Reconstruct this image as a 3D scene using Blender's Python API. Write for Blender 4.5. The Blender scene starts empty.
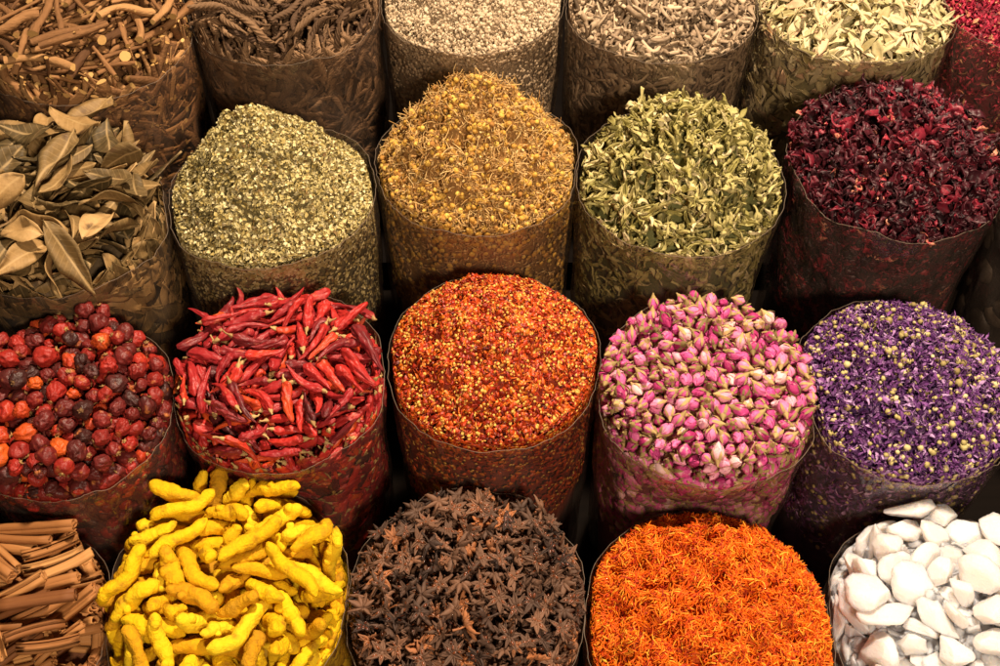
import bpy, bmesh, math
import numpy as np
from mathutils import noise as mn, Vector, Matrix, Quaternion
PI = math.pi
RNG = np.random.default_rng
C = bpy.context.scene.collection

# ------------------------------------------------------------------ piece shapes
class Piece:
    """vertices, faces and a material slot per face of one small piece"""
    def __init__(s, V, F, M=None):
        s.V = np.asarray(V, float).reshape(-1, 3); s.F = [tuple(f) for f in F]
        s.M = list(M) if M is not None else [0] * len(s.F)
        s.arr = None
    def slot(s, k):
        s.M = [k] * len(s.F); return s
    def arrays(s):
        if s.arr is None:
            tot = np.array([len(f) for f in s.F], np.int32)
            s.arr = (np.array([i for f in s.F for i in f], np.int32), tot, np.array(s.M, np.int32))
        return s.arr
    def moved(s, R=None, t=(0, 0, 0), k=1.0):
        V = s.V * k
        if R is not None: V = V @ np.asarray(R).T
        return Piece(V + np.asarray(t), s.F, s.M)

def merge(*ps):
    V, F, M, o = [], [], [], 0
    for p in ps:
        V.append(p.V); F += [tuple(i + o for i in f) for f in p.F]; M += p.M; o += len(p.V)
    return Piece(np.concatenate(V), F, M)

def rot(axis, a):
    return np.array(Matrix.Rotation(a, 3, Vector(axis)))

def n3(p, f=1.0, o=0.0):
    return mn.noise(Vector((p[0] * f + o, p[1] * f + o * 1.7, p[2] * f - o)))

def tube(path, rad, seg=10, shape=None, cap=True, twist=None):
    """loft along a path; shape(i, phi) multiplies the radius"""
    path = np.asarray(path, float); k = len(path)
    T = np.gradient(path, axis=0); T /= np.linalg.norm(T, axis=1)[:, None] + 1e-12
    up = np.array([0, 0, 1.0]) if abs(T[0][2]) < .9 else np.array([1.0, 0, 0])
    V, F = [], []
    ph = np.arange(seg) * 2 * PI / seg
    for i in range(k):
        up = up - T[i] * (up @ T[i]); up /= np.linalg.norm(up)
        sd = np.cross(T[i], up)
        for a in ph:
            r = rad[i] * (shape(i, a) if shape else 1)
            b = a + (twist[i] if twist is not None else 0)
            V.append(path[i] + r * (math.cos(b) * sd + math.sin(b) * up))
    for i in range(k - 1):
        for j in range(seg):
            a, b = i * seg + j, i * seg + (j + 1) % seg
            F.append((a, b, b + seg, a + seg))
    if cap:
        m = len(V); V += V[:seg] + V[(k - 1) * seg:k * seg]      # cut ends keep a crisp edge
        F.append(tuple(range(m + seg - 1, m - 1, -1))); F.append(tuple(range(m + seg, m + 2 * seg)))
    return Piece(V, F)

_ico = {}
def ico(sub):
    if sub not in _ico:
        bm = bmesh.new(); bmesh.ops.create_icosphere(bm, subdivisions=sub, radius=1)
        bm.verts.ensure_lookup_table()
        _ico[sub] = (np.array([v.co[:] for v in bm.verts]), [tuple(v.index for v in f.verts) for f in bm.faces]); bm.free()
    return _ico[sub]

def leaf(L, W, nu=3, nv=9, fold=.25, bend=.2, twist=0., ripple=.0, seed=0, tip=1.0, roll=0., base=.5):
    """leaf blade along x, z up; fold along the midrib, bend along the length"""
    r = RNG(seed); o = r.uniform(0, 50)
    V, F = [], []
    for i in range(nv):
        u = i / (nv - 1)
        w = W * .5 * (math.sin(PI * u ** (base + .25)) ** .8 if 0 < u < 1 else .03) * (1 if u < .6 else 1 - .25 * tip * (u - .6) / .4)
        a = bend * (u - .5) * 2
        cx, cz = (L / (2 * bend) * math.sin(a), L / (2 * bend) * (math.cos(a) - 1)) if abs(bend) > 1e-3 else ((u - .5) * L, 0)
        tw = twist * (u - .5)
        for j in range(nu):
            s = (j / (nu - 1) - .5) * 2
            if roll:
                q = s * roll; y, z = w * math.sin(q) / roll, w * (1 - math.cos(q)) / roll
            else:
                y, z = s * w, abs(s) * w * fold
            z += ripple * W * mn.noise(Vector((u * 3 + o, s * 1.3, o)))
            y += ripple * W * .5 * mn.noise(Vector((u * 4 + o, s * 1.3, o + 9)))
            y, z = y * math.cos(tw) - z * math.sin(tw), y * math.sin(tw) + z * math.cos(tw)
            V.append((cx, y, cz + z))
    for i in range(nv - 1):
        for j in range(nu - 1):
            a = i * nu + j; F.append((a, a + nu, a + nu + 1, a + 1))
    return Piece(V, F)

def thick(p, d):
    """give a sheet a real thickness"""
    N = np.zeros_like(p.V)
    for f in p.F:
        n = np.cross(p.V[f[1]] - p.V[f[0]], p.V[f[2]] - p.V[f[0]])
        for i in f: N[i] += n
    N /= np.linalg.norm(N, axis=1)[:, None] + 1e-15
    k = len(p.V); F = list(p.F) + [tuple(i + k for i in f[::-1]) for f in p.F]
    ed = {}
    for f in p.F:
        for a, b in zip(f, f[1:] + f[:1]): ed[(a, b)] = 1
    for a, b in ed:
        if (b, a) not in ed: F.append((b, a, a + k, b + k))
    return Piece(np.concatenate([p.V + N * d / 2, p.V - N * d / 2]), F)

def rosehip(s):
    r = RNG(s); V, F = ico(4); o = r.uniform(0, 99); ax = np.array([1, r.uniform(.82, 1.05), r.uniform(.85, 1.25)])
    wr = r.uniform(.16, .42); dent = r.uniform(.25, .6); R = r.uniform(.0074, .0102)
    out = []
    for v in V:
        q = 1 + .27 * n3(v, 1.0, o) - wr * abs(n3(v * (1, 1, .45), 2.2, o + 5)) - wr * .55 * abs(n3(v * (1, 1, .6), 4.6, o + 2)) + .03 * n3(v, 9, o)
        q -= dent * max(0, n3(v, .9, o + 20) - .12) + .12 * max(0, abs(v[2]) - .8)
        out.append(v * q * ax * R)
    fruit = Piece(out, F)
    z = max(p[2] for p in out if abs(p[0]) < .0015 and abs(p[1]) < .0015)
    cal = []
    for k in range(5):
        a = k * 2 * PI / 5 + r.uniform(-.3, .3)
        cal.append(leaf(.0038, .002, 3, 4, .3, -.6, seed=s + k).moved(rot((0, 1, 0), -.1), (.0016, 0, 0)).moved(rot((0, 0, 1), a)))
    d, f = ico(1); cal.append(Piece(d * (.0022, .0022, .0006), f))
    return [fruit, merge(*cal).moved(None, (0, 0, z + .0001)).slot(1)]

def chili(s):
    r = RNG(s); L = r.uniform(.029, .053); W = r.uniform(.0040, .0060); o = r.uniform(0, 99); n = 30; sg = 22
    c = r.uniform(-.7, 1.0); c2 = r.uniform(-.6, .6); u = np.linspace(0, 1, n); c3 = r.uniform(-.10, .10)
    path = np.stack([(u - .5) * L, c * L * .28 * (u - .5) ** 2 * 2 + c2 * L * .1 * np.sin(u * 5), L * c3 * np.sin(u * 4 + o)], 1)
    rad = W * np.clip(np.minimum(1, (u * 7 + .12)) ** .6 * (1 - u) ** r.uniform(.35, .7) * 1.15, .05, 1)
    flat = r.uniform(.38, .72); tw = r.uniform(-1.4, 1.4) * u
    def sh(i, a):
        ca, sa = math.cos(a), math.sin(a)
        q = 1 + .30 * mn.noise(Vector((ca * 1.1 + o, sa * 1.1, u[i] * 4.5))) - .62 * abs(mn.noise(Vector((ca * 1.9, sa * 1.9 + o, u[i] * 2.6)))) - .42 * abs(mn.noise(Vector((ca * 3.2, sa * 3.2 + o, u[i] * 7 + 7))))
        return max(.25, q) * (flat + (1 - flat) * abs(ca)) * 1.25
    pod = tube(path, rad, sg, sh, True, tw)
    d = path[0] - path[1]; d /= np.linalg.norm(d)
    k = r.uniform(.001, .007)
    st = [path[0] - d * .0024, path[0] - d * .0008, path[0] + d * .0018, path[0] + d * .0034, path[0] + d * (.0034 + k * .5), path[0] + d * (.0034 + k) + np.array([0, r.uniform(-.002, .002), .001])]
    stem = tube(st, [W * .34, W * .44, W * .36, W * .18, .0008, .0009], 8, lambda i, a: 1 + .25 * math.sin(5 * a)).slot(1)
    return [pod, stem]

def turmeric(s):
    r = RNG(s); L = r.uniform(.034, .070); W = r.uniform(.0054, .0078); o = r.uniform(0, 99); n = 34; sg = 18
    u = np.linspace(0, 1, n); c = r.uniform(-.45, .45); kn = r.uniform(.25, .75); kb = r.uniform(-.35, .35)
    path = np.stack([(u - .5) * L, c * L * (u - .5) ** 2 + kb * L * .5 * np.abs(u - kn) + .03 * L * np.sin(u * r.uniform(5, 11) + o), .04 * L * np.sin(u * 5 + 2 * o)], 1)
    e0, e1 = r.uniform(.5, .95, 2)
    rad = W * np.clip(np.minimum(1, (u + .004) / .09) ** .5 * np.minimum(1, (1.004 - u) / .10) ** .5, .1, 1) * (e0 + (1 - e0) * np.minimum(1, u * 3)) * (e1 + (1 - e1) * np.minimum(1, (1 - u) * 3))
    def sh(i, a):
        ca, sa = math.cos(a), math.sin(a)
        q = 1 + .34 * mn.noise(Vector((ca * .8 + o, sa * .8, u[i] * 4))) + .16 * mn.noise(Vector((ca * 1.8 + o, sa * 1.8, u[i] * 11))) + .07 * mn.noise(Vector((ca * 5 + o, sa * 5, u[i] * 26)))
        return q - .10 * abs(mn.noise(Vector((ca * 4, sa * 4 + o, u[i] * 3)))) - .085 * max(0, math.cos(u[i] * L / .0052 * 2 * PI * .5 + o + .5 * ca)) ** 6
    p = [tube(path, rad, sg, sh)]
    for _ in range(r.integers(0, 3)):
        i = int(r.integers(6, n - 6)); a = r.uniform(0, 2 * PI); d = np.array([r.uniform(-.7, .7), math.cos(a), math.sin(a)]); d /= np.linalg.norm(d)
        b = path[i]; l = W * r.uniform(1.0, 1.7); q = W * r.uniform(.45, .65); o2 = r.uniform(0, 9)
        p.append(tube([b, b + d * l * .6, b + d * l * .85, b + d * l * .97, b + d * l], [q * 1.2, q, q * .9, q * .6, q * .15], 10, lambda i, a: 1 + .2 * mn.noise(Vector((math.cos(a) + o2, math.sin(a), i * .6)))))
    return [merge(*p)]

def anise(s):
    r = RNG(s); ps = []; n = int(r.choice([6, 7, 8, 8, 8, 9])); o = r.uniform(0, 99); k = 7; sg = 8
    for j in range(n):
        a = j * 2 * PI / n + r.uniform(-.12, .12); l = r.uniform(.0090, .0140) * (r.choice([.4, .75, 1], p=[.12, .15, .73])); w = r.uniform(.0017, .0027); h = r.uniform(.0026, .0040)
        lift = r.uniform(-.25, .45)
        V, F = [], []
        for i in range(k):
            u = i / (k - 1); ww = w * (.25 + 1.1 * math.sin(PI * min(1, u * .95 + .08)) ** .8) * (1 - .5 * u); hh = h * (.5 + .7 * math.sin(PI * (u * .75 + .15))) * (1 - .45 * u)
            x = .0008 + u * l; z0 = math.sin(lift) * u * l + .0018 * u ** 3 * r.uniform(0, 2)
            prof = [(-.25, .55), (-.8, .62), (-1, .1), (-.55, -.8), (0, -1.0), (.55, -.8), (1, .1), (.8, .62), (.25, .55), (0, -.1)]
            for (y, z) in prof: V.append((x, y * ww, z0 + z * hh * .8))
        m = len(prof)
        for i in range(k - 1):
            for q in range(m): F.append((i * m + q, i * m + (q + 1) % m, (i + 1) * m + (q + 1) % m, (i + 1) * m + q))
        F.append(tuple(range(m))[::-1]); F.append(tuple(range((k - 1) * m, k * m)))
        p = Piece(V, F)
        if r.random() < .55:
            d, f = ico(1); sd = Piece(d * (.0028, .0013, .0018), f).moved(None, (l * .48, 0, math.sin(lift) * l * .5 + .0006)).slot(1)
            p = merge(p, sd)
        ps.append(p.moved(rot((0, 0, 1), a)))
    d, f = ico(1); ps.append(Piece(d * (.0024, .0024, .002), f))
    if r.random() < .35: ps.append(tube([(0, 0, -.001), (.001, .001, -.006), (.003, .001, -.012)], [.0009, .0008, .0011], 5))
    return [merge(*ps)]

def cinnamon(s):
    r = RNG(s); L = r.uniform(.040, .098); R = r.uniform(.0034, .0052); th = .0011; k = 7
    half = r.random() < .25
    pts = []
    for q in np.linspace(0, 1, 15):          # one scroll: from the inner curl out and round to the seam, then back in
        a = -1.3 * PI + q * 1.9 * PI; rr = R * (.42 + .58 * min(1, q * 1.6)); pts.append((rr * math.cos(a) - R * (.0 if half else .55), rr * math.sin(a)))
    if not half:
        pts = pts + [(-x, y) for (x, y) in pts[::-1][1:]]
    pts = np.array(pts); T = np.gradient(pts, axis=0); T /= np.linalg.norm(T, axis=1)[:, None]; N = np.stack([-T[:, 1], T[:, 0]], 1)
    ring = np.concatenate([pts + N * th * .5, (pts - N * th * .5)[::-1]]); m = len(ring); V, F = [], []
    b1, b2, o = r.uniform(-.04, .04), r.uniform(-.03, .03), r.uniform(0, 99)
    for i in range(k):
        u = i / (k - 1) - .5; g = 1 + .05 * mn.noise(Vector((u * 6, o, 0)))
        for (y, z) in ring:
            V.append((u * L + (r.uniform(-.0008, .0008) if i in (0, k - 1) else 0), y * g + b1 * L * u * u * 4, z * g + b2 * L * u * u * 4))
    for i in range(k - 1):
        for q in range(m): F.append((i * m + q, (i + 1) * m + q, (i + 1) * m + (q + 1) % m, i * m + (q + 1) % m))
    h = m // 2
    for q in range(h - 1):
        F.append((q, q + 1, m - 2 - q, m - 1 - q)); e = (k - 1) * m; F.append((e + m - 1 - q, e + m - 2 - q, e + q + 1, e + q))
    M = [0] * len(F)
    return [Piece(V, F, M)]

def salt(s):
    r = RNG(s); sc = np.array([r.uniform(.015, .027), r.uniform(.010, .018), r.uniform(.0065, .0105)]); o = r.uniform(0, 99); n = 14
    pl = r.normal(size=(n, 3)); pl /= np.linalg.norm(pl, axis=1)[:, None]; hh = r.uniform(.52, .98, n)
    V, F = ico(5); out = []
    for v in V:                                   # broken faces, chipped and pitted
        w = v + .035 * np.array([n3(v, 2.1, o), n3(v, 2.1, o + 31), n3(v, 2.1, o + 57)])
        k = pl @ w; d = np.sort(np.where(k > .05, hh / np.maximum(k, .05), 9)); q = -math.log(sum(math.exp(-85 * min(x, 1.3)) for x in d[:3])) / 85
        q = min(q, 1.15) * (1 + .03 * n3(v, 3.0, o) - .035 * abs(n3(v, 5, o)) + .014 * n3(v, 12, o) + .012 * n3(v, 26, o))
        out.append(v * q * sc)
    return [Piece(out, F)]

def rosebud(s):
    r = RNG(s); L = r.uniform(.0068, .0094); W = r.uniform(.0046, .0060); o = r.uniform(0, 99)
    def prof(u): return W * (math.sin(PI * min(1, .10 + u * .90)) ** .75) * (1.06 - .42 * u) + .0003
    ps = []; n = 9; sg = 12
    ps.append(tube([(0, 0, (i / (n - 1)) * L * 1.7) for i in range(n)], [prof(i / (n - 1)) * .9 for i in range(n)], sg, lambda i, a: 1 + .10 * math.sin(3 * a + i * .55 + o)))
    for k in range(6):                           # overlapping petals
        a0 = k * 2 * PI / 6 * 1.35 + o; span = r.uniform(.75, 1.1); top = r.uniform(.72, 1.02); V, F = [], []; nu, nv = 6, 7; flare = r.uniform(0, .28)
        for i in range(nv):
            u = i / (nv - 1); tw = math.sin(PI * (.25 + .75 * u)) ** .6 if u < 1 else .15
            for j in range(nu):
                sx = (j / (nu - 1) - .5) * 2; uu = u * top - .10 * abs(sx) ** 2 * u
                rr = prof(uu) * (.95 + .09 * (k % 3) * .5 + .10 * abs(sx) * (sx > 0) + flare * max(0, u - .6)) + .0003 * math.sin(9 * u + 5 * sx + o)
                a = a0 + sx * span * tw
                V.append((rr * math.cos(a), rr * math.sin(a), uu * L * 1.7))
        for i in range(nv - 1):
            for j in range(nu - 1):
                q = i * nu + j; F.append((q, q + 1, q + nu + 1, q + nu))
        ps.append(Piece(V, F))
    bud = merge(*ps); cs = []
    for k in range(5):                           # sepals
        a0 = k * 2 * PI / 5 + r.uniform(-.2, .2); V, F = [], []; top = r.uniform(.35, .72); nv = 6
        cur = r.uniform(0, .5)
        for i in range(nv):
            u = i / (nv - 1); w = .30 * (1 - u) ** .8 + .03
            for sx in (-1, 0, 1):
                rr = prof(u * top) * 1.07 + .0006 + cur * .004 * u * u; a = a0 + sx * w
                V.append((rr * math.cos(a), rr * math.sin(a), u * top * L * 1.6))
        for i in range(nv - 1):
            for j in range(2):
                q = i * 3 + j; F.append((q, q + 1, q + 4, q + 3))
        cs.append(Piece(V, F))
    hh = .0034
    cs.append(tube([(0, 0, .0014), (0, 0, 0), (0, 0, -hh * .5), (0, 0, -hh), (.0004, 0, -hh - .0018)], [W * .66, W * .52, W * .40, .0012, .0008], 8))
    t = (0, 0, -L * .72)
    R = rot((0, 1, 0), PI / 2)
    return [bud.moved(R, R @ np.array(t)), merge(*cs).slot(1).moved(R, R @ np.array(t))]

def stick(s):
    r = RNG(s); thin = r.random() < .35; L = r.uniform(.040, .095) * (1.2 if thin else .9); W = r.uniform(.0012, .0024) if thin else r.uniform(.0026, .0056); o = r.uniform(0, 99); n = 12; sg = 9 if not thin else 6
    u = np.linspace(0, 1, n); b = r.uniform(.02, .12)
    path = np.stack([(u - .5) * L, b * L * np.sin(u * r.uniform(2, 6) + o), .4 * b * L * np.sin(u * 4 + 2 * o)], 1)
    rad = W * (1 + .15 * np.sin(u * 7 + o)) * np.linspace(1, r.uniform(.6, 1), n)
    p = [tube(path, rad, sg, lambda i, a: 1 + .28 * mn.noise(Vector((math.cos(a) * 1.2 + o, math.sin(a) * 1.2, u[i] * 9))) + .1 * math.sin(3 * a + o))]
    p[0].M[-1] = 1; p[0].M[-2] = 1
    if not thin:
        for _ in range(r.integers(0, 3)):
            i = int(r.integers(2, n - 2)); a = r.uniform(0, 2 * PI); d = np.array([r.uniform(-.7, .7), math.cos(a), math.sin(a)]); d /= np.linalg.norm(d); l = W * r.uniform(1.2, 2.0)
            q = tube([path[i], path[i] + d * l * .6, path[i] + d * l], [W * .5, W * .35, W * .28], 6); q.M[-1] = 1; p.append(q)
    return [merge(*p)]

def twisted(s):
    r = RNG(s); L = r.uniform(.042, .066); W = r.uniform(.0036, .0050); n = 40; sg = 20; u = np.linspace(0, 1, n); o = r.uniform(0, 9)
    c = r.choice([.15, .4, 1.6], p=[.4, .4, .2]) * r.choice([-1, 1]); a = c * (u - .5)
    path = np.stack([np.cumsum(np.cos(a)) * L / n, np.cumsum(np.sin(a)) * L / n, .05 * L * np.sin(u * 5 + o)], 1); path -= path.mean(0)
    rad = W * np.clip(np.sin(PI * np.clip(u * .80 + .10, 0, 1)) ** .6, .15, 1) * (1 - .35 * u)
    tw = r.choice([-1, 1]) * L / .0125 * u * 2.7
    p = tube(path, rad, sg, lambda i, q: .70 + .38 * abs(math.cos(2.5 * q)) ** .8, True, tw)
    d = path[0] - path[1]; d /= np.linalg.norm(d)
    return [merge(p, tube([path[0], path[0] + d * .006, path[0] + d * .012 + (0, .003, 0)], [.0016, .0012, .0014], 6))]

def bayleaf(s):
    r = RNG(s)
    p = leaf(r.uniform(.052, .094), r.uniform(.017, .029), 7, 15, r.uniform(-.1, .45), r.uniform(-.7, .8), r.uniform(-1.2, 1.2), r.uniform(.1, .34), s, 1.0, base=.5, roll=r.choice([0, 0, 0, .8]))
    p = thick(p, .0006)
    return [p]

def verbena(s):
    r = RNG(s); return [thick(leaf(r.uniform(.022, .044), r.uniform(.006, .0105), 5, 9, .3, r.uniform(-.6, .6), r.uniform(-1.5, 1.5), .22, s, roll=r.choice([0, .7, 1.5, -1.2])), .0004)]

def mint(s):
    r = RNG(s); return [thick(leaf(r.uniform(.016, .034), r.uniform(.0044, .0084), 7, 11, .3, r.uniform(-1.3, 1.3), r.uniform(-3.5, 3.5), .65, s, roll=r.choice([1.2, 2.0, -1.8, 2.6])), .0004)]

def hibiscus(s):
    r = RNG(s); ps = []; n = int(r.integers(2, 6))
    for k in range(n):
        a = k * 2 * PI / 5 + r.uniform(-.4, .4); L = r.uniform(.014, .026)
        q = leaf(L, r.uniform(.008, .0155), 7, 10, .3, r.uniform(-1.4, 1.6), r.uniform(-2.2, 2.2), .6, s * 7 + k, roll=r.choice([.6, 1.3, -1.0, 1.9]), base=.35)
        q = q.moved(None, (L * .5, 0, 0)).moved(rot((0, 1, 0), -r.uniform(-.3, .9))).moved(rot((0, 0, 1), a))
        ps.append(thick(q, .0006))
    if r.random() < .3:
        d, f = ico(1); ps.append(Piece(d * .0035, f))
    return [merge(*ps)]

def blacklime(s):
    r = RNG(s); V, F = ico(3); o = r.uniform(0, 99)
    return [Piece([v * (.0185 * (1 + .08 * n3(v, 1.2, o) - .10 * abs(n3(v, 2.4, o)))) * (1, 1, 1.12) for v in V], F)]

# ---- the crumbs of the fine spices
def flake(s, a=.0056, cup=.7):
    r = RNG(s); return [leaf(a * r.uniform(.6, 1.35), a * r.uniform(.38, .85), 3, 4, cup * r.uniform(-1, 1.4), r.uniform(-.8, .8), r.uniform(-1.2, 1.2), .35, s)]
def chip(s, a=.0082):
    r = RNG(s); n = 6; ph = np.sort(r.uniform(0, 2 * PI, n)); t = .0004
    V = [(a * .5 * r.uniform(.6, 1.15) * math.cos(p), a * .36 * math.sin(p) * r.uniform(.7, 1.1), .0008 * r.uniform(-1, 1)) for p in ph]
    V = V + [(x * .96, y * .96, z + t) for x, y, z in V]
    F = [tuple(range(n))[::-1], tuple(range(n, 2 * n))] + [(i, (i + 1) % n, n + (i + 1) % n, n + i) for i in range(n)]
    return [Piece(V, F)]
def seed(s):
    V, F = ico(1); r = RNG(s); return [Piece(V * (.00145, .0013, .0006) * r.uniform(.85, 1.15), F)]
def thread(s, L=.0100, W=.00064):
    r = RNG(s); n = 5; u = np.linspace(0, 1, n); l = L * r.uniform(.5, 1.5); c = r.uniform(-.3, .3); d = r.uniform(-.2, .2)
    return [tube(np.stack([(u - .5) * l, c * l * (u - .5) ** 2 * 2 + d * l * (u - .5) ** 3 * 3, l * .12 * np.sin(u * 5 + s)], 1), W * np.array([.45, .9, 1, .8, .3]), 4, None, True)]
def stalk(s):
    r = RNG(s); n = 6; u = np.linspace(0, 1, n); l = r.uniform(.008, .026); c = r.uniform(-.8, .8)
    return [tube(np.stack([(u - .5) * l, c * l * (u - .5) ** 2 * 2, l * .15 * np.sin(u * 4 + s)], 1), np.full(n, .00042), 4)]
def camhead(s):
    r = RNG(s); V, F = ico(2); o = r.uniform(0, 99); a = r.uniform(.0018, .0031)
    return [Piece([v * a * (1 + .18 * n3(v, 3, o)) * (1, 1, .85) for v in V], F)]
def bud(s, a=.0027):
    r = RNG(s); V, F = ico(1); o = r.uniform(0, 99); k = np.array([1, r.uniform(.8, 1), r.uniform(.7, 1.3)]) * a * r.uniform(.75, 1.2)
    return [Piece([v * k * (1 + .35 * n3(v, 1.6, o)) for v in V], F)]
def petal(s, a=.010):
    r = RNG(s); return [leaf(a * r.uniform(.7, 1.4), a * r.uniform(.22, .42), 4, 6, .3, r.uniform(-1.2, 1.2), r.uniform(-2.5, 2.5), .5, s, roll=r.choice([1.0, 1.8, -1.5]))]
def shaving(s):
    r = RNG(s); n = 6; u = np.linspace(0, 1, n); l = r.uniform(.007, .028); c = r.uniform(-1.8, 1.8); o = r.uniform(0, 99); w = r.uniform(.0010, .0044)
    return [tube(np.stack([(u - .5) * l, c * l * (u - .5) ** 2 * 2, l * .2 * np.sin(u * 4 + o)], 1), w * (.6 + .5 * np.sin(PI * u + .3)), 6, lambda i, a: 1 + .45 * mn.noise(Vector((math.cos(a) + o, math.sin(a), u[i] * 4))) - .35 * abs(math.sin(a)))]

SHAPES = dict(rosehip=(rosehip, 14), chili=(chili, 16), turmeric=(turmeric, 16), anise=(anise, 14), cinnamon=(cinnamon, 12), salt=(salt, 14), rosebud=(rosebud, 12),
              stick=(stick, 18), twisted=(twisted, 12), bayleaf=(bayleaf, 14), verbena=(verbena, 14), mint=(mint, 16), hibiscus=(hibiscus, 16), blacklime=(blacklime, 5),
              flake=(flake, 14), chip=(chip, 14), seed=(seed, 3), thread=(thread, 14), stalk=(stalk, 8), camhead=(camhead, 5), bud=(bud, 10), petal=(petal, 14), shaving=(shaving, 14),
              longflake=(lambda s: flake(s, .008, .8), 10), mallow=(lambda s: petal(s, .0095), 14), tuft=(lambda s: petal(s, .0058), 12), nub=(lambda s: bud(s, .0026), 6))
_lib = {}
def lib(kind):
    """all variants of a kind; each is a list of the piece's parts"""
    if kind not in _lib:
        f, n = SHAPES[kind]; _lib[kind] = [f(101 * i + 7) for i in range(n)]
    return _lib[kind]

# ------------------------------------------------------------------ the sacks: place of the rim, radius, mound
#        X, Y, rim z, R, mound height, mound exponents (a, b), apex shift, lumps, level at the rim
SACKS = dict(
    stick=(-.465, 1.062, .55, .120, .026, 2, 1, 0, .0, .006, -.006),
    twisted=(-.249, 1.126, .55, .114, .035, 2, 1, 0, .0, .005, -.004),
    cream=(-.032, 1.142, .55, .111, .050, 2, 1, 0, .0, .006, -.004),
    shaving=(.187, 1.126, .55, .112, .036, 2, 1, 0, .0, .010, -.004),
    verbena=(.409, 1.126, .55, .116, .045, 2, 1, 0, .0, .005, -.006),
    redpetal=(.622, 1.136, .55, .115, .040, 2, 1, 0, .0, .004, -.006),
    bayleaf=(-.441, .816, .498, .104, .030, 2, 1, 0, .0, .006, -.008),
    linden=(-.238, .861, .498, .108, .113, 1.35, 1.0, -.010, .0, .007, -.004),
    chamomile=(-.024, .907, .498, .109, .108, 1.5, 1.0, .0, .0, .010, -.004),
    mint=(.190, .884, .498, .111, .088, 1.6, 1, .004, .0, .012, -.004),
    hibiscus=(.420, .907, .498, .114, .070, 1.8, 1, .0, .0, .009, -.006),
    blacklime=(.632, .868, .498, .104, .010, 2, 1, 0, .0, .0, -.015),
    rosehip=(-.411, .629, .436, .102, .046, 2.2, 1, 0, .0, .004, -.004),
    chili=(-.212, .659, .436, .103, .050, 2.2, 1, 0, .0, .004, -.006),
    redflake=(-.006, .690, .436, .107, .074, 2.0, 1.0, 0, .0, .005, .003),
    rosebud=(.197, .647, .436, .106, .045, 2, 1, 0, .0, .004, -.006),
    mallow=(.392, .653, .436, .107, .062, 2.1, 1, 0, .0, .007, .003),
    cinnamon=(-.443, .448, .355, .094, .030, 2, 1, 0, .0, .003, -.008),
    turmeric=(-.250, .473, .355, .112, .050, 2, 1, 0, .0, .004, -.008),
    anise=(-.030, .468, .355, .111, .055, 2.2, 1, 0, .0, .005, .002),
    safflower=(.188, .448, .355, .113, .058, 2.8, 1, 0, .0, .011, .003),
    salt=(.402, .448, .355, .107, .056, 2.6, 1, 0, .0, .004, -.002),
)
PRESS = {}
def contacts():
    """where sacks lean on one another: the sack behind gives way below the rim of the one before it, equals share"""
    ks = list(SACKS)
    for i in ks:
        for j in ks:
            if i == j: continue
            A, B = SACKS[i], SACKS[j]; dx, dy = B[0] - A[0], B[1] - A[1]; D = math.hypot(dx, dy)
            if D > A[3] + B[3] + .012: continue
            ang = math.atan2(dy, dx); dz = B[2] - A[2]
            if dz < -.01: PRESS.setdefault(i, []).append((ang, D - B[3] * 1.012 - .004, dz + .012))
            elif dz < .01: PRESS.setdefault(i, []).append((ang, D * A[3] / (A[3] + B[3]) - .0015, None))
def side_radius(key, a, z):
    """radius of a sack at angle a and depth z: narrower towards its foot, never a true circle, dented where a neighbour leans on it"""
    R = SACKS[key][3]; k = R * 7919.0; d = np.clip(-np.asarray(z, float) / .30, 0, 1)
    q = R * (1 + .016 * np.sin(2 * a + k) + .010 * np.sin(3 * a + 2.3 * k) + .004 * np.sin(7 * a + 1.7 * k)) * (1 - .11 * d)
    q = q + .0022 * np.sin(3 * a + R * 900) * np.minimum(1, d * 5) + .0018 * np.sin(7 * a + z * 40 + R * 500) * np.minimum(1, d * 4)
    for ang, dist, zc in PRESS.get(key, ()):
        c = np.cos(a - ang); lim = np.where(c > .15, dist / np.maximum(c, .15), 9.)
        if zc is not None: lim = lim + np.clip((z - zc) / (-.004 - zc), 0, 1) * np.maximum(0, q - lim + .002)
        s = .004; e = np.clip((lim - q) / s, -30, 30); q = q - s * np.log1p(np.exp(-e))
    return q
contacts()
def mound(key, x, y, drop=0.0):
    """height of the heap above the rim plane, at local x, y (arrays)"""
    X, Y, Z, R, H, a, b, ox, oy, lump, lev = SACKS[key]
    q = np.hypot(x, y) / R
    w = np.clip(1 - q, 0, 1)
    q2 = np.clip(np.hypot(x - ox * w, y - oy * w) / R, 0, 1)
    h = H * (1 - q2 ** a) ** b
    s = sum(map(ord, key)); f = 2 * PI / .055
    n = np.sin(x * f + s) * np.sin(y * f * 1.15 + 2 * s) + .6 * np.sin((x * .8 + y * .7) * f * 1.9 + s * 3) * np.sin((y * .8 - x * .6) * f * 1.7 + s)
    return lev + h + lump * n * np.clip((1 - q) * 3.2, 0, 1) - drop

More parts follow.
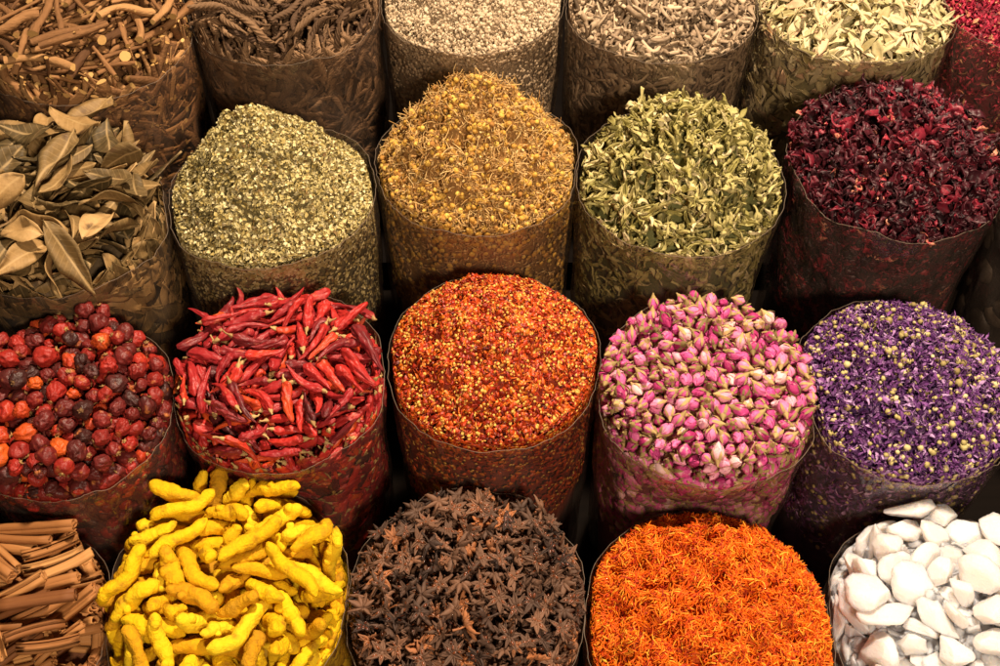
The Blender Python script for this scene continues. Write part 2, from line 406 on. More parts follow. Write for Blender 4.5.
# resting poses of the larger pieces, settled once by dropping them into the sack: x, y, z in 0.1 mm, turn w x y z in thousandths, shape variant
POSES = {
 'rosehip': (211, [  19, -90, 416, 588, 558, -445, 380, 6, 359, -806, 187, 626, 41, -752, 202, 6, 363, -714, 373, 182, -44, -690, -699, 8, 17, -435, 429, 91, -490, -739, -454, 8, -451, 215, 521, 909, 177, -259, -274, 6,
  -155, -699, 359, 131, -333, 905, -228, 11, -135, -515, 368, 798, 298, -513, -107, 6, 151, -833, 467, 55, -233, -846, -477, 11, 584, 277, 469, 819, -354, -447, -66, 0, 563, -4, 412, 458, -764, 124, -437, 6,
  230, -464, 416, 575, 648, -113, -486, 3, -317, 502, 410, 466, 638, 563, 243, 8, 284, -874, 361, 684, 604, 294, -285, 11, 508, -163, 459, 88, 54, -278, -955, 3, 179, -294, 438, 294, 87, 880, 363, 4,
  -142, 272, 485, 787, -331, 419, -309, 6, -139, -186, 414, 105, 734, -623, -248, 4, 606, -231, 360, 476, 746, 140, -443, 4, 867, -182, 318, 302, 38, 325, 895, 2, 195, -673, 364, 433, -185, -714, -519, 6,
  335, 462, 470, 760, 74, 268, -588, 10, -274, -64, 567, 289, 122, -443, 840, 0, 82, -916, 355, 795, -590, -106, -93, 9, 11, -646, 372, 787, -511, 99, 331, 10, 80, 873, 452, 228, 841, -76, -485, 3,
  -284, -846, 192, 177, 762, -28, 623, 6, 498, 633, 395, 97, 596, -475, 640, 0, 365, -542, 349, 302, -559, 757, 152, 10, 358, -347, 470, 70, 113, -286, 949, 6, -93, 633, 434, 315, -373, 304, -818, 11,
  -316, -141, 387, 133, -534, -175, -816, 2, -213, -330, 451, 151, -977, 101, 110, 10, 514, -398, 395, 267, -703, 283, -596, 10, 740, -518, 191, 242, -123, -144, 952, 10, 98, 82, 425, 619, -191, 47, -760, 8,
  545, -564, 362, 249, 609, 222, -720, 10, 230, 742, 416, 120, 269, 885, -360, 6, 536, -726, 197, 447, -596, 653, -138, 10, 595, -703, -23, 295, -200, 27, 934, 6, 922, -42, 44, 465, 805, 353, -107, 4,
  -380, -306, 389, 79, 359, -826, -428, 2, 498, 118, 527, 166, 732, -647, -134, 8, 855, 152, 276, 185, -660, -7, -728, 3, 709, 178, 370, 123, -649, -730, -176, 8, -170, -853, 316, 241, 345, 401, 814, 7,
  767, 34, 343, 392, 481, -296, -726, 5, 332, 97, 484, 622, 717, 241, 200, 13, 887, -11, 247, 145, -569, 800, -123, 2, 27, 507, 456, 661, -744, 67, 70, 11, 698, -99, 300, 261, -461, 696, -485, 4,
  226, 913, 374, 599, 13, -199, -776, 3, -399, 4, 471, 474, -553, -213, -651, 0, 13, -899, 219, 185, 465, 857, 124, 10, -239, 712, 407, 509, -376, 69, -771, 6, -175, -13, 442, 519, -360, -774, 39, 13,
  -64, -923, 12, 665, -360, 625, -194, 13, 216, 200, 470, 4, -31, 965, -261, 4, 696, 580, 190, 940, -105, -73, -316, 3, 895, -211, 64, 804, 9, 76, -590, 4, 667, -536, 23, 680, 538, 80, 493, 0,
  684, -420, 321, 426, 637, -639, 68, 13, 895, 151, 97, 237, -13, 688, 686, 2, -326, -743, 360, 475, 785, 70, -392, 2, 559, 686, 235, 307, -577, -49, 756, 10, 627, -616, 247, 51, -458, 423, -780, 13,
  179, -89, 378, 544, -746, 220, 315, 7, 860, 291, 326, 411, -902, -73, 110, 1, -102, 97, 417, 688, 619, 374, 50, 9, -259, 126, 406, 620, -199, 647, 397, 13, -493, 496, 396, 227, 255, -939, -38, 3,
  88, -898, 63, 353, 386, -573, 632, 13, -340, 260, 355, 627, -242, 732, -111, 6, 756, -360, 208, 49, -300, 92, 948, 5, 853, -347, 109, 191, -708, -503, 458, 9, 214, 352, 401, 908, -307, 248, 139, 8,
  79, 253, 422, 564, -46, -504, -653, 13, 250, 6, 422, 370, 338, 818, 283, 12, -344, -598, 444, 477, -309, 822, -46, 4, 63, 749, 367, 531, -127, -335, 768, 1, 814, -440, 1, 19, -269, -59, 961, 3,
  487, 500, 488, 873, -48, -344, 344, 1, 376, -143, 404, 116, -240, 839, -474, 12, 572, 438, 373, 835, -441, -218, -246, 11, 556, -336, 245, 686, -244, -594, 343, 4, 442, -741, 63, 801, 75, 527, 275, 8,
  405, -633, 215, 678, 398, -100, 610, 3, -310, -307, 234, 629, 228, 719, 190, 8, -680, 565, 361, 436, 739, 262, -441, 0, -388, 791, 283, 137, 228, -948, 178, 6, 749, -280, 330, 375, -432, -630, -525, 1,
  -53, 227, 323, 422, -796, 298, 315, 2, 375, 403, 325, 615, -205, 608, -459, 4, -235, 551, 294, 291, 745, 331, 500, 9, -146, -925, -204, 520, -419, -708, 230, 12, 387, -379, 304, 311, 512, -24, -800, 12,
  304, -846, -14, 398, 112, -770, -485, 0, 530, 235, 296, 36, -537, 743, -399, 8, 679, 333, 312, 465, -43, -553, -690, 8, -421, 360, 439, 632, 719, -105, -270, 9, 36, 385, 330, 121, -473, -866, 112, 8,
  48, 600, 309, 547, 135, -750, -346, 2, 13, -926, -215, 672, -82, 734, 48, 13, -7, -798, 337, 923, -181, -322, 111, 7, 763, 473, 50, 9, 745, -416, 521, 6, -342, -837, 21, 868, -325, 183, 328, 2,
  -210, -916, -86, 174, 625, -70, 758, 13, 419, -197, 258, 43, -538, -836, 95, 13, 795, 401, 215, 694, -282, -660, -52, 4, 429, 114, 362, 867, -473, 81, -136, 11, -485, -105, 322, 475, -648, -217, -555, 0,
  911, -48, -143, 90, 231, -969, 7, 2, -76, 483, 243, 263, 595, -708, 277, 8, 174, 499, 364, 116, 673, 13, 730, 13, -109, -800, 217, 435, 334, 177, 818, 12, 339, 782, 300, 446, -411, 500, -618, 7,
  681, -209, 185, 871, 297, 276, -277, 3, -43, -301, 386, 73, -394, 118, 908, 5, 601, -448, 155, 373, 146, 540, 740, 5, 341, 610, 415, 313, -936, 40, 159, 12, 892, 96, -55, 709, -132, -529, 448, 4,
  446, -449, 41, 316, -420, 81, -847, 6, 162, -827, 259, 580, -473, 408, -522, 3, -160, 377, 352, 24, 319, -524, 790, 11, -392, -812, -139, 799, 471, 261, -266, 4, 188, -890, -156, 620, -640, -322, 320, 10,
  113, -471, 328, 397, -752, -353, 390, 7, 221, 95, 312, 150, 205, -708, -659, 5, -2, 877, 292, 198, -530, 758, -325, 2, 649, 81, 253, 375, -51, 900, -216, 3, 168, -775, 107, 476, -868, -98, 102, 8,
  -207, 840, 304, 822, -444, -233, -268, 10, -136, -386, 278, 156, 709, 681, -100, 6, -399, 534, 246, 464, -620, 477, 415, 2, 845, 325, -168, 673, -389, 239, 582, 6, 223, -523, 282, 502, 807, -302, -70, 12,
  -507, 636, 325, 187, 656, 627, 376, 7, -388, 644, 360, 442, 180, -359, -802, 7, 759, -250, 57, 150, 858, -304, 387, 7, 15, -406, 234, 142, 789, 195, 565, 1, -80, 755, 319, 492, -382, 196, 757, 7,
  418, 277, 412, 971, -184, -73, -133, 1, 183, -188, 268, 68, -778, 415, 467, 6, 798, -108, 128, 238, -179, -178, 938, 3, -397, -442, 161, 976, -1, -115, -184, 2, 480, 10, 245, 317, -904, 161, 237, 10,
  769, -49, -69, 418, 665, 218, 579, 5, -141, 660, 276, 543, 604, -482, 327, 5, -53, -180, 283, 105, -624, 5, 774, 5, -488, -302, 193, 384, 133, -499, -765, 12, 162, -16, 253, 700, 253, -346, -571, 13,
  148, 231, 268, 652, 61, -592, -469, 11, 662, -646, -179, 589, -61, 785, 182, 3, 355, -610, 75, 47, -493, 119, 861, 7, 293, -330, 198, 391, -523, -59, -755, 13, 75, -296, 320, 872, -407, 195, -189, 13,
  -119, -52, 320, 49, 234, 271, -933, 5, 78, 713, 202, 236, -471, -594, -608, 5, -185, -719, 84, 846, -121, 467, 226, 6, 486, -510, 214, 587, -208, -517, -587, 1, -228, -139, 248, 551, 541, -312, 553, 4,
  202, -348, 302, 641, -192, -478, 569, 1, 658, -124, 23, 316, 43, -755, 572, 8, -470, 358, 276, 830, 95, -334, -436, 2, 555, -267, 57, 944, -42, 0, 327, 0, -273, 24, 299, 662, 196, -628, 359, 3,
  696, -362, 83, 365, 164, -243, -883, 9, 341, -474, 183, 407, -638, -217, -616, 10, -196, 194, 200, 709, 10, -279, 648, 0, 347, -36, 309, 14, -31, -793, 609, 13, 343, -867, -193, 968, -251, 6, 19, 1,
  651, 205, 41, 590, -268, -25, 761, 3, -22, 73, 302, 531, -659, 505, -169, 13, -255, -518, 211, 890, 190, -3, 415, 3, -522, 97, 379, 296, -734, -365, -490, 0, 332, 246, 282, 72, -488, -683, 539, 0,
  557, 548, 167, 791, 39, 311, 526, 1, -221, 799, 130, 663, 350, -270, -604, 6, 3, 914, 121, 670, 560, 115, 474, 3, 701, -325, -74, 493, 487, -488, -531, 2, 732, 211, 177, 312, -20, 889, 335, 8,
  -301, 387, 248, 101, 661, 618, -413, 4, 411, 629, 247, 520, -464, 233, 678, 9, 148, 811, 281, 615, -253, 131, 735, 9, 505, 291, 121, 25, -567, 805, 174, 8, 759, 41, 112, 777, 197, 582, 139, 3,
  -282, 653, 208, 693, -665, -180, 213, 9, 453, -53, 94, 897, 198, -395, 16, 0, 272, 441, 194, 495, 280, 442, 694, 7, 264, 877, 222, 228, -73, -511, 825, 1, 648, 362, 149, 334, -744, 267, -514, 12,
  277, 574, 283, 547, 735, -27, 400, 3, 828, -399, -162, 493, 508, 374, -600, 4, 301, -197, 118, 527, 63, -768, 360, 2, -512, 526, 86, 339, -171, 624, 683, 12, 332, 70, 208, 482, 549, -293, 617, 5,
  793, 483, -206, 391, 495, 755, -181, 9, 418, -313, 144, 677, 305, 506, -439, 12, -68, 759, 178, 904, -109, 41, 411, 5, -243, -683, 231, 144, 309, -560, -755, 9, 315, -261, 331, 95, -180, 768, -608, 7,
  45, -685, 24, 279, -819, 307, -397, 0, 157, -751, -87, 862, -318, 334, 210, 7, 545, 139, 165, 876, -406, -151, 211, 1, 662, -48, 161, 311, -425, 11, 850, 1, 192, 604, 22, 710, -401, -391, -428, 11,
  300, 689, 94, 263, -360, 883, -145, 1, 547, 744, 104, 313, 91, -370, -870, 13, 66, -557, 235, 768, -346, -318, -435, 1, 296, -72, 198, 694, 459, -482, -276, 7, -656, 624, 108, 759, -57, 122, 636, 0,
  264, -669, 233, 556, 716, -378, -189, 13, -246, -765, -100, 300, 769, -497, 267, 3, 61, -496, 84, 867, -488, 72, -72, 6, 661, 647, 61, 840, -215, 70, 493, 12, 186, 601, 181, 719, 361, 429, -410, 9,
  -552, 725, 235, 270, -345, 14, -899, 9, -597, 344, 419, 279, 316, -106, 901, 7, 685, 61, -33, 380, 656, 134, -638, 4, 563, -438, -68, 55, -607, 35, -792, 1, -519, -406, 323, 213, 166, 313, -911, 8,
  42, 561, 110, 198, 36, -186, 962, 0, -412, 795, 65, 275, -793, -174, -515, 0, 250, 724, 219, 768, 411, -11, -492, 9, -404, -568, 294, 738, 139, -47, -659, 11, 550, 417, 231, 265, 55, -452, 850, 7,
  -124, -605, 219, 267, -877, 176, -359, 9, 511, 149, 29, 313, -580, -483, -577, 13, 431, -608, -51, 320, 398, -573, 641, 4, 548, -149, 220, 13, 72, 859, 506, 10, -198, 340, 122, 822, -559, 64, -92, 11,
  673, 538, -83, 327, -385, -348, -790, 2, 40, -246, 171, 300, -18, 859, -414, 8, 30, -713, 216, 532, -667, -464, 239, 2, -22, 132, 142, 524, -801, 200, -211, 0, -130, -507, 76, 679, 257, -555, 407, 6,
  22, 319, 171, 138, -475, 533, 686, 2, 63, 848, -14, 282, -168, -724, -607, 11, 187, -444, 194, 810, -314, -235, 437, 12, -142, 645, 15, 144, 818, -553, 66, 10, -118, 899, -10, 109, -806, -121, -569, 6,
  -604, 249, 320, 514, 651, -504, -240, 9,
 ]),
 'chili': (240, [  -301, -716, 530, 633, -741, 183, 128, 0, 814, -225, 552, 588, -736, 337, 8, 0, 197, -558, 483, 351, -734, 579, 52, 0, -534, 372, 564, 425, -897, -118, -5, 12, 892, -13, 591, 160, -877, 443, 100, 1,
  339, -370, 582, 229, -212, -896, 316, 6, -315, 367, 549, 103, 6, -163, -981, 0, -43, -114, 614, 113, -984, -134, 30, 11, 134, -916, 199, 15, 33, 599, 800, 0, -305, 234, 537, 799, -577, -85, 145, 6,
  -65, -873, 425, 776, 487, 268, 297, 9, 618, -38, 594, 383, 6, -365, -849, 6, -723, -244, 463, 550, 92, 171, 812, 6, 756, -482, 148, 944, 212, -92, 235, 3, -725, 243, 454, 908, -143, 46, 391, 10,
  468, -1, 600, 193, 467, -856, -108, 12, -171, -916, 248, 410, -832, 316, 199, 7, 715, 380, 585, 33, -919, -393, 4, 0, 457, -322, 544, 362, 850, -270, -272, 4, 256, -714, 255, 141, 959, 172, -173, 15,
  279, 471, 550, 702, 237, 104, 663, 0, 388, -657, 513, 572, -155, -276, 757, 11, -126, -380, 513, 48, 79, -684, -724, 9, -146, 71, 602, 688, -699, 103, 168, 14, 659, -583, 459, 468, 158, 4, -870, 12,
  -89, -478, 476, 368, -147, -234, 888, 10, 371, 53, 574, 257, 430, -655, -566, 14, 587, -302, 538, 859, -285, 91, -415, 0, -360, -536, 574, 27, -386, -849, 361, 1, -572, -434, 514, 469, -550, -650, 236, 10,
  -18, 13, 594, 140, -164, 344, -914, 11, -405, -852, 137, 3, -143, -597, 789, 3, 596, -681, 88, 29, 903, 266, 336, 10, -537, -98, 498, 57, -984, 137, 98, 1, -298, 674, 436, 92, -19, 463, -881, 12,
  741, -301, 496, 863, -378, 310, -129, 5, 239, 192, 549, 478, -346, -461, 663, 4, -208, -619, 520, 388, -806, 435, -105, 15, 730, -60, 514, 939, -342, 4, -13, 15, 249, 697, 467, 90, 266, -888, -364, 12,
  43, 667, 488, 636, 583, 451, 230, 7, 232, -752, 119, 285, -115, 666, 679, 1, -139, -177, 531, 306, 841, 393, 212, 15, 91, -35, 539, 295, -761, -489, 307, 6, 72, 445, 440, 92, 62, -133, -985, 10,
  -762, -405, 477, 363, -531, -638, 424, 2, 356, -725, 312, 265, 2, 248, 932, 9, 164, -820, 265, 33, 136, 859, -493, 9, -299, -698, 384, 189, -113, 935, 279, 15, -431, -216, 543, 449, 386, -194, -782, 9,
  -373, -245, 499, 439, 19, 342, -831, 4, 411, 490, 512, 141, 580, -802, -18, 4, -184, -530, 455, 233, -213, -522, 792, 11, -374, -372, 531, 245, -345, 906, 26, 13, 563, -572, 443, 603, -282, -47, 745, 13,
  312, -662, 419, 739, 40, 84, -667, 4, 182, -571, 308, 761, -512, -64, 394, 1, 717, 570, 453, 278, -15, 235, 931, 10, 171, 326, 487, 837, -456, 134, 272, 12, 110, 418, 528, 263, -340, 845, -318, 12,
  -339, -686, 177, 864, -343, 248, -273, 10, 34, 509, 496, 217, 169, -402, -873, 5, 381, 239, 549, 472, 2, -135, -871, 13, 331, -189, 537, 54, -961, -136, 236, 15, -470, -750, 194, 968, 123, 161, -147, 8,
  -199, -770, 276, 123, -926, 358, 11, 1, -438, -199, 446, 992, 2, 119, -46, 5, -50, -325, 306, 95, 274, 151, -945, 6, 917, -14, 185, 306, 583, 725, 204, 5, -651, -621, 137, 666, 113, -467, 570, 11,
  193, -183, 403, 963, -80, 162, 198, 3, -108, 175, 482, 68, -870, -467, 146, 1, -831, -169, 391, 874, 281, -22, -395, 7, -292, -65, 546, 414, -910, -9, 6, 11, -698, 434, 505, 32, -289, -956, -46, 15,
  131, -554, 401, 131, -963, -227, 60, 11, -593, 329, 394, 342, 724, 581, 146, 10, -91, -788, 83, 75, 401, 620, -670, 2, 449, -684, 329, 109, 143, 980, -84, 7, -519, -11, 438, 74, 756, -584, -285, 13,
  -329, 111, 530, 258, 276, -540, -752, 9, 913, -270, -59, 500, -275, 592, -569, 2, -214, 633, 498, 91, 196, -974, -68, 2, 129, -407, 422, 74, -98, 690, -713, 6, -506, -501, 414, 596, -237, -258, 723, 11,
  -69, -639, 275, 53, -619, -752, 220, 13, 135, 164, 409, 654, 244, 466, 543, 11, 535, -518, 309, 67, 43, -196, -977, 3, -629, -252, 431, 155, 829, -503, -186, 5, 469, -542, 447, 623, -381, 165, -663, 2,
  -542, -653, 98, 138, 790, -512, -308, 14, -140, -288, 389, 261, 479, -549, -633, 4, -371, -783, 246, 126, 2, -965, 231, 15, 536, -687, 179, 479, 491, 701, -193, 4, 254, -79, 461, 661, 118, 202, 713, 10,
  592, -420, 463, 525, 694, -493, -4, 6, 557, -181, 393, 313, -120, -384, 860, 1, 716, -599, -87, 113, -920, -336, -168, 0, 852, 41, 349, 450, 59, 829, -328, 0, 777, -226, 183, 180, 397, -97, -895, 7,
  844, -406, 38, 299, 449, -41, -841, 1, 542, 432, 449, 193, 581, 766, 194, 15, -234, -953, -202, 562, -684, 400, 238, 2, 30, -765, 137, 732, 609, -121, -279, 14, -455, 741, 350, 427, 552, 90, 711, 9,
  -110, 487, 436, 945, -241, -65, 212, 1, -691, -400, 101, 353, 725, 569, -159, 10, -562, 710, 326, 770, -15, -46, 636, 4, 300, -699, 98, 2, -53, -759, 649, 1, -506, -508, 337, 94, -988, 79, 94, 6,
  936, -303, -267, 148, 560, -508, -638, 13, 953, 92, -256, 381, -669, 597, -224, 2, 635, -436, 213, 986, 21, 48, 157, 10, 801, 143, 450, 125, -986, 103, 40, 2, -181, -97, 455, 167, -190, 947, -198, 8,
  600, 539, 394, 314, 335, 880, -122, 0, -65, -894, 74, 24, 173, -633, 754, 10, 761, 362, 326, 584, -526, -515, 342, 6, -804, 38, 317, 128, 142, 812, -551, 3, -341, -595, 441, 309, -702, 577, -281, 14,
  680, -86, 414, 974, 222, -9, -37, 9, -783, -70, 313, 237, -49, -259, 935, 6, -295, 127, 461, 615, 625, 283, 389, 6, 379, -283, 473, 399, -78, -54, -912, 4, 761, -201, 31, 228, 128, -45, -964, 15,
  38, 68, 378, 237, -718, -555, 346, 14, 521, -89, 276, 508, 143, 372, 763, 14, 45, 684, 388, 351, 243, 258, 867, 14, 443, 734, 305, 988, 140, -49, 48, 11, 862, 74, 84, 265, -627, 654, -330, 0,
  -932, -13, 146, 537, -268, 369, -710, 12, 405, -426, 284, 827, 316, 263, 383, 8, -781, -175, -13, 176, 758, 625, -61, 14, -182, -624, 299, 597, 333, -94, -724, 13, 254, 219, 438, 23, 39, 985, 165, 3,
  0, -595, 288, 852, 241, 78, -458, 9, -142, -144, 335, 541, 86, -78, -833, 3, -766, -575, -76, 198, 808, -403, -382, 0, -283, -410, 358, 241, -643, 714, -137, 0, -696, 235, 174, 121, -965, 230, 23, 3,
  69, -957, -243, 818, -533, 193, 100, 5, 439, 527, 361, 108, 835, -456, -288, 0, -203, 513, 493, 480, 852, 179, 107, 12, -473, -697, -151, 173, 297, 286, -894, 10, -791, -546, -189, 94, 442, 802, 389, 3,
  769, -167, 136, 652, 744, -139, -52, 5, 893, 248, 195, 647, 303, -463, -525, 0, 684, 575, 218, 205, 86, -45, 974, 4, -201, -937, 1, 871, -385, 293, -86, 4, 179, 727, 272, 885, 405, 6, 228, 14,
  122, -539, 191, 511, 340, 388, 688, 6, -456, -365, 334, 318, 859, -399, -50, 7, -370, -825, -159, 245, -185, 726, 615, 10, -141, 349, 321, 212, 140, -282, -925, 3, 604, -44, 312, 966, -51, 191, -167, 7,
  479, -840, -167, 414, -26, -662, -624, 4, -388, -756, -22, 947, -248, -183, -93, 0, 296, 542, 369, 147, 864, -479, -49, 10, 528, -552, 40, 345, 9, 44, -938, 1, 37, 951, 163, 133, -53, 921, 364, 12,
  -621, -375, 353, 895, -354, 200, -182, 2, 732, 304, 479, 35, -379, -693, 613, 11, -16, 289, 409, 60, 318, -945, -41, 2, -852, -180, 121, 12, 759, 564, -324, 3, 22, -367, 223, 322, 610, 676, 260, 1,
  638, -651, -29, 351, 374, -341, -788, 6, -824, 55, 170, 264, 755, -452, -394, 10, 689, -378, 307, 309, 950, -52, -17, 13, 410, -70, 460, 436, 135, 325, -828, 7, 209, -158, 275, 50, 792, 608, -35, 0,
  -776, 186, 277, 203, -2, -835, 511, 5, 348, 113, 476, 645, -246, -459, 559, 5, 771, -115, 226, 342, -737, -320, 487, 5, -486, 449, 425, 191, 658, 550, 478, 9, 681, 17, 27, 33, -867, -497, -5, 10,
  867, -180, -65, 481, 709, 448, 256, 14, -112, -810, -137, 375, -585, 713, 96, 14, -242, 702, 227, 390, -140, 599, 686, 2, -228, 595, 420, 2, -158, 950, -268, 11, 847, 58, -13, 680, 555, 308, 366, 6,
  325, 394, 255, 970, 36, 234, -48, 5, 387, -336, 234, 33, -891, 345, 295, 13, 252, -428, 236, 31, -936, -184, 297, 15, 604, 61, 457, 737, 671, -79, 4, 12, 222, -180, 163, 545, 280, 285, 737, 6,
  -195, -230, 219, 20, -463, 863, 203, 4, -656, 340, 167, 453, 85, 678, 572, 4, 587, 525, 121, 79, -875, -469, 88, 0, 606, -297, 159, 717, 621, -164, -270, 6, -542, 387, 235, 206, 72, 66, 974, 4,
  446, 822, 245, 297, -49, -800, 519, 2, -747, -189, 219, 194, 916, 350, -8, 9, -13, -75, 299, 97, 519, 842, -115, 8, -305, 180, 389, 27, 986, -43, -159, 4, -810, -14, 241, 21, -873, -456, 171, 13,
  -533, -160, 352, 369, -79, -639, 671, 11, -440, -528, 59, 250, 953, -141, -96, 1, 875, 26, -114, 180, -882, 401, 167, 8, -604, -321, 301, 461, 824, -173, -279, 15, 433, 236, 324, 662, 341, -45, -666, 9,
  816, 546, -254, 355, -286, -487, 745, 13, -600, 432, 128, 677, 725, 67, -112, 7, -266, 507, 252, 178, 31, 983, -19, 7, -322, -225, 303, 161, 914, -263, -263, 5, 768, 319, 3, 683, -291, -131, -657, 8,
  -219, -389, 282, 455, 110, 105, 878, 13, -345, 659, 304, 794, 30, -159, 586, 0, -370, 622, 365, 861, -35, -169, 479, 13, 171, 31, 333, 928, -169, -150, -296, 15, 565, 235, 330, 441, 357, -538, -624, 9,
  16, -656, 64, 366, 505, -406, -668, 12, -294, -468, 120, 910, -244, -42, -333, 3, 220, -673, -21, 254, 203, 564, 759, 8, -607, -661, -123, 399, -669, 583, -230, 9, 259, 143, 336, 467, -56, -66, 880, 3,
  -676, 467, 412, 192, -275, 318, -887, 5, 419, 433, 452, 120, 515, 841, -114, 11, 59, -910, -78, 318, 358, 755, -448, 5, -575, -498, -44, 751, 352, 258, 496, 9, 360, -368, 58, 349, 566, 581, 469, 6,
  508, 709, 242, 140, 146, 962, -184, 2, -837, 325, 74, 529, 462, 138, 698, 14, 676, 390, 242, 52, -966, -242, 73, 3, 583, 185, 255, 237, -529, -98, 809, 2, 142, -875, -117, 285, 233, -194, 909, 2,
  263, -772, -99, 57, 305, -148, 939, 8, 416, -734, -105, 459, 135, -60, -876, 7, -47, 502, 246, 7, 911, 409, 54, 10, -927, -274, -63, 91, 777, -611, -120, 2, -117, -354, 174, 884, -141, -70, 440, 0,
  638, -417, -40, 372, -494, 786, -3, 11, 394, -417, 137, 905, 124, 209, 349, 11, -648, 609, 166, 496, 786, 192, 316, 12, -594, 20, 252, 81, -878, -472, 2, 11, -348, -639, 53, 857, 463, -78, 213, 7,
  -712, -168, 84, 745, -11, 319, 586, 10, -843, 18, 69, 210, 528, -781, -261, 10, 5, 826, 228, 532, 823, -50, -192, 1, 14, 335, 255, 639, -21, 270, -720, 9, 396, -158, 286, 527, 415, 518, 531, 9,
  -541, -133, 24, 937, -259, -116, 202, 2, 294, -604, -6, 544, -774, 214, 246, 5, 592, 499, 7, 75, 36, 904, -420, 0, 146, 327, 240, 554, 1, -24, -832, 15, -226, -109, 149, 117, -842, 518, -90, 4,
  479, -502, 125, 445, -63, -225, -865, 15, 676, 49, 133, 190, -419, 808, -370, 2, -496, -65, 241, 874, 175, -11, 454, 10, -554, -37, 168, 470, -12, 239, -850, 2, -339, -297, 235, 189, 659, 722, 96, 5,
  559, 11, 228, 552, 154, 46, 818, 0, -159, 58, 393, 235, -341, 793, -446, 0, 73, -846, -151, 145, -856, 407, 283, 15, -688, -473, -30, 273, -565, 607, -487, 5, 23, 540, 173, 112, -170, 973, 113, 13,
  -149, 648, 174, 350, -379, 566, -643, 6, 502, -266, 27, 722, -175, 366, -561, 15, 440, -283, 150, 446, 749, -380, -310, 13, -129, 169, 307, 417, -19, 225, -881, 4, 43, -370, 141, 312, -764, -564, 33, 10,
  366, 518, 106, 870, 188, 194, -411, 3, 572, 86, 166, 195, -378, 905, -14, 13, -303, 18, 331, 286, -941, -174, 45, 10, 217, 22, 139, 14, 278, 942, 188, 2, 326, 787, -116, 3, 46, 745, -666, 14,
  -690, 291, 22, 772, 310, -198, -519, 0, -138, -591, 69, 851, 57, 92, 513, 7, -196, 857, 117, 593, -321, 326, 663, 15, -532, -370, 118, 741, 89, -91, -660, 7, -759, -382, -93, 310, -754, -444, -372, 11,
  508, 763, -18, 380, 894, -234, -52, 12, -647, 42, 24, 366, 299, 711, 520, 9, -215, -282, 98, 894, 426, 99, 93, 9, 237, 709, 149, 145, 987, 29, 58, 10, 379, 24, 174, 648, 67, -357, -669, 8,
  341, 17, 261, 94, 585, -800, -94, 4, -274, 551, 355, 272, -706, -620, 207, 10,
 ]),
 'turmeric': (127, [  -351, -680, 586, 136, 602, 578, 534, 8, 291, 228, 735, 39, -951, -307, 24, 14, -364, 581, 627, 259, 23, 43, -965, 1, 323, -553, 521, 102, -900, -401, 133, 1, -750, -95, 630, 774, 396, 42, 492, 6,
  -618, 355, 566, 638, -714, -209, 201, 3, -529, -782, 584, 552, 22, -301, 778, 0, -655, -304, 602, 437, 832, 178, 291, 11, 828, 303, 613, 259, -867, -356, 232, 11, -371, 296, 618, 81, -943, -322, 2, 10,
  -228, -1, 563, 376, -84, 168, 907, 1, 389, -16, 557, 91, 112, -731, 667, 12, 31, -656, 388, 951, -290, 93, 58, 14, 19, 573, 605, 915, 354, -179, -69, 11, 679, -56, 636, 590, -700, 372, -155, 1,
  984, 251, 347, 25, -750, -267, -604, 15, -146, -282, 627, 615, 762, -111, -168, 11, 400, 794, 657, 149, -14, 965, 216, 15, 477, 698, 448, 340, -287, -460, -768, 14, 110, -528, 488, 484, 704, 458, -244, 11,
  464, 451, 599, 647, 725, 108, 208, 8, -376, -17, 602, 592, -645, 467, -122, 5, -478, 791, 534, 213, -130, -934, -256, 0, 252, -347, 599, 206, -61, 917, -337, 2, 913, -124, 377, 710, 703, -47, 24, 5,
  855, -79, 514, 225, -72, -391, 890, 12, 422, -716, 511, 226, -560, 707, -369, 4, 673, -337, 424, 317, -278, -750, 510, 13, 241, 131, 571, 235, 111, -379, -888, 0, 784, -393, 190, 96, 403, 543, -731, 1,
  74, 764, 617, 110, -457, 549, 691, 4, -247, -380, 508, 693, 433, 567, -105, 4, 465, -218, 585, 375, 890, -252, 61, 2, -78, -444, 475, 475, -103, -715, -502, 8, 631, -689, 486, 527, -566, -33, -633, 5,
  766, -600, 122, 38, -444, 893, -58, 12, 163, -84, 518, 793, -240, 179, 531, 13, -138, 860, 513, 723, -286, -380, 501, 4, -79, 471, 468, 13, 76, -609, -790, 9, -91, 148, 595, 511, 12, 685, 518, 4,
  -744, 95, 414, 563, -805, -186, -30, 9, -466, -514, 509, 342, 926, -63, -145, 3, -430, -313, 565, 736, -401, 44, 544, 5, 512, -407, 238, 626, -685, 329, -174, 0, 562, -488, 501, 291, -733, 112, -605, 9,
  492, -99, 396, 13, 28, -888, 459, 11, -825, -230, 397, 402, -811, -370, -209, 6, 822, 118, 246, 473, -416, -577, 521, 10, 590, -250, 299, 94, 177, -890, 410, 5, -428, -382, 379, 698, -661, 273, -39, 3,
  -323, 938, 443, 85, -547, 320, 769, 13, -88, -222, 483, 910, -387, 102, -112, 4, 618, 258, 382, 13, -190, 359, 914, 4, 75, 289, 542, 83, 578, -755, -298, 4, 218, -287, 369, 474, 78, 64, 875, 11,
  745, 414, 504, 834, -435, 85, 329, 3, -477, 37, 488, 389, -612, -632, 272, 9, 406, 415, 428, 83, -486, -637, 592, 7, 862, -340, 71, 889, 117, -347, 275, 7, -423, 615, 488, 228, 973, 25, -21, 10,
  185, -800, 210, 289, -203, -124, 927, 1, -40, 149, 297, 75, -58, 796, -598, 0, 661, 72, 155, 457, 260, 287, 801, 6, -554, 480, 425, 694, -692, 154, 125, 0, -38, -793, 215, 347, 71, -382, 854, 11,
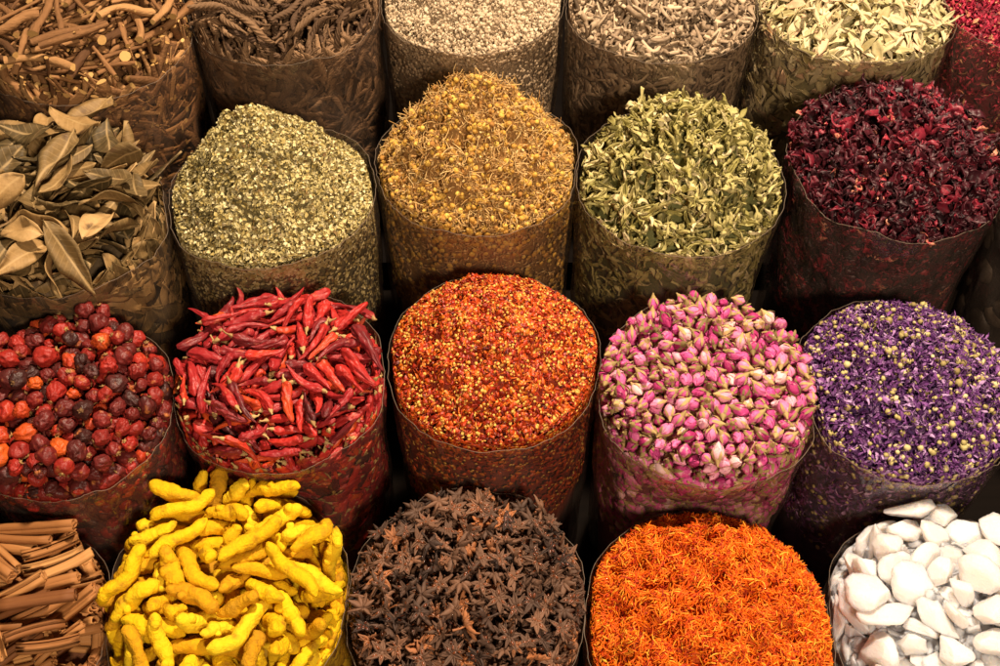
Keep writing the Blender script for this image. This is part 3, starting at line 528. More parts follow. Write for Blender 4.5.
  65, 338, 388, 456, 888, 64, -2, 10, -665, -586, 331, 187, 666, 410, 595, 1, -563, -561, 131, 241, -29, 737, -630, 14, -321, 125, 362, 573, -308, 312, -692, 12, 940, 337, 118, 376, 451, -265, 765, 0,
  346, -584, 167, 41, 770, -316, -553, 5, 924, 29, 65, 433, 196, -560, -678, 2, 553, -747, 29, 569, 73, 109, -812, 1, 308, 946, 335, 703, 698, -121, 68, 10, 106, 105, 419, 605, -728, -306, 104, 7,
  -877, -37, 118, 787, 353, 500, 83, 14, 211, 521, 488, 512, -302, -334, 732, 4, 642, 625, 176, 170, -58, 472, 863, 6, -114, -909, 475, 218, 649, 729, -10, 4, 958, 23, -98, 126, 489, 845, -176, 2,
  918, -196, -30, 884, 335, 219, -242, 5, 479, 554, 315, 65, 431, 886, 159, 0, 556, 112, 425, 235, -961, 110, 95, 8, -609, 292, 420, 30, -66, 961, -268, 2, -889, -445, -84, 648, -287, 678, 194, 3,
  -573, 205, 264, 226, 25, 133, -965, 10, -617, -8, 338, 175, 953, 244, 33, 9, 122, 882, 435, 475, -513, -632, 333, 11, -537, 681, 162, 3, -58, 998, -24, 8, -965, 243, 66, 67, 787, 613, 26, 5,
  802, 471, 82, 139, -863, -106, 473, 13, 327, -411, 144, 631, 721, 100, -268, 7, 767, -672, -12, 375, -76, 315, -869, 2, 291, -139, 225, 751, 650, 77, 85, 11, -373, -255, 302, 521, 796, -191, -241, 0,
  -347, 533, 180, 312, 434, -675, -509, 9, -9, 822, 387, 634, 283, 313, 648, 15, 293, -730, 129, 907, -318, 27, -274, 7, -152, -139, 351, 789, 95, 138, -591, 15, -241, -642, 175, 93, 931, 106, -336, 9,
  228, 564, 185, 618, -386, -626, 277, 10, -379, 191, 114, 3, -365, 517, 774, 10, 622, -479, -73, 440, 793, -276, -319, 9, -62, -497, 228, 463, -826, -218, 235, 5, -301, 9, 162, 317, 938, -63, -122, 12,
  552, -695, -112, 427, -292, -787, 336, 9, 364, 117, 218, 178, -328, -546, 750, 10, -1034, 41, -128, 540, 496, 675, 77, 6, -302, -102, 198, 423, 75, -828, 361, 9, -243, 578, 317, 728, -295, 284, -550, 7,
  -413, -669, -29, 321, -878, 146, -323, 5, 784, -263, -115, 246, -162, -891, -345, 15, 902, 387, -181, 158, -541, -813, 147, 14, -790, -281, -91, 163, 854, -477, 132, 13, 28, -58, 218, 260, 266, -365, -854, 8,
  377, 411, 150, 277, 612, 738, -66, 7, -847, -100, -48, 650, 90, 485, 578, 13, -552, -286, 187, 794, 123, 181, 568, 9, 553, -31, 48, 202, -496, 621, -573, 10, -156, -434, 87, 68, -294, -932, 200, 8,
  93, 783, 203, 417, -802, -311, 293, 7, 496, 824, 203, 775, 597, 12, -208, 5, 42, 474, 294, 986, -139, -79, 43, 4, -739, 500, 165, 190, 31, -774, -604, 11, -998, -166, -223, 456, 609, -597, -254, 11,
  -691, -251, 76, 624, 493, 544, 269, 14, -407, -833, 264, 561, -401, 88, 719, 7, 742, 370, -55, 569, 28, 463, 679, 6, 251, -515, 22, 753, -547, 328, 161, 5, -495, 517, 7, 838, -482, -40, -254, 8,
  225, -19, 113, 193, 341, 525, 755, 7, -625, 355, 188, 115, 324, -66, 937, 10, -585, -764, -23, 543, 268, 723, 333, 11, -767, -561, -173, 450, -148, 875, -103, 2, 89, 687, 49, 62, -344, -916, -198, 15,
 ]),
 'anise': (299, [  289, -254, 646, 916, 165, -26, 364, 5, -540, 77, 596, 573, 118, -117, -802, 0, -700, -660, 439, 651, 44, 122, -748, 3, 431, -309, 590, 768, 141, -71, -621, 11, 377, -564, 551, 35, 82, 248, -965, 3,
  610, -412, 528, 697, 92, 122, -701, 6, -390, -354, 604, 815, -88, 267, -508, 3, -93, -736, 581, 416, 213, 41, -883, 4, -367, 544, 543, 718, -151, 202, 648, 5, -193, -574, 629, 475, -368, -269, 753, 2,
  582, -238, 556, 924, 209, -58, 315, 7, 202, 610, 597, 975, 43, 96, 194, 9, 617, 98, 655, 813, 136, -345, 450, 2, -95, -343, 616, 79, 556, -722, -404, 0, -888, -271, 502, 317, -867, 327, 204, 12,
  532, -600, 507, 902, -89, -127, -403, 6, -696, -321, 573, 636, 220, -380, -635, 13, -584, -590, 412, 541, 333, 37, -771, 6, 108, 720, 533, 685, 60, -186, 701, 8, 823, -447, 473, 642, 134, -22, 755, 9,
  -172, 457, 559, 817, 20, 58, -574, 6, 172, -434, 618, 282, 724, 130, -616, 13, 13, 441, 576, 635, 466, -263, 558, 0, 413, -58, 636, 293, 143, -64, 943, 2, 38, -4, 652, 439, -363, -77, 818, 8,
  -228, -63, 524, 272, -298, 83, 911, 1, -559, 493, 489, 337, -18, -57, -940, 6, -605, -347, 426, 732, -84, 50, 674, 3, 852, 204, 437, 271, 65, 460, -843, 9, -802, 525, 384, 844, 3, -253, -473, 2,
  -321, 274, 630, 397, 405, 819, -92, 13, 182, -608, 506, 566, -489, 103, -656, 4, -882, -382, 375, 611, 83, 74, 784, 8, -370, -191, 571, 114, -816, 485, -293, 9, 768, 596, 468, 56, 274, 89, 956, 6,
  782, 59, 464, 605, 475, -87, 633, 6, 351, 372, 533, 861, -308, -103, -391, 0, 648, 510, 571, 105, -129, -217, 962, 10, -106, 149, 597, 578, 76, 779, -228, 0, 709, -247, 464, 8, -285, -45, 957, 5,
  137, 151, 598, 909, 60, 277, -304, 6, 300, 128, 632, 490, 218, 115, 836, 9, -349, -757, 533, 210, 106, 202, -951, 11, 90, -278, 566, 315, 112, 914, 229, 0, 857, -296, 460, 88, 838, 531, -90, 4,
  115, -721, 506, 486, -97, -454, 741, 7, 590, -691, 447, 22, 200, 391, 898, 13, 744, -690, 335, 90, 166, 31, -982, 5, 135, -121, 640, 984, 98, 116, -92, 3, 465, 505, 526, 393, 118, 13, -912, 12,
  -213, 334, 506, 958, -137, 138, 211, 3, -737, 182, 508, 399, -141, -144, 894, 3, -131, 656, 586, 724, -217, 116, -645, 8, 366, 537, 601, 444, 76, -10, 893, 10, -279, 90, 582, 847, -159, -506, -23, 3,
  -523, -282, 539, 424, -196, 653, -597, 12, -864, 115, 537, 132, -439, -135, 878, 3, -457, -440, 456, 508, -116, 362, 773, 12, 924, -146, 407, 372, -91, 351, -855, 10, -434, 362, 520, 919, 199, 322, -108, 2,
  22, -486, 608, 6, -573, -252, -780, 2, -42, -100, 613, 3, 224, -946, 234, 4, -676, 454, 402, 942, 171, -25, -288, 11, -264, 734, 590, 206, 271, -939, 51, 9, -697, -435, 428, 689, 586, -427, -5, 3,
  746, 325, 472, 633, -48, 442, -633, 1, 988, -187, 206, 511, 529, 132, 664, 6, 658, -538, 442, 28, -64, -145, 987, 12, -707, -164, 479, 182, 962, -132, 154, 1, -735, 331, 466, 286, -267, 799, 457, 6,
  -53, 271, 591, 497, -537, 632, -256, 4, 486, 747, 436, 196, 48, -957, -210, 11, -741, -113, 604, 857, -313, 337, -232, 13, -821, -518, 368, 425, -14, 519, -742, 8, 244, -8, 588, 170, 395, -868, 248, 13,
  -36, -227, 471, 272, -98, 318, -903, 1, -476, 648, 536, 62, -877, 348, 325, 8, 453, 214, 517, 412, -465, 162, -767, 8, -409, -38, 444, 393, 95, -160, 900, 0, 788, -110, 437, 519, -42, 850, -76, 10,
  -104, 865, 459, 68, 900, -115, -415, 8, -523, -117, 549, 236, 141, -335, -901, 13, 691, 449, 436, 566, -243, 49, -786, 13, -374, -668, 484, 442, -458, -547, -544, 1, -763, 11, 517, 666, 340, -88, 658, 3,
  -196, 181, 463, 905, -141, 179, 360, 7, 586, 245, 550, 632, 84, 188, -747, 7, 494, -95, 544, 417, 370, -297, -775, 6, 195, 424, 612, 520, 322, 790, -56, 12, -270, -279, 405, 265, -319, -61, 908, 0,
  595, -96, 570, 150, -847, 258, -440, 10, -606, 66, 430, 908, 79, -165, 378, 3, -80, -675, 487, 394, 188, 143, -888, 9, -19, -463, 475, 87, -524, 808, -254, 13, -315, 885, 390, 405, -403, 129, 811, 5,
  -467, -505, 357, 396, -571, -712, 102, 0, -850, 298, 371, 859, 427, -215, -184, 6, 665, 725, 465, 684, -310, -590, 296, 9, 875, -6, 416, 170, -532, 746, -362, 6, 332, -655, 468, 344, 754, -409, 384, 1,
  -206, -521, 550, 292, -934, -37, 203, 5, -587, -409, 346, 220, -687, -680, -134, 4, -375, -579, 422, 454, 264, 464, -713, 3, 93, 100, 501, 447, -255, 70, -854, 9, -563, -102, 405, 109, 927, -284, 220, 9,
  155, -131, 498, 890, 253, -98, -367, 9, 1025, 138, 198, 158, 827, 126, -524, 6, 848, 373, 311, 571, -739, 202, 294, 4, 135, 568, 505, 685, -269, 183, 652, 1, 26, 299, 470, 50, 973, -188, 127, 12,
  406, -337, 493, 486, 845, -222, -19, 6, -150, -138, 459, 304, -628, 716, -28, 7, -491, 737, 454, 313, -137, -924, -173, 8, -937, 105, 383, 169, -275, 118, 939, 8, 636, 67, 539, 977, -183, -100, -31, 0,
  -488, 198, 462, 413, 600, 681, 78, 3, -970, -83, 294, 897, 93, 356, -246, 5, 139, 832, 473, 548, 64, 221, -804, 5, -818, -466, 263, 917, 381, 85, -87, 13, 848, -470, 393, 19, -998, 46, -29, 3,
  212, 284, 547, 91, -690, 43, -717, 7, -71, 637, 472, 3, 138, 41, 990, 8, -378, 181, 416, 415, 892, 180, -6, 4, 212, 414, 416, 816, 76, 350, -455, 11, -559, 266, 496, 592, 238, -255, -727, 9,
  -15, -682, 317, 805, -174, -281, 493, 8, 441, -759, 448, 778, 283, 560, -22, 13, -186, -714, 338, 863, 480, -88, -133, 11, 335, -530, 464, 334, 118, -14, 935, 4, 696, -563, 280, 914, 320, 48, 244, 13,
  -914, -271, 258, 858, 441, -55, -259, 9, -866, -146, 392, 187, -479, -792, 327, 13, 930, -319, 264, 842, 341, -284, -307, 10, -884, -483, 109, 613, -61, -782, 97, 7, 135, -509, 434, 61, 196, 969, -136, 4,
  -801, 35, 391, 490, -773, -264, 304, 13, -164, -290, 471, 752, -290, 375, -457, 4, -304, -603, 320, 155, 112, -981, -22, 5, 300, 203, 500, 324, 846, 411, 100, 5, 591, 807, 278, 398, 656, -218, -603, 10,
  -497, -533, 238, 330, -34, -941, -67, 4, -285, -441, 376, 942, 41, -310, 123, 4, 541, 374, 493, 140, 263, 465, -833, 10, -652, 729, 334, 314, 259, -468, -785, 8, 900, 165, 292, 445, 441, 770, -122, 8,
  324, 864, 315, 845, -403, 230, -267, 2, 184, -473, 305, 95, -468, 850, 222, 12, 714, 303, 322, 19, 460, 536, -707, 1, -309, 532, 465, 310, 24, -207, -927, 11, 926, 296, 358, 975, 197, -100, 18, 13,
  728, -391, 197, 691, 554, -228, -405, 6, 753, -17, 277, 269, 104, -88, -954, 7, 426, -533, 306, 907, 130, 199, -347, 1, 586, 600, 467, 345, 420, -823, -167, 2, 326, 592, 530, 663, 87, 32, -743, 10,
  -99, 169, 356, 87, -955, -278, -51, 0, 548, -326, 327, 441, 650, -353, 507, 13, 180, -323, 440, 899, -42, -342, 271, 13, -763, -282, 207, 204, -291, -848, -393, 0, -560, 480, 336, 373, -188, -355, 836, 9,
  167, -654, 202, 257, -963, -10, -86, 9, 627, -444, 358, 812, 236, 59, -530, 2, -187, 630, 415, 1, 184, -969, 167, 0, 820, -608, 146, 66, -540, 490, -682, 12, -986, 40, 217, 653, -131, 476, -574, 9,
  464, -74, 389, 30, 71, 268, 960, 6, 200, -595, 333, 620, 570, -376, 386, 2, -966, -176, 159, 241, 132, 962, -3, 0, -498, 310, 379, 260, -635, -652, -323, 12, 885, -449, 218, 187, -498, -290, -796, 0,
  -119, -596, 378, 20, -49, 153, 987, 5, 844, 517, 210, 828, -353, -317, 299, 13, -57, 491, 417, 967, -162, 90, -173, 8, 771, 546, 329, 719, 159, -12, -676, 5, 203, 983, 291, 580, 713, -237, -314, 11,
  472, 46, 486, 289, 199, 551, -758, 2, 13, 657, 382, 78, 238, 141, -958, 12, 210, -63, 415, 569, -253, 770, 135, 7, -613, -587, 93, 563, -176, 75, 804, 12, 358, 88, 400, 374, 752, 459, -288, 13,
  510, -244, 437, 819, 60, 189, 539, 3, -20, 965, 328, 189, 108, 964, -152, 3, -384, -336, 509, 115, 186, -954, 206, 3, -665, 397, 210, 506, 207, -175, -819, 1, 647, -96, 401, 235, 615, -203, -725, 13,
  652, 452, 289, 27, 949, -141, -280, 9, 403, 559, 329, 591, 40, 172, 787, 8, 344, -345, 313, 220, 385, 895, -55, 7, -724, 100, 190, 146, 431, -887, -83, 12, -1, 8, 449, 625, 572, 263, 461, 13,
  124, 487, 461, 715, -137, -161, -667, 10, 951, -56, 297, 701, 593, 391, 62, 7, -172, -581, 293, 402, -343, 828, -187, 10, 751, -208, 168, 245, 455, 841, -159, 7, 52, 851, 385, 584, -23, 237, -776, 5,
  957, -184, 102, 130, 289, -29, 948, 3, 332, -453, 410, 90, -903, -417, -50, 12, 798, -257, 320, 696, 132, -703, -69, 2, 499, -590, 236, 27, -425, -526, -736, 10, -332, 31, 344, 181, -906, 353, 146, 13,
  -700, -212, 363, 527, -321, -785, 54, 13, -795, 547, 276, 96, -805, 497, 309, 10, -330, 710, 392, 594, -74, -532, -599, 1, 522, -670, 339, 330, 913, -145, 191, 10, 653, 130, 451, 42, -969, -241, -48, 3,
  -210, 837, 333, 903, 90, -394, 148, 13, -688, 189, 373, 307, -73, 487, 814, 13, 967, -430, -61, 57, 726, -177, -662, 3, 516, 344, 383, 391, 816, 250, -345, 13, -93, -401, 314, 52, -671, -646, -360, 2,
  -934, 276, 218, 198, 901, 347, 167, 12, -325, 890, 168, 762, -384, 484, -193, 1, 870, 51, 201, 35, 418, -880, 223, 11, -806, -85, 224, 10, -211, -19, 977, 5, 275, -780, 353, 153, -3, 986, 68, 7,
  -661, -599, 271, 69, 355, 73, -929, 12, -876, 412, 231, 325, -483, 216, 784, 3, -71, -552, 275, 122, -947, -278, -101, 6, -497, 604, 338, 451, -320, -325, -768, 13, 401, 229, 336, 789, 508, 72, -338, 2,
  774, -432, 74, 725, -491, 444, -190, 0, 824, -71, 109, 587, -201, 54, 782, 4, -754, -626, 14, 604, -179, -711, 312, 0, -126, 538, 305, 456, 374, 778, 215, 0, -460, -355, 295, 590, -320, 738, 69, 10,
  689, 167, 310, 346, 656, -638, -208, 7, -455, 784, 261, 471, 443, 101, 756, 4, 448, 793, 266, 311, 190, -242, -899, 5, -144, 14, 372, 976, 202, 79, -26, 13, 309, 659, 253, 964, 16, 210, 165, 4,
  441, 434, 378, 471, -222, -483, -704, 1, 711, 111, 204, 376, -80, -923, 38, 1, -353, 557, 322, 857, -310, 207, -355, 2, -235, 351, 404, 150, -722, 496, -459, 5, 260, 709, 402, 846, -531, -54, -5, 9,
  -692, -413, 120, 44, -925, -230, -301, 5, -74, 787, 307, 214, 973, 4, 88, 4, -641, 620, 280, 65, 874, -478, 64, 5, 521, 251, 295, 170, -330, 682, -630, 3, 549, 600, 130, 263, 162, -517, -799, 2,
  334, -217, 473, 212, -299, 321, -873, 13, -40, 932, 163, 321, -70, -148, 933, 4, 43, 376, 336, 3, 680, -655, -330, 13, 223, 491, 319, 894, 90, 215, -382, 9, 672, -603, 101, 933, -234, -241, 127, 4,
  608, -443, 233, 348, -361, -804, 321, 5, -557, 860, 275, 186, -338, 618, -685, 4, -545, 861, -7, 289, 337, -275, 852, 8, 726, 727, 311, 224, -338, -468, 786, 3, -338, 383, 415, 579, -129, 739, -320, 13,
  -920, -334, 41, 185, -34, -616, 765, 12, -223, 934, 291, 474, -743, -404, -244, 5, -404, 869, 100, 330, 312, 229, 861, 4, 267, 927, 151, 277, 533, 97, -793, 1, -376, -775, 351, 291, -886, -360, 15, 5,
  -280, 539, 246, 162, 169, -949, -211, 10, -535, 571, 188, 483, 599, 512, -381, 2, -825, 143, 284, 92, -739, -664, 69, 1, -724, 390, 304, 353, 743, 567, 49, 12, -595, -809, 375, 955, 121, 33, -268, 7,
  -637, -83, 194, 273, 188, 86, -940, 1, -479, 402, 239, 218, 915, 67, 333, 9, -646, -486, 213, 11, 472, -874, -115, 4, -468, -872, 460, 881, 128, -71, -450, 10, -504, -776, 244, 173, -515, 791, 283, 10,
  -1037, 104, 106, 306, 583, 53, 751, 3, 1030, -6, 22, 257, -141, -713, 637, 2, 308, -555, 222, 569, -318, 669, -357, 10, 919, 203, 102, 475, 63, -195, 856, 10, 587, -772, 306, 914, -310, -233, 121, 13,
  89, -203, 357, 935, 311, -142, -94, 13, -860, 333, 136, 972, 75, -210, 75, 10, -793, 210, 121, 133, 229, -248, 932, 6, 65, -742, 255, 525, -154, 1, 837, 8, 821, 303, 178, 951, -303, 38, 54, 13,
  -31, -875, 532, 81, -158, -981, 78, 2, 363, 506, 187, 948, -314, -24, -37, 11, -590, 135, 308, 315, 763, -419, 378, 11, 374, 585, 429, 733, 57, 21, 677, 4, 438, -481, 173, 563, 353, -10, 747, 4,
  -838, -496, -59, 504, 358, 168, -768, 1, -96, -258, 343, 61, 545, 712, -438, 10, -474, 742, 70, 191, -893, 267, 307, 2, 536, 78, 287, 373, -32, -528, -762, 0, 851, -257, 40, 507, -37, 549, -663, 3,
  522, 903, -57, 102, 668, 617, -402, 5, -985, -259, -65, 164, 860, 307, 373, 11, -536, -32, 295, 86, 570, 813, 85, 12, 399, -715, 248, 168, 85, -978, 94, 12, 132, 840, 27, 883, -368, 259, 134, 5,
  499, 466, 175, 267, 526, 464, 661, 6, -315, -408, 305, 55, 474, 862, 174, 5, 941, 255, 23, 749, 142, 20, -647, 11, 96, 1035, -59, 402, 850, 289, -182, 5, -413, -213, 289, 35, 974, -196, 110, 7,
  -925, 276, 25, 819, -412, -10, -400, 4, 621, -206, 260, 62, -739, 186, -644, 2, 155, 216, 333, 949, -273, 19, 156, 12, 593, 809, 63, 702, -470, 468, -260, 12, 261, 708, 179, 369, 894, -87, -241, 4,
  -632, 709, 123, 606, 129, -127, -775, 4, -587, -294, 249, 31, -624, -142, -767, 2, 436, 815, 68, 619, -109, 176, -758, 1, -236, 1000, 61, 95, -270, -640, 713, 9, 117, 675, 342, 130, 984, 31, -115, 8,
  -824, 10, 109, 169, 959, 14, 226, 13, 872, 395, -23, 390, -236, 395, 798, 1, -850, 532, -13, 97, -352, -429, -826, 7, 1017, 162, -92, 480, 442, 424, 628, 6, -803, 606, 136, 180, -544, 89, 814, 3,
  -616, 279, 219, 117, 532, 802, -244, 11, 538, 723, 234, 373, 545, -620, 424, 4, 602, -108, 200, 720, 496, 204, 442, 10, 426, 660, 145, 812, -476, -82, -326, 10, 449, 820, 145, 906, 52, -42, 419, 8,
  224, -951, 452, 490, 211, 386, 752, 9, -837, -169, 133, 412, -361, 825, 136, 4, -367, -631, 181, 672, 303, -643, -207, 7, -3, 749, 148, 515, 38, -375, -770, 5, 313, 897, 1, 330, -151, -70, -929, 4,
  -671, 531, 35, 691, -405, -59, 596, 10, -397, 251, 256, 430, 85, 2, -899, 10, 684, 355, 82, 405, -161, -1, -900, 5, 837, 540, 10, 587, -668, -444, -113, 2, 322, -871, 446, 177, -514, -159, -824, 6,
  68, 576, 240, 941, -240, 61, -232, 5, -490, -721, 131, 180, 144, -960, 161, 2, 441, -118, 305, 953, -181, 133, -203, 4, -318, 681, 180, 175, 616, 463, 613, 6, -195, 777, 176, 17, -616, 770, -162, 8,
  176, 825, 228, 385, 527, 756, -50, 7, -817, 388, 103, 355, -207, 887, 211, 8, 669, 527, 156, 377, 69, -834, -397, 10, -657, -741, 197, 343, -148, -714, 592, 0,
 ]),
 'cinnamon': (56, [  490, -106, 701, 96, 993, 61, 40, 3, 614, -426, 505, 975, 130, 132, 125, 9, 197, 655, 592, 426, -898, -18, -108, 6, 493, -322, 612, 881, -316, 133, 326, 2, 404, 492, 517, 924, 281, 128, 224, 9,
  600, -34, 317, 660, 683, -16, 312, 3, 634, -325, 366, 860, -362, -238, 269, 2, 574, 321, 494, 54, -956, -284, 52, 2, 145, -45, 604, 937, -267, -157, 165, 8, 550, 120, 574, 202, -969, -132, -49, 4,
  440, 376, 464, 958, 33, 118, 258, 9, 467, -68, 468, 926, -277, -123, 225, 4, 84, 558, 561, 742, 664, -89, -9, 7, 145, -595, 458, 935, -59, -54, 346, 6, -19, 520, 483, 775, 627, -77, -22, 5,
  575, 300, 238, 971, -78, 119, 193, 4, 11, 384, 580, 802, 501, -186, -266, 4, 626, 137, 120, 44, -908, 220, -354, 0, -42, -284, 530, 589, 807, 39, -3, 1, -103, 337, 650, 429, -849, 249, -179, 0,
  636, -176, 179, 944, 294, 65, 134, 5, 193, -409, 222, 704, 700, 31, 116, 0, 5, 375, 413, 990, -53, 5, -130, 4, 680, -87, -82, 325, -930, 0, 173, 4, 250, -471, 104, 9, -994, -88, -63, 0,
  357, 431, 412, 265, -832, -481, 82, 7, 281, -582, 178, 725, 655, 94, 194, 7, 327, -382, 363, 820, 530, 27, 215, 5, 229, -103, 541, 947, -259, -156, 107, 3, 117, 231, 480, 951, 212, 55, -219, 7,
  75, 792, 122, 406, 828, -258, 289, 8, 487, 651, -1, 379, -630, -443, -513, 5, 705, -12, 119, 769, 443, -461, 6, 7, 29, 322, 293, 436, -79, 60, -895, 8, 142, 665, 419, 779, -568, 225, -138, 5,
  210, 779, 65, 58, 898, -125, 417, 6, -66, 241, 436, 957, -175, 137, -186, 9, 140, -312, 663, 583, -649, 400, -282, 11, 85, 13, 78, 875, 462, 27, 141, 6, 313, 133, 226, 812, 466, 300, 183, 6,
  166, -296, 273, 194, -971, -141, 0, 10, -148, 673, 125, 264, -962, 73, 15, 3, 93, -66, 194, 468, -876, 42, 114, 6, 315, -52, 362, 942, 198, -17, 272, 2, -220, 11, 595, 817, -557, 18, 148, 11,
  -295, 187, 618, 765, 630, 104, -88, 8, 798, 290, -163, 751, -304, -35, -585, 5, 521, 446, -102, 693, -591, 400, -101, 5, -229, 617, 237, 482, 876, -10, 15, 3, 549, -165, -147, 948, 278, 154, -25, 7,
  -14, -349, 402, 801, 593, -88, -11, 9, 410, -349, -77, 877, -471, 98, 1, 7, -17, -643, 358, 616, 762, 198, 11, 11, 48, 492, 168, 424, 878, 209, 76, 7, -21, 561, 381, 841, -530, 19, -111, 11,
  -63, -405, 509, 683, 724, -19, 97, 1, -202, 791, 240, 770, -621, -31, 143, 2, 596, 23, -138, 729, -666, -7, 157, 11, 35, -366, 75, 815, 578, 45, 14, 3, -22, -7, 317, 537, 752, 376, 75, 1,
  38, 522, -101, 958, -222, -23, 179, 0, 354, -676, 96, 221, 941, 219, 134, 1, -190, 534, 41, 817, 544, 170, 83, 10,
 ]),
 'salt': (51, [  87, 85, 726, 118, 481, 812, 309, 11, -683, -142, 526, 8, 41, -114, -993, 6, -791, 47, 564, 19, -952, 266, -152, 8, -398, 112, 593, 246, -925, 288, 39, 8, -767, -379, 319, 735, 241, -522, -359, 10,
  169, -442, 627, 65, 197, -929, 308, 10, -199, -507, 565, 579, -237, -3, -780, 4, -248, 322, 536, 834, 398, 97, 369, 11, -514, 528, 459, 203, 654, 610, 399, 4, -295, -217, 610, 537, 182, 80, 820, 12,
  -243, 746, 370, 63, -152, -277, -946, 10, 223, 617, 415, 47, -396, 916, -34, 8, -170, 180, 622, 449, 663, -68, 595, 4, 130, -174, 647, 670, 57, -378, -637, 0, 440, 680, 529, 36, 856, 512, -70, 11,
  -481, 241, 478, 105, -612, 780, 80, 8, -509, -409, 473, 544, 367, 495, -569, 4, 269, 435, 543, 16, 811, 552, -194, 8, -42, -32, 649, 407, -795, 375, 250, 7, -220, 953, 413, 903, -411, -121, -25, 3,
  -933, 10, 350, 693, -520, 450, -217, 6, -452, -247, 471, 225, -282, -371, -856, 5, -757, 298, 453, 454, 456, 580, 500, 13, 40, 881, 443, 826, -206, 48, -522, 5, -670, 679, 250, 591, -105, 700, -388, 7,
  -976, 22, 143, 557, -461, -628, 286, 7, -73, 630, 463, 292, 349, -82, 887, 2, -135, -211, 629, 459, 711, -502, -176, 5, 23, 443, 440, 361, 23, 916, -175, 4, -316, -627, 414, 107, -833, 543, 16, 10,
  37, 819, 327, 23, 317, -911, 261, 8, -148, -28, 484, 163, -955, -246, 7, 4, 179, -709, 380, 483, -192, -737, 432, 10, -751, 416, 267, 277, -189, -936, -108, 2, -576, 624, 301, 105, -659, 480, 570, 7,
  -877, 155, -1, 750, -192, 166, -612, 4, -67, -683, 483, 629, 203, 188, -727, 13, -596, -507, 253, 336, 336, -42, -879, 5, -583, -16, 435, 237, 362, 506, 747, 7, -436, 856, 173, 289, -16, -682, -672, 11,
  -602, 231, 336, 606, -23, 93, -789, 2, -902, -142, -64, 112, -777, 514, -346, 9, -870, -418, -78, 600, 648, -277, -380, 11, -886, 148, 172, 475, -659, 523, -259, 7, -866, 370, 73, 395, 250, 53, -882, 5,
  158, 806, 248, 33, 901, -314, 299, 2, 28, -144, 437, 248, 709, 536, -384, 7, -605, 642, 40, 250, -934, 239, 91, 4, -46, 935, 95, 857, -108, -434, -257, 13, -664, -141, 385, 788, -75, 243, -560, 7,
  180, -147, 497, 371, -48, 265, 889, 7, -294, 141, 385, 398, -257, 29, -880, 1, -637, -696, 300, 63, 357, 397, 843, 1, 302, 115, 577, 77, 730, 97, 672, 5, -37, -374, 394, 374, 109, -50, 919, 10,
  395, 664, 375, 502, 205, 65, -838, 1, 513, 360, 454, 63, 836, 544, -41, 12,
 ]),
 'rosebud': (300, [  -289, -763, 409, 978, 117, -11, 172, 3, 422, -237, 408, 892, -147, 266, -336, 10, -215, 86, 482, 142, 220, 875, 407, 10, 297, 241, 503, 53, 648, -466, -600, 10, 48, -515, 442, 752, -189, -5, 631, 3,
  830, -454, 323, 7, -321, 556, 767, 6, -543, -433, 450, 69, -143, 906, -392, 0, 355, -828, 316, 198, 861, 241, -402, 5, -364, -589, 410, 424, 222, 566, -671, 7, 745, -196, 370, 217, 364, 126, 897, 1,
  -329, -880, 347, 714, 286, -324, 550, 4, 690, 142, 366, 84, 768, 613, 168, 10, 156, -762, 385, 473, 422, -680, -369, 3, 27, -741, 357, 834, -163, 526, -39, 3, 218, -456, 382, 381, -906, 168, 71, 10,
  -408, 134, 414, 467, 101, 264, 838, 6, -322, -448, 460, 308, -110, 917, -229, 5, -4, -111, 464, 156, -782, 595, -100, 5, 58, 324, 438, 9, 672, 697, 248, 3, -651, -699, 226, 54, 293, 108, -948, 5,
  -264, -204, 502, 26, 592, -784, 185, 4, 253, -155, 445, 184, -354, 672, 624, 2, -779, -459, 361, 414, 473, -741, 234, 11, 82, -331, 433, 445, -868, 48, 217, 6, 308, 21, 417, 290, 47, 550, 781, 8,
  -200, 393, 445, 775, -478, 374, -175, 4, 378, -885, 202, 523, 21, 40, -851, 4, 608, -448, 409, 664, -31, -27, 747, 1, -322, -919, 85, 734, 641, -224, -8, 8, -205, -870, 386, 770, -364, 412, 324, 9,
  -487, 347, 444, 403, -124, 538, 730, 0, -544, 104, 478, 344, 188, 852, 346, 11, -741, -577, 303, 99, 859, 244, -439, 1, -93, -768, 435, 67, 577, -705, -406, 5, 738, 433, 381, 810, 285, 244, 451, 11,
  129, -942, 275, 508, 679, -523, 88, 9, 557, -770, 207, 169, 89, -348, -918, 11, 462, -590, 381, 621, -465, 363, -517, 9, 403, -417, 402, 407, 39, 526, 745, 4, -94, -421, 467, 516, -516, 217, 648, 5,
  166, 41, 400, 327, 314, -460, 763, 3, 455, -9, 340, 998, -5, 44, -35, 2, -626, -616, 313, 437, 99, 543, 710, 7, -88, -957, 176, 176, -263, 300, -900, 1, -145, -937, 318, 154, 363, 910, 125, 2,
  661, 684, 340, 219, -884, 314, 268, 3, -702, 433, 370, 568, -436, 684, -138, 6, 394, -682, 319, 447, 814, -19, -370, 6, 225, 119, 486, 261, -920, 239, -166, 0, -538, -785, 314, 68, 408, -881, 230, 11,
  206, -581, 360, 286, 73, -475, 829, 3, -957, 13, 205, 781, 187, 417, 426, 6, -212, -398, 395, 5, -89, -816, -572, 10, -472, -655, 359, 5, 935, 260, 243, 2, -293, -314, 442, 287, -509, 552, 595, 8,
  182, -884, 378, 215, 767, 494, 347, 11, 618, -568, 325, 114, 110, 728, 667, 2, -31, -202, 380, 204, 762, 335, -516, 3, 795, -512, 205, 695, 61, -44, -715, 6, -49, -938, 415, 732, 2, -355, 581, 1,
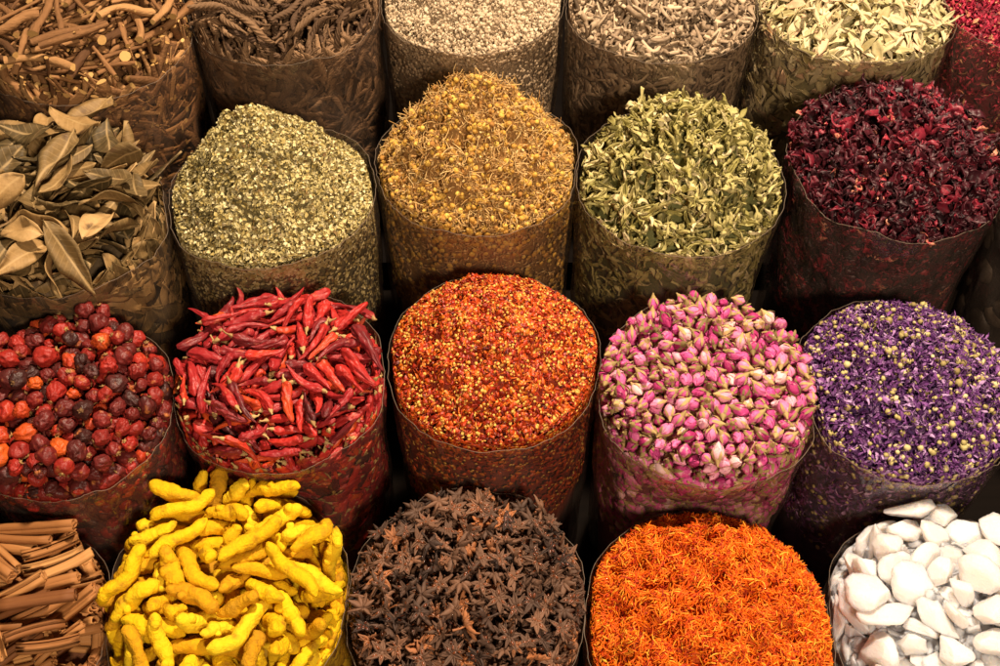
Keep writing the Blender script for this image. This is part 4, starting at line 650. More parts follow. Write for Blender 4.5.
  -670, -418, 416, 874, -72, 210, 432, 0, 702, -431, 268, 236, -327, 768, 497, 6, -410, -359, 509, 420, 3, 901, 110, 3, 265, -912, 120, 707, 77, 554, -434, 3, 94, -828, 291, 152, 15, 804, -575, 9,
  -1, 758, 416, 264, 727, -245, -584, 10, -258, 280, 425, 285, 498, 750, -329, 8, -423, 206, 512, 298, 126, 945, -36, 10, -854, 405, 343, 108, 29, -949, 295, 11, -445, -862, 119, 67, -823, -23, 564, 9,
  -173, -954, 77, 270, 753, 447, -400, 4, -139, -294, 426, 0, -51, -340, -939, 8, -91, 676, 458, 970, 215, 83, -72, 10, 421, 533, 414, 488, -722, -22, 491, 1, 408, 204, 474, 223, -704, -624, 254, 4,
  -889, 313, 273, 702, 612, 332, 149, 4, 633, -703, 293, 319, 74, 754, -569, 2, -840, -89, 366, 182, -784, 593, 31, 1, -265, 25, 379, 234, 542, 779, -210, 11, -660, -129, 459, 861, 253, 199, -395, 1,
  -451, 857, 342, 144, -717, 546, 409, 1, -706, -234, 399, 828, 286, -168, -453, 8, -677, 637, 336, 58, 693, -650, 305, 5, 110, -634, 409, 400, -615, 65, 676, 11, -850, -266, 408, 20, -801, 582, 138, 11,
  -232, 606, 480, 912, 316, -10, -261, 11, 343, -541, 396, 326, -76, 884, -326, 11, -367, 564, 447, 701, -384, 286, -529, 6, -413, -213, 523, 658, 36, 652, 376, 8, -589, 291, 407, 403, -481, 493, 603, 2,
  -435, -97, 483, 862, 364, 128, -329, 11, 117, 443, 441, 73, 612, 780, -113, 0, -157, 908, 354, 182, -892, 397, 119, 6, -525, -528, 320, 527, -646, 384, 396, 2, -940, 127, 285, 166, 335, 470, -800, 8,
  608, 386, 416, 216, 296, 896, 251, 5, 876, 40, 350, 441, -364, -541, 617, 7, -753, 17, 387, 47, -919, -239, 312, 7, 758, 317, 323, 111, 101, 988, -27, 7, 117, 901, 373, 628, 27, -123, -768, 0,
  2, -951, 283, 701, -634, 132, -300, 0, 817, 168, 383, 829, 286, 436, -205, 6, -768, 308, 346, 134, 542, 516, -650, 4, 399, 903, 360, 942, 187, 279, 22, 1, -431, -482, 404, 217, 683, 618, 322, 1,
  -798, -494, 239, 918, -346, 65, -181, 0, -754, -328, 351, 566, 726, 391, 1, 5, -504, -221, 427, 457, -146, 201, 854, 1, 463, -790, 271, 59, 698, 194, -687, 2, -497, -833, 13, 387, 127, 69, 911, 1,
  -671, 218, 345, 965, -193, -67, 167, 0, 531, -653, 307, 222, 781, 567, -137, 0, -564, -781, 155, 429, 651, -541, -315, 6, 455, 115, 397, 352, 442, 793, 227, 8, -362, -884, 218, 807, -477, 233, -260, 6,
  769, 47, 299, 251, 640, -619, -380, 5, -57, 70, 472, 57, 602, 588, 537, 11, -81, 271, 466, 655, 10, 636, -408, 2, -42, -625, 408, 314, -52, 642, 698, 3, 936, 191, 318, 417, 878, -195, 129, 2,
  -146, 583, 388, 700, 29, 317, 639, 3, 695, -366, 388, 663, -251, 58, -702, 5, -145, -16, 402, 352, 453, 690, -442, 8, -751, -626, 58, 247, 126, 677, -682, 5, 577, 71, 380, 658, 85, 209, 719, 4,
  -471, 731, 313, 102, 704, -358, -605, 9, 638, -99, 398, 143, 328, -813, -459, 4, -874, -333, 303, 757, -385, 271, 453, 8, 260, -908, 271, 329, -848, -184, 373, 6, -821, 217, 286, 445, 662, 504, 332, 2,
  583, 177, 421, 244, 734, -634, 19, 5, -961, -116, 123, 762, 214, 606, -87, 5, -184, -723, 355, 557, 246, -553, -568, 1, 859, -147, 335, 111, -248, 282, 920, 5, 907, -281, 331, 117, 689, 694, -175, 6,
  -633, -516, 357, 802, -126, 447, 375, 7, 760, 596, 357, 819, 11, -529, -221, 3, 401, -882, 66, 150, 834, 500, -178, 5, 233, 723, 371, 295, 340, -312, -836, 11, 544, 580, 370, 390, -461, 238, 760, 4,
  -250, -603, 385, 206, 63, -822, -528, 4, 521, -235, 339, 172, -41, -639, 748, 4, -152, -655, 456, 584, 368, -720, 70, 9, -595, -292, 353, 301, 429, -681, -512, 6, 83, 54, 508, 881, -375, -251, 141, 9,
  75, 669, 464, 412, 694, -16, -590, 2, 265, -944, -17, 954, 147, 196, 175, 9, -238, -926, 251, 618, 540, -570, -37, 2, -631, -671, 36, 340, 800, 492, 40, 1, 617, -148, 270, 51, 450, 338, -825, 8,
  482, 819, 302, 753, 504, 412, -98, 3, 266, -698, 315, 649, -202, 259, 686, 6, 326, 140, 396, 402, 253, -877, -75, 8, 799, -323, 309, 131, 770, 200, 591, 6, -36, 513, 391, 275, 406, -165, -856, 6,
  -735, -612, 187, 387, 123, -335, 850, 2, -144, -170, 463, 376, 381, -696, -479, 0, 297, -366, 335, 481, 399, 778, 64, 2, -595, 469, 454, 310, -773, -336, 440, 8, -657, 103, 412, 359, 52, -915, 180, 2,
  46, -954, 171, 193, 140, -749, -618, 4, 600, -760, 75, 499, -285, 524, 629, 5, 92, -149, 398, 121, 623, 769, -78, 9, -700, -673, -72, 357, 872, 2, -335, 6, 202, -219, 358, 529, -718, -256, 373, 7,
  528, -98, 352, 329, -499, -281, 751, 4, -128, -539, 413, 765, 209, 439, -422, 9, -473, 481, 401, 38, 735, 484, -474, 5, 151, 602, 371, 490, -544, 194, 653, 6, -268, 488, 398, 214, 376, -846, 311, 8,
  278, -278, 423, 817, 103, 54, 564, 7, 497, -472, 322, 81, 148, -940, -296, 1, -611, -150, 345, 821, 561, -85, 61, 1, -393, -780, 306, 360, 339, -856, -151, 3, -10, -417, 388, 259, -634, -678, -269, 0,
  -917, -271, 191, 667, 352, 335, 565, 1, 507, 686, 345, 991, -54, -101, -63, 8, -46, 970, 352, 407, 571, 660, 270, 10, -298, 721, 432, 213, -63, -974, 38, 7, 514, -832, -4, 697, 68, 477, -531, 8,
  -876, -408, 149, 682, -173, -62, 708, 1, -584, -771, -50, 41, -845, 533, -14, 3, 848, 451, 331, 715, 245, 487, 438, 4, 210, 486, 373, 99, -433, -113, 889, 6, -511, -68, 387, 646, 670, 365, 24, 2,
  -446, -732, 203, 37, -963, 253, -88, 2, 363, 648, 369, 215, -126, -237, 939, 5, 14, 631, 354, 379, -190, 575, 699, 2, 37, -981, -28, 288, -911, 179, -234, 4, 173, -354, 322, 271, 178, -896, -303, 11,
  -288, 157, 382, 312, -91, -780, 536, 8, -377, -902, -65, 9, -165, 986, -16, 3, -407, -334, 389, 572, 603, -460, -314, 10, 485, -815, 129, 437, 892, -1, -112, 11, -55, -833, 331, 566, 824, -5, -28, 8,
  -790, -522, 115, 467, -737, 17, 489, 5, 53, -17, 408, 124, 285, 855, -415, 7, 844, -40, 268, 560, 440, 270, 648, 5, 108, -922, 56, 671, -624, 399, 4, 5, 194, -101, 365, 290, 591, -753, 0, 11,
  -877, -200, 296, 787, 418, 436, 123, 11, -501, 54, 366, 380, -350, 286, 807, 5, -706, -21, 297, 97, 905, 380, -167, 7, 206, 232, 422, 89, -859, 492, 108, 1, 247, 907, 307, 35, 485, -552, 678, 2,
  -305, -481, 353, 171, 32, 130, 976, 6, 467, 258, 387, 263, 250, -515, 776, 3, 282, -503, 285, 216, 0, -451, 866, 11, -78, 390, 420, 570, 709, -201, -364, 3, -235, -901, -6, 241, 769, -531, -263, 1,
  746, -601, 64, 249, 236, 632, -695, 10, -371, 384, 411, 160, 570, -757, 277, 5, 478, 465, 321, 138, -690, 708, -59, 11, 951, -124, 245, 475, -664, 229, -530, 9, 292, 368, 444, 69, -956, 172, -228, 1,
  -583, 405, 344, 786, -333, -299, 426, 10, 343, 772, 297, 448, -126, 478, 745, 5, 51, -977, -179, 25, -24, 896, 443, 11, 331, -748, 219, 556, 665, 395, 303, 6, -164, 178, 429, 413, 538, -562, -473, 4,
  -523, -613, 240, 733, -117, 198, 640, 3, 822, -508, 36, 131, -311, 755, 562, 1, 599, -23, 295, 432, 229, -212, -846, 7, 549, 352, 317, 167, -663, -722, -105, 3, 268, 583, 341, 890, -164, -422, -60, 7,
  443, -564, 257, 359, 13, -933, 31, 3, -607, 534, 334, 570, -171, 737, -320, 3, -931, -253, -56, 749, 394, 529, 57, 6, 971, -2, 218, 759, 341, 511, -217, 7, -343, -629, 206, 993, 28, -41, 106, 8,
  -36, -941, 60, 367, 282, -558, -688, 7, -546, -405, 330, 365, 312, -598, 642, 10, 55, 91, 391, 350, 296, -294, -839, 7, 319, -924, -144, 192, -519, 639, -534, 3, -280, 912, 289, 409, 433, 776, -207, 0,
  413, -880, -48, 113, -741, -515, -417, 4, 705, -660, 183, 680, -57, -194, -705, 3, -41, 276, 351, 59, 329, -942, 41, 8, -371, 771, 372, 648, 94, -206, -727, 7, 177, 340, 359, 878, -378, 154, -251, 5,
  323, -241, 320, 762, 602, 57, 230, 5, -950, -224, 71, 68, -362, -687, 627, 1, -103, -967, -23, 172, 881, -438, 50, 10, 355, 887, 252, 342, -490, -801, -13, 9, 606, 466, 317, 377, 275, 659, -590, 8,
  -764, -136, 259, 919, -111, 245, -287, 2, -408, 645, 348, 236, 93, -959, 126, 9, -800, 505, 269, 626, 18, -322, 710, 6, -626, -19, 389, 69, -958, 52, 273, 2, -280, 619, 365, 159, 143, 139, -967, 2,
  -792, -556, -43, 809, 253, 530, 33, 8, 113, 225, 326, 939, 287, -180, -59, 6, -581, 719, 264, 395, 539, -524, -527, 0, 588, -355, 320, 175, -197, -434, -862, 1, 385, 390, 366, 46, 591, -38, -805, 5,
  -794, 105, 350, 15, 465, -538, 703, 9, -128, 783, 390, 726, 351, 532, -258, 6, -874, -426, -66, 851, -418, -46, -315, 11, 624, 585, 268, 197, 611, 290, -710, 5, 572, -624, 182, 16, -462, -87, 882, 3,
  -526, -812, -163, 112, 956, 102, -250, 3, 647, -725, -37, 396, 171, 728, -533, 6, -855, 27, 273, 14, -24, 983, 183, 2, 564, -257, 219, 363, -382, -519, 673, 2, -324, -656, 321, 337, -813, -208, 427, 1,
  -286, -935, -163, 24, -641, 500, 583, 0, -528, 181, 387, 29, -873, -292, -390, 1, -502, 606, 270, 692, -55, 622, -361, 0, -961, -135, -19, 552, -593, -413, -416, 0, -970, 42, 89, 48, 883, 297, 362, 2,
  728, -70, 309, 611, -670, 412, -90, 9, 875, 325, 274, 636, 108, -367, -670, 6, 643, 264, 336, 148, -732, -650, -138, 0, 334, -127, 363, 195, -130, -709, 665, 9, 694, -550, 232, 91, 754, -569, 314, 7,
  338, -621, 237, 539, 817, -184, -91, 7, -577, 7, 283, 61, -727, 662, 170, 11, -367, -69, 387, 433, 74, -484, 756, 0, -925, 228, 195, 322, 322, 780, 429, 1, 711, 407, 259, 55, 36, 538, -841, 0,
  168, 821, 293, 516, -855, 52, 16, 0, -379, 521, 334, 518, 649, -548, 100, 5, 441, -226, 256, 403, 851, -172, -290, 0, -110, 690, 312, 63, -126, 902, 407, 1, -26, 168, 396, 84, 741, -228, -626, 9,
  753, -619, -52, 44, -770, -627, 109, 7, 854, -213, 239, 157, -969, -191, -13, 8, -108, -486, 315, 29, -263, -835, -483, 10, 587, -484, 229, 671, -359, -146, 632, 2, -954, 165, 90, 759, -306, -153, -554, 6,
  -124, -127, 329, 800, -194, 221, 523, 1, -117, 95, 349, 110, 242, 902, -341, 2, -368, 258, 400, 978, -89, 185, -43, 4, 111, 714, 347, 579, 25, 810, 88, 5, -672, -393, 291, 403, 181, 816, 372, 5,
  863, 222, 209, 810, -511, -255, 132, 9, -884, -100, 229, 904, 378, 136, 147, 11, 881, -394, 110, 35, -384, 273, -882, 8, 684, -263, 272, 253, -507, -358, -742, 11, -121, -755, 247, 280, -958, 63, -11, 2,
  548, 179, 296, 786, 89, 416, 449, 9, -174, -370, 266, 273, -748, -354, 490, 2, -355, -196, 411, 660, 569, 467, 150, 7, 221, -850, -89, 784, -463, 178, 374, 5, -516, -714, 50, 861, -188, 426, -207, 4,
  117, -18, 295, 712, 684, -2, 157, 3, -886, -341, 33, 817, 102, 293, 486, 10, -277, 408, 308, 41, 916, -163, 365, 8, 247, 103, 310, 87, -919, 379, 71, 7, -3, -94, 327, 784, 431, 146, -423, 8,
  -249, -820, 93, 856, -38, 456, 239, 7, -411, -551, 295, 280, 687, 641, 199, 11, 3, 549, 258, 630, -580, 408, -317, 8, 93, 491, 327, 218, -576, -598, -514, 1, 444, -335, 322, 604, 701, -376, 45, 2,
  575, 750, 253, 515, 314, 545, -582, 1, 14, -720, 245, 141, 268, -250, 920, 9, 454, -684, 205, 180, 782, 104, 587, 2, 29, 678, 252, 134, 11, -918, -373, 0, 336, 502, 339, 437, -291, -839, -142, 5,
  -314, -511, 221, 849, 303, -300, -313, 6, 516, 49, 267, 806, -215, 159, -528, 9, -528, -144, 239, 575, -586, -47, 569, 10, 225, 675, 269, 132, 150, 271, -942, 7, 97, -490, 324, 450, 542, -296, -646, 5,
  148, -966, -73, 937, 82, -160, 301, 2, -976, -33, -157, 640, -143, -151, -740, 6, -626, -528, 230, 294, -147, 793, -512, 4, -676, 99, 284, 56, -323, 920, -213, 6, 47, -599, 280, 285, -752, 593, 40, 7,
  732, -147, 209, 580, 62, 729, 360, 11, -974, 20, -36, 61, -721, -643, -252, 10, -202, -576, 276, 117, -317, 489, -804, 4, -380, -710, 105, 943, -72, -217, 242, 8, -445, -48, 270, 501, 837, 150, -159, 0,
  73, -259, 331, 971, -202, -102, -81, 5, -238, -808, 298, 682, 44, -725, 86, 2, -685, 444, 242, 7, 694, -511, -507, 7, -664, -371, 162, 623, 483, 422, 449, 3, -165, 322, 337, 365, 507, 552, -551, 11,
  579, -784, -166, 673, -142, -648, 327, 9, -170, -807, -75, 783, 401, 70, 471, 7, -456, -164, 339, 65, 13, 414, -908, 9, -925, -314, -172, 194, 602, 421, -650, 6, 93, 350, 262, 800, 207, -307, -471, 5,
  529, 131, 177, 267, -547, 782, -131, 8, 152, -156, 273, 648, -308, -9, -697, 7, -166, -857, 180, 192, -632, -175, -730, 4, -798, -428, 17, 485, 276, 549, 622, 7, -19, 32, 290, 526, -215, 573, -591, 1,
  -457, -485, 209, 127, 956, -257, 60, 3, -24, -837, 212, 70, 80, 988, 114, 11, -228, -243, 322, 227, 508, 289, -779, 3, -780, 329, 212, 570, -753, -290, 154, 11, -70, -397, 221, 462, 311, 218, 802, 3,
  263, -129, 262, 476, 20, -192, 858, 1, -593, -598, 120, 921, -131, 312, -191, 2, 389, -432, 276, 611, -694, -236, -299, 5, 650, -377, 167, 87, -102, -73, 988, 2, 133, -697, 262, 413, 13, 550, 726, 4,
  -686, 319, 264, 247, -300, 725, -568, 7, -778, -172, -48, 73, -690, 159, 702, 7, -419, 389, 280, 527, 726, 363, -252, 6, -339, 191, 235, 280, 726, 625, 64, 3, 939, -262, -26, 571, -99, -653, 487, 11,
  430, 201, 250, 554, -404, 466, 559, 4, -831, -204, 146, 164, -441, -808, 355, 10, 744, 213, 279, 505, -126, -419, 744, 1, -141, 472, 319, 614, -637, -334, 326, 10, 44, 943, 259, 244, 507, -1, -826, 11,
  885, -412, -19, 1, -385, 314, -868, 4, 335, 271, 364, 770, 563, 118, -277, 6, -292, 274, 305, 260, -141, -97, -950, 1, 724, -19, 199, 18, -64, -929, -364, 9, 204, 314, 233, 720, 440, 326, 426, 2,
  573, 663, 132, 572, -317, 522, 547, 11, 376, 81, 297, 67, 321, -531, 781, 2, -5, 412, 309, 193, 962, -100, 165, 3, -93, -279, 304, 603, -62, -63, 793, 8, -545, 358, 229, 128, 674, -725, -64, 8,
  -674, 681, 207, 809, -327, 167, 458, 9, -258, 780, 334, 369, 127, 290, -874, 11, 324, -502, 167, 172, 732, 105, 651, 5, 278, 394, 295, 709, -637, 169, -250, 0, 902, -335, 214, 955, 93, 88, 266, 1,
  -961, 185, -180, 479, 711, -150, 492, 7, -410, -81, 142, 58, -937, -301, 165, 8, -62, -825, -21, 293, 794, -479, -232, 8, -373, -800, 18, 84, -400, -904, 128, 2, 188, -411, 202, 277, -348, 788, -425, 10,
  523, 556, 195, 291, 570, 731, -237, 1, -572, 104, 194, 489, 431, -122, -749, 5, 674, 682, 214, 608, -468, 628, -134, 9, 43, -92, 199, 851, 83, 162, -493, 5, 335, -333, 213, 243, 195, -681, -663, 8,
  -956, 185, -47, 804, 399, 250, 363, 2, 162, -538, 244, 384, -180, -396, -815, 11, -785, -371, 213, 681, -169, 640, -314, 4, -408, -407, 286, 669, 575, 455, -122, 9, -610, -246, 217, 323, 875, -356, -53, 1,
  633, -523, 113, 565, 781, 202, -176, 7, -645, -85, 231, 784, 169, 316, 506, 0, -771, -23, 188, 317, 374, -85, -868, 2, 321, -135, 132, 847, -57, -174, 500, 2, -632, -74, 117, 247, 758, -602, 37, 11,
  -427, -689, -20, 368, 64, 559, -740, 2, -755, 591, 163, 21, -641, -753, 147, 6, 192, 935, 175, 335, -526, 633, 459, 3, -477, 774, 198, 414, 847, -101, -319, 7, 883, 97, 229, 680, -416, 573, 192, 1,
  -733, -257, 237, 737, 622, -68, -257, 2, -927, 301, 90, 203, 284, 370, -861, 6, -168, -751, 119, 170, 298, -854, 390, 1, 285, 216, 264, 579, 86, 539, 605, 5, 407, 559, 246, 722, 458, 8, -519, 11,
  346, 677, 208, 489, 691, 342, 407, 6, -400, 868, 202, 820, -481, -298, -90, 5, 957, 196, 128, 656, -435, 323, 526, 6, -674, 215, 163, 951, 67, 226, -199, 7, 644, 197, 200, 490, 212, 841, 88, 4,
  -317, -766, 185, 245, -476, 616, 578, 11, 747, -450, 108, 64, -995, 36, -64, 0, -170, 933, 232, 421, -186, 871, -172, 1, 243, 768, 203, 119, -41, 609, -783, 0, -756, 137, 196, 751, 608, 202, -156, 9,
  453, -807, -142, 322, -95, -401, 852, 1, -752, -612, -163, 740, -106, -537, 391, 0, -84, 464, 207, 343, -475, 444, -678, 1, -657, 349, 137, 12, 995, 89, 53, 4, -538, -351, 181, 257, 76, 823, 501, 10,
  457, -470, 159, 237, 574, 643, 449, 4, -863, 83, 169, 796, -26, -166, -582, 9, -160, 819, 247, 58, 685, 573, -446, 11, -72, -650, 287, 567, -452, 631, -275, 9, 640, 72, 73, 650, -263, -92, 707, 3,
  -687, -480, 64, 35, -555, 813, -172, 10, -831, -512, -151, 631, -348, 221, -657, 6, -872, -23, 119, 727, -32, 686, 18, 9, -434, 450, 166, 218, 958, 180, 56, 4, 69, -216, 216, 718, -483, -492, -102, 2,
  507, -385, 233, 12, -332, 511, -793, 11, 733, 207, 88, 62, -938, -301, 158, 7, -69, 744, 182, 598, -19, 799, 62, 1, 617, 455, 187, 565, -90, -618, 540, 6, -312, 590, 256, 40, 376, -895, -237, 7,
  296, -21, 296, 53, 80, 809, 579, 1, 51, 813, 207, 247, 369, 837, 320, 6, 215, -500, 102, 943, 124, 305, -38, 8, 161, -798, 25, 645, 271, 135, 701, 11, -144, -98, 210, 133, 759, -492, 406, 5,
  181, -266, 229, 21, 284, -931, 227, 1, 206, -642, 180, 58, -86, -763, -638, 10, -467, -612, 119, 669, 551, 54, -496, 3, -462, 120, 276, 485, 240, 177, -822, 6, -182, 193, 304, 186, -99, 878, 430, 2,
  82, -851, -74, 23, -402, 884, -237, 0, -150, -915, -141, 148, 875, 455, 75, 6, -304, -269, 197, 738, 91, -78, -664, 10, -187, -465, 190, 292, -667, -627, 277, 4, -394, -329, 137, 16, -826, -127, -548, 11,
  422, 19, 185, 476, 858, 125, -148, 6, 393, -111, 232, 829, 493, -179, -194, 4, 629, -79, 155, 693, 665, 238, 142, 3, 224, 638, 171, 843, 308, 123, 424, 7, -480, -298, 285, 698, -132, 85, -699, 5,
  825, -301, 20, 145, 106, 982, -52, 11, 507, -63, 222, 360, -767, 79, 525, 1, 946, -209, 81, 651, 366, 658, 99, 2, 457, 847, 172, 404, -270, -109, 867, 10, 87, -579, 148, 779, 340, 450, 273, 10,
  72, -456, 170, 851, -351, -181, 346, 11, -561, -460, 122, 379, -869, -251, 197, 8, -84, -672, 175, 86, -197, -941, -260, 10, -898, 413, 17, 491, 170, -850, -82, 7, 154, 812, 123, 404, -109, 880, -224, 3,
  -219, 716, 203, 247, -921, -111, 279, 10, -311, 803, 235, 214, -192, -460, -840, 9, 971, 64, 109, 160, -793, 191, 557, 9, 627, 323, 211, 280, 180, 911, 243, 2, -604, 232, 264, 797, -360, -221, -432, 7,
  -753, 432, 134, 581, 677, -62, -449, 9, 625, -636, 53, 429, 618, 594, -287, 4, -912, -147, -149, 415, -517, -749, 18, 1, -155, 98, 192, 128, -789, 594, 85, 10, 377, -400, 92, 819, -410, 399, 49, 4,
  -533, -20, 173, 332, -246, 372, -831, 10, -664, 48, 155, 440, 873, -207, 15, 2, -574, 270, 136, 485, 188, 842, 143, 0, 265, 537, 222, 577, 285, 361, 675, 9, 122, -826, 163, 22, 959, 262, 103, 3,
  -817, 534, 74, 467, -278, -761, 355, 2, -872, 402, 186, 721, 56, -649, -237, 5, 739, -90, 95, 233, 86, -338, -908, 1, -796, 242, 117, 496, 788, 293, 218, 1, -494, 483, 288, 882, 408, -235, -32, 4,
  435, 314, 283, 594, -723, 144, -323, 2, -758, -415, -89, 355, -485, 701, -384, 9, -226, -608, 140, 967, 205, -37, 148, 2, 175, 465, 203, 750, 26, 10, 660, 7, -40, 167, 273, 926, 144, -320, -136, 11,
  -355, -552, 103, 6, 710, 625, 324, 10, -925, 317, -37, 810, -176, -498, -256, 2, -56, -550, 206, 549, -824, -141, 10, 6, -716, 135, 79, 213, 721, -606, -260, 2, 527, -548, 81, 308, 630, 392, 596, 7,
  -251, 499, 207, 52, 947, 308, 79, 8, -266, 92, 270, 83, -353, -852, -379, 4, 730, -303, 96, 237, -363, -433, 790, 0, -262, 613, 147, 366, 875, 309, 72, 2, -369, 35, 313, 246, -359, -897, -71, 0,
  813, 394, 168, 40, -12, 724, -689, 6, 811, 533, 124, 233, 736, 536, 342, 3, -238, -107, 379, 308, -651, -429, 544, 6, 325, -788, -92, 102, -228, 294, 923, 3, 654, -44, 21, 436, 24, -718, -542, 7,
  -19, -645, 55, 629, 150, 587, -487, 10, 149, -612, 45, 520, -191, -233, 799, 10, 75, -721, 110, 291, -244, 757, -531, 10, -22, 691, 73, 632, 730, 231, -118, 0, 560, -429, 108, 385, -7, -848, 364, 7,
  867, -429, -163, 478, 297, 121, -818, 8, 626, -147, 39, 68, -307, -898, 308, 7, 411, -763, 20, 464, 446, -198, -739, 2, 390, -608, 112, 556, 441, 364, -603, 5, -237, -683, 226, 594, 277, 554, -514, 7,
  211, -793, 240, 141, 816, 546, 124, 7, -654, 622, 77, 351, 791, -280, -415, 6, -363, -237, 302, 449, 225, 865, -3, 11, 467, 702, 215, 156, 631, 465, 602, 8, -641, 480, 77, 847, 498, 4, -185, 8,
  -185, 598, 275, 333, -310, -839, 299, 11, 738, 543, 226, 352, 254, 894, -110, 8, -34, 820, 310, 309, 178, 198, -913, 6, 189, -164, 153, 401, -307, 579, -640, 6, 672, -716, -169, 613, 264, -368, -647, 2,
  -212, -325, 148, 361, 501, 564, 549, 11, -314, -725, -63, 225, -53, 180, 956, 2, 927, -285, -164, 241, -574, -760, 186, 3, -491, -241, 166, 9, 340, -836, -431, 11, -235, 341, 117, 100, 218, 971, 12, 2,
  294, 386, 165, 996, 60, 59, 18, 5, -869, 77, 4, 540, 471, 601, 352, 5, 328, -668, -20, 254, -838, -338, 345, 8, 269, -602, 65, 499, -274, 791, 225, 7, 864, -161, 11, 647, 275, -187, -686, 0,
  -324, -100, 242, 399, 849, 340, -65, 11, 209, -12, 213, 855, -94, -428, 278, 11, 125, 108, 287, 305, 921, -171, -172, 0, 504, -687, 93, 570, -526, -598, -201, 9, -47, -289, 169, 133, -858, 491, -68, 3,
  643, -214, 141, 98, 85, -936, -327, 2, 5, 817, 103, 969, 145, -25, 197, 6, 331, -742, 106, 513, -469, 281, -662, 1, -157, 836, 103, 192, -201, -683, -675, 2, -505, 588, 69, 906, 367, 140, 161, 6,
  735, 105, 152, 793, 104, 599, 22, 3, 489, -321, 121, 53, -261, 225, 937, 2, 860, -128, 139, 653, -334, -200, 650, 2, -858, 201, 13, 166, 382, 908, 51, 7, -295, -352, 300, 255, -735, -565, -275, 0,
  -53, -797, 99, 6, 654, 749, -102, 9, 62, -381, 266, 776, 367, 311, -407, 5, 652, 531, 99, 206, 731, -647, -72, 3, -557, 502, 169, 525, -38, -850, 17, 2, 94, 702, 126, 490, -126, 217, 835, 8,
  -51, -182, 249, 22, 731, -681, 39, 3, -751, -118, 136, 95, -355, -734, 571, 7, 620, 60, 193, 708, -43, 208, 673, 7, 122, 581, 244, 31, -835, 163, -525, 0, 874, 0, 143, 671, 587, 149, -427, 2,
  -653, 555, 231, 596, 45, -786, -157, 2,
 ]),
 'stick': (128, [  253, -831, 623, 668, -707, -213, 88, 3, 710, -362, 602, 175, -949, -230, 131, 6, 375, -800, 377, 438, 134, -93, -884, 17, -120, -1008, 411, 150, -986, 66, -30, 17, 913, -213, 299, 152, -252, 934, -203, 8,
  179, -761, 605, 158, -956, -246, 2, 3, -174, -476, 612, 691, -89, -129, 706, 15, 708, -698, 337, 639, 743, 85, 181, 11, -578, -580, 566, 946, 258, 96, 172, 6, -400, -660, 381, 773, -35, -324, 544, 0,
  724, -272, 464, 576, 191, 188, 772, 0, 524, -956, 385, 177, 383, 446, 789, 7, 254, -603, 485, 338, 32, 362, 868, 10, 669, -630, 87, 159, 639, 602, -452, 10, 622, -656, 233, 278, -321, 764, -485, 14,
  -600, -812, 482, 96, -959, 260, -62, 17, -24, -524, 549, 608, 328, -83, -718, 14, 1047, -212, 664, 6, 746, -665, -35, 8, -377, -246, 601, 902, -233, -154, 329, 2, -74, -631, 340, 693, -691, -160, 133, 12,
  44, -264, 397, 157, 96, 877, -445, 1, 385, -943, 294, 73, 30, 997, 4, 2, -660, -321, 494, 135, -903, 408, -23, 17, -377, -1012, -26, 430, 52, -822, 369, 3, 631, -491, 417, 467, 707, -362, -387, 7,
  559, -589, 260, 198, 429, -724, -503, 16, -332, -891, 185, 9, 122, 975, -187, 2, -346, -619, -37, 742, -375, 495, -250, 12, 566, -282, 314, 159, -636, 746, 113, 14, -62, -1078, 142, 605, 152, 781, -33, 13,
  -434, -673, 211, 181, -964, 170, -93, 4, 1064, 56, 438, 675, 332, -265, -603, 6, -375, -439, 211, 922, -194, 47, -333, 4, -885, -554, 301, 186, 272, 565, 756, 0, 157, -261, 498, 234, -20, 171, -957, 5,
  -548, -588, -31, 780, -183, -210, 561, 10, 161, -707, 290, 413, 790, 401, 211, 7, 473, -549, 343, 961, -84, -51, 260, 4, 190, -860, 56, 266, 756, 564, -199, 9, 450, -189, 247, 98, -38, -216, -971, 6,
  79, -781, 116, 142, 940, -278, 137, 8, 219, -86, 513, 35, 223, -136, -965, 14, 117, -365, 205, 993, 6, 31, -110, 6, -77, -95, 593, 37, 291, 956, 15, 4, 496, -195, 400, 492, 300, -400, -713, 2,
  -750, -4, 505, 198, 2, 336, 921, 0, 678, -81, 98, 302, 30, 706, -639, 1, -56, -18, 270, 63, 75, -825, 556, 1, 21, -746, 180, 79, 14, 954, -290, 14, -106, 395, 399, 356, 575, -589, -442, 10,
  -331, -232, 434, 916, -146, 83, -365, 11, -786, -187, 325, 671, -101, 178, -713, 15, 83, 0, 452, 985, -44, -88, 144, 16, 733, 156, 370, 786, 70, -59, -611, 6, -465, -28, 321, 785, -35, -67, 615, 10,
  -171, -160, 34, 672, 518, 340, 406, 6, 383, -713, 82, 220, 930, -166, -242, 6, -75, 91, 478, 929, -78, 91, 350, 4, -608, -547, 150, 331, -932, 73, -128, 8, 666, 14, 248, 30, 218, -919, 328, 12,
  150, -906, 23, 415, 701, 575, 70, 12, 588, -43, 589, 35, 568, -822, 17, 4, 126, 29, 552, 247, 574, 743, 241, 3, 252, -300, 86, 83, 510, -853, 68, 8, -408, -432, 396, 382, 728, 527, 215, 5,
  -347, -32, 602, 238, 480, -671, -512, 9, 310, -62, 301, 710, -622, -322, 72, 15, 759, -137, 588, 207, -321, 557, -737, 1, 334, -203, 443, 633, -13, 164, -756, 3, 253, -504, 198, 828, 551, 69, -78, 16,
  738, -514, 78, 55, -772, 449, -447, 11, 909, 148, 398, 336, 715, -556, -259, 0, 877, 197, 205, 877, -257, -330, 237, 15, 857, -291, 68, 293, 793, -460, 270, 6, -149, -504, 439, 455, -135, -336, 814, 9,
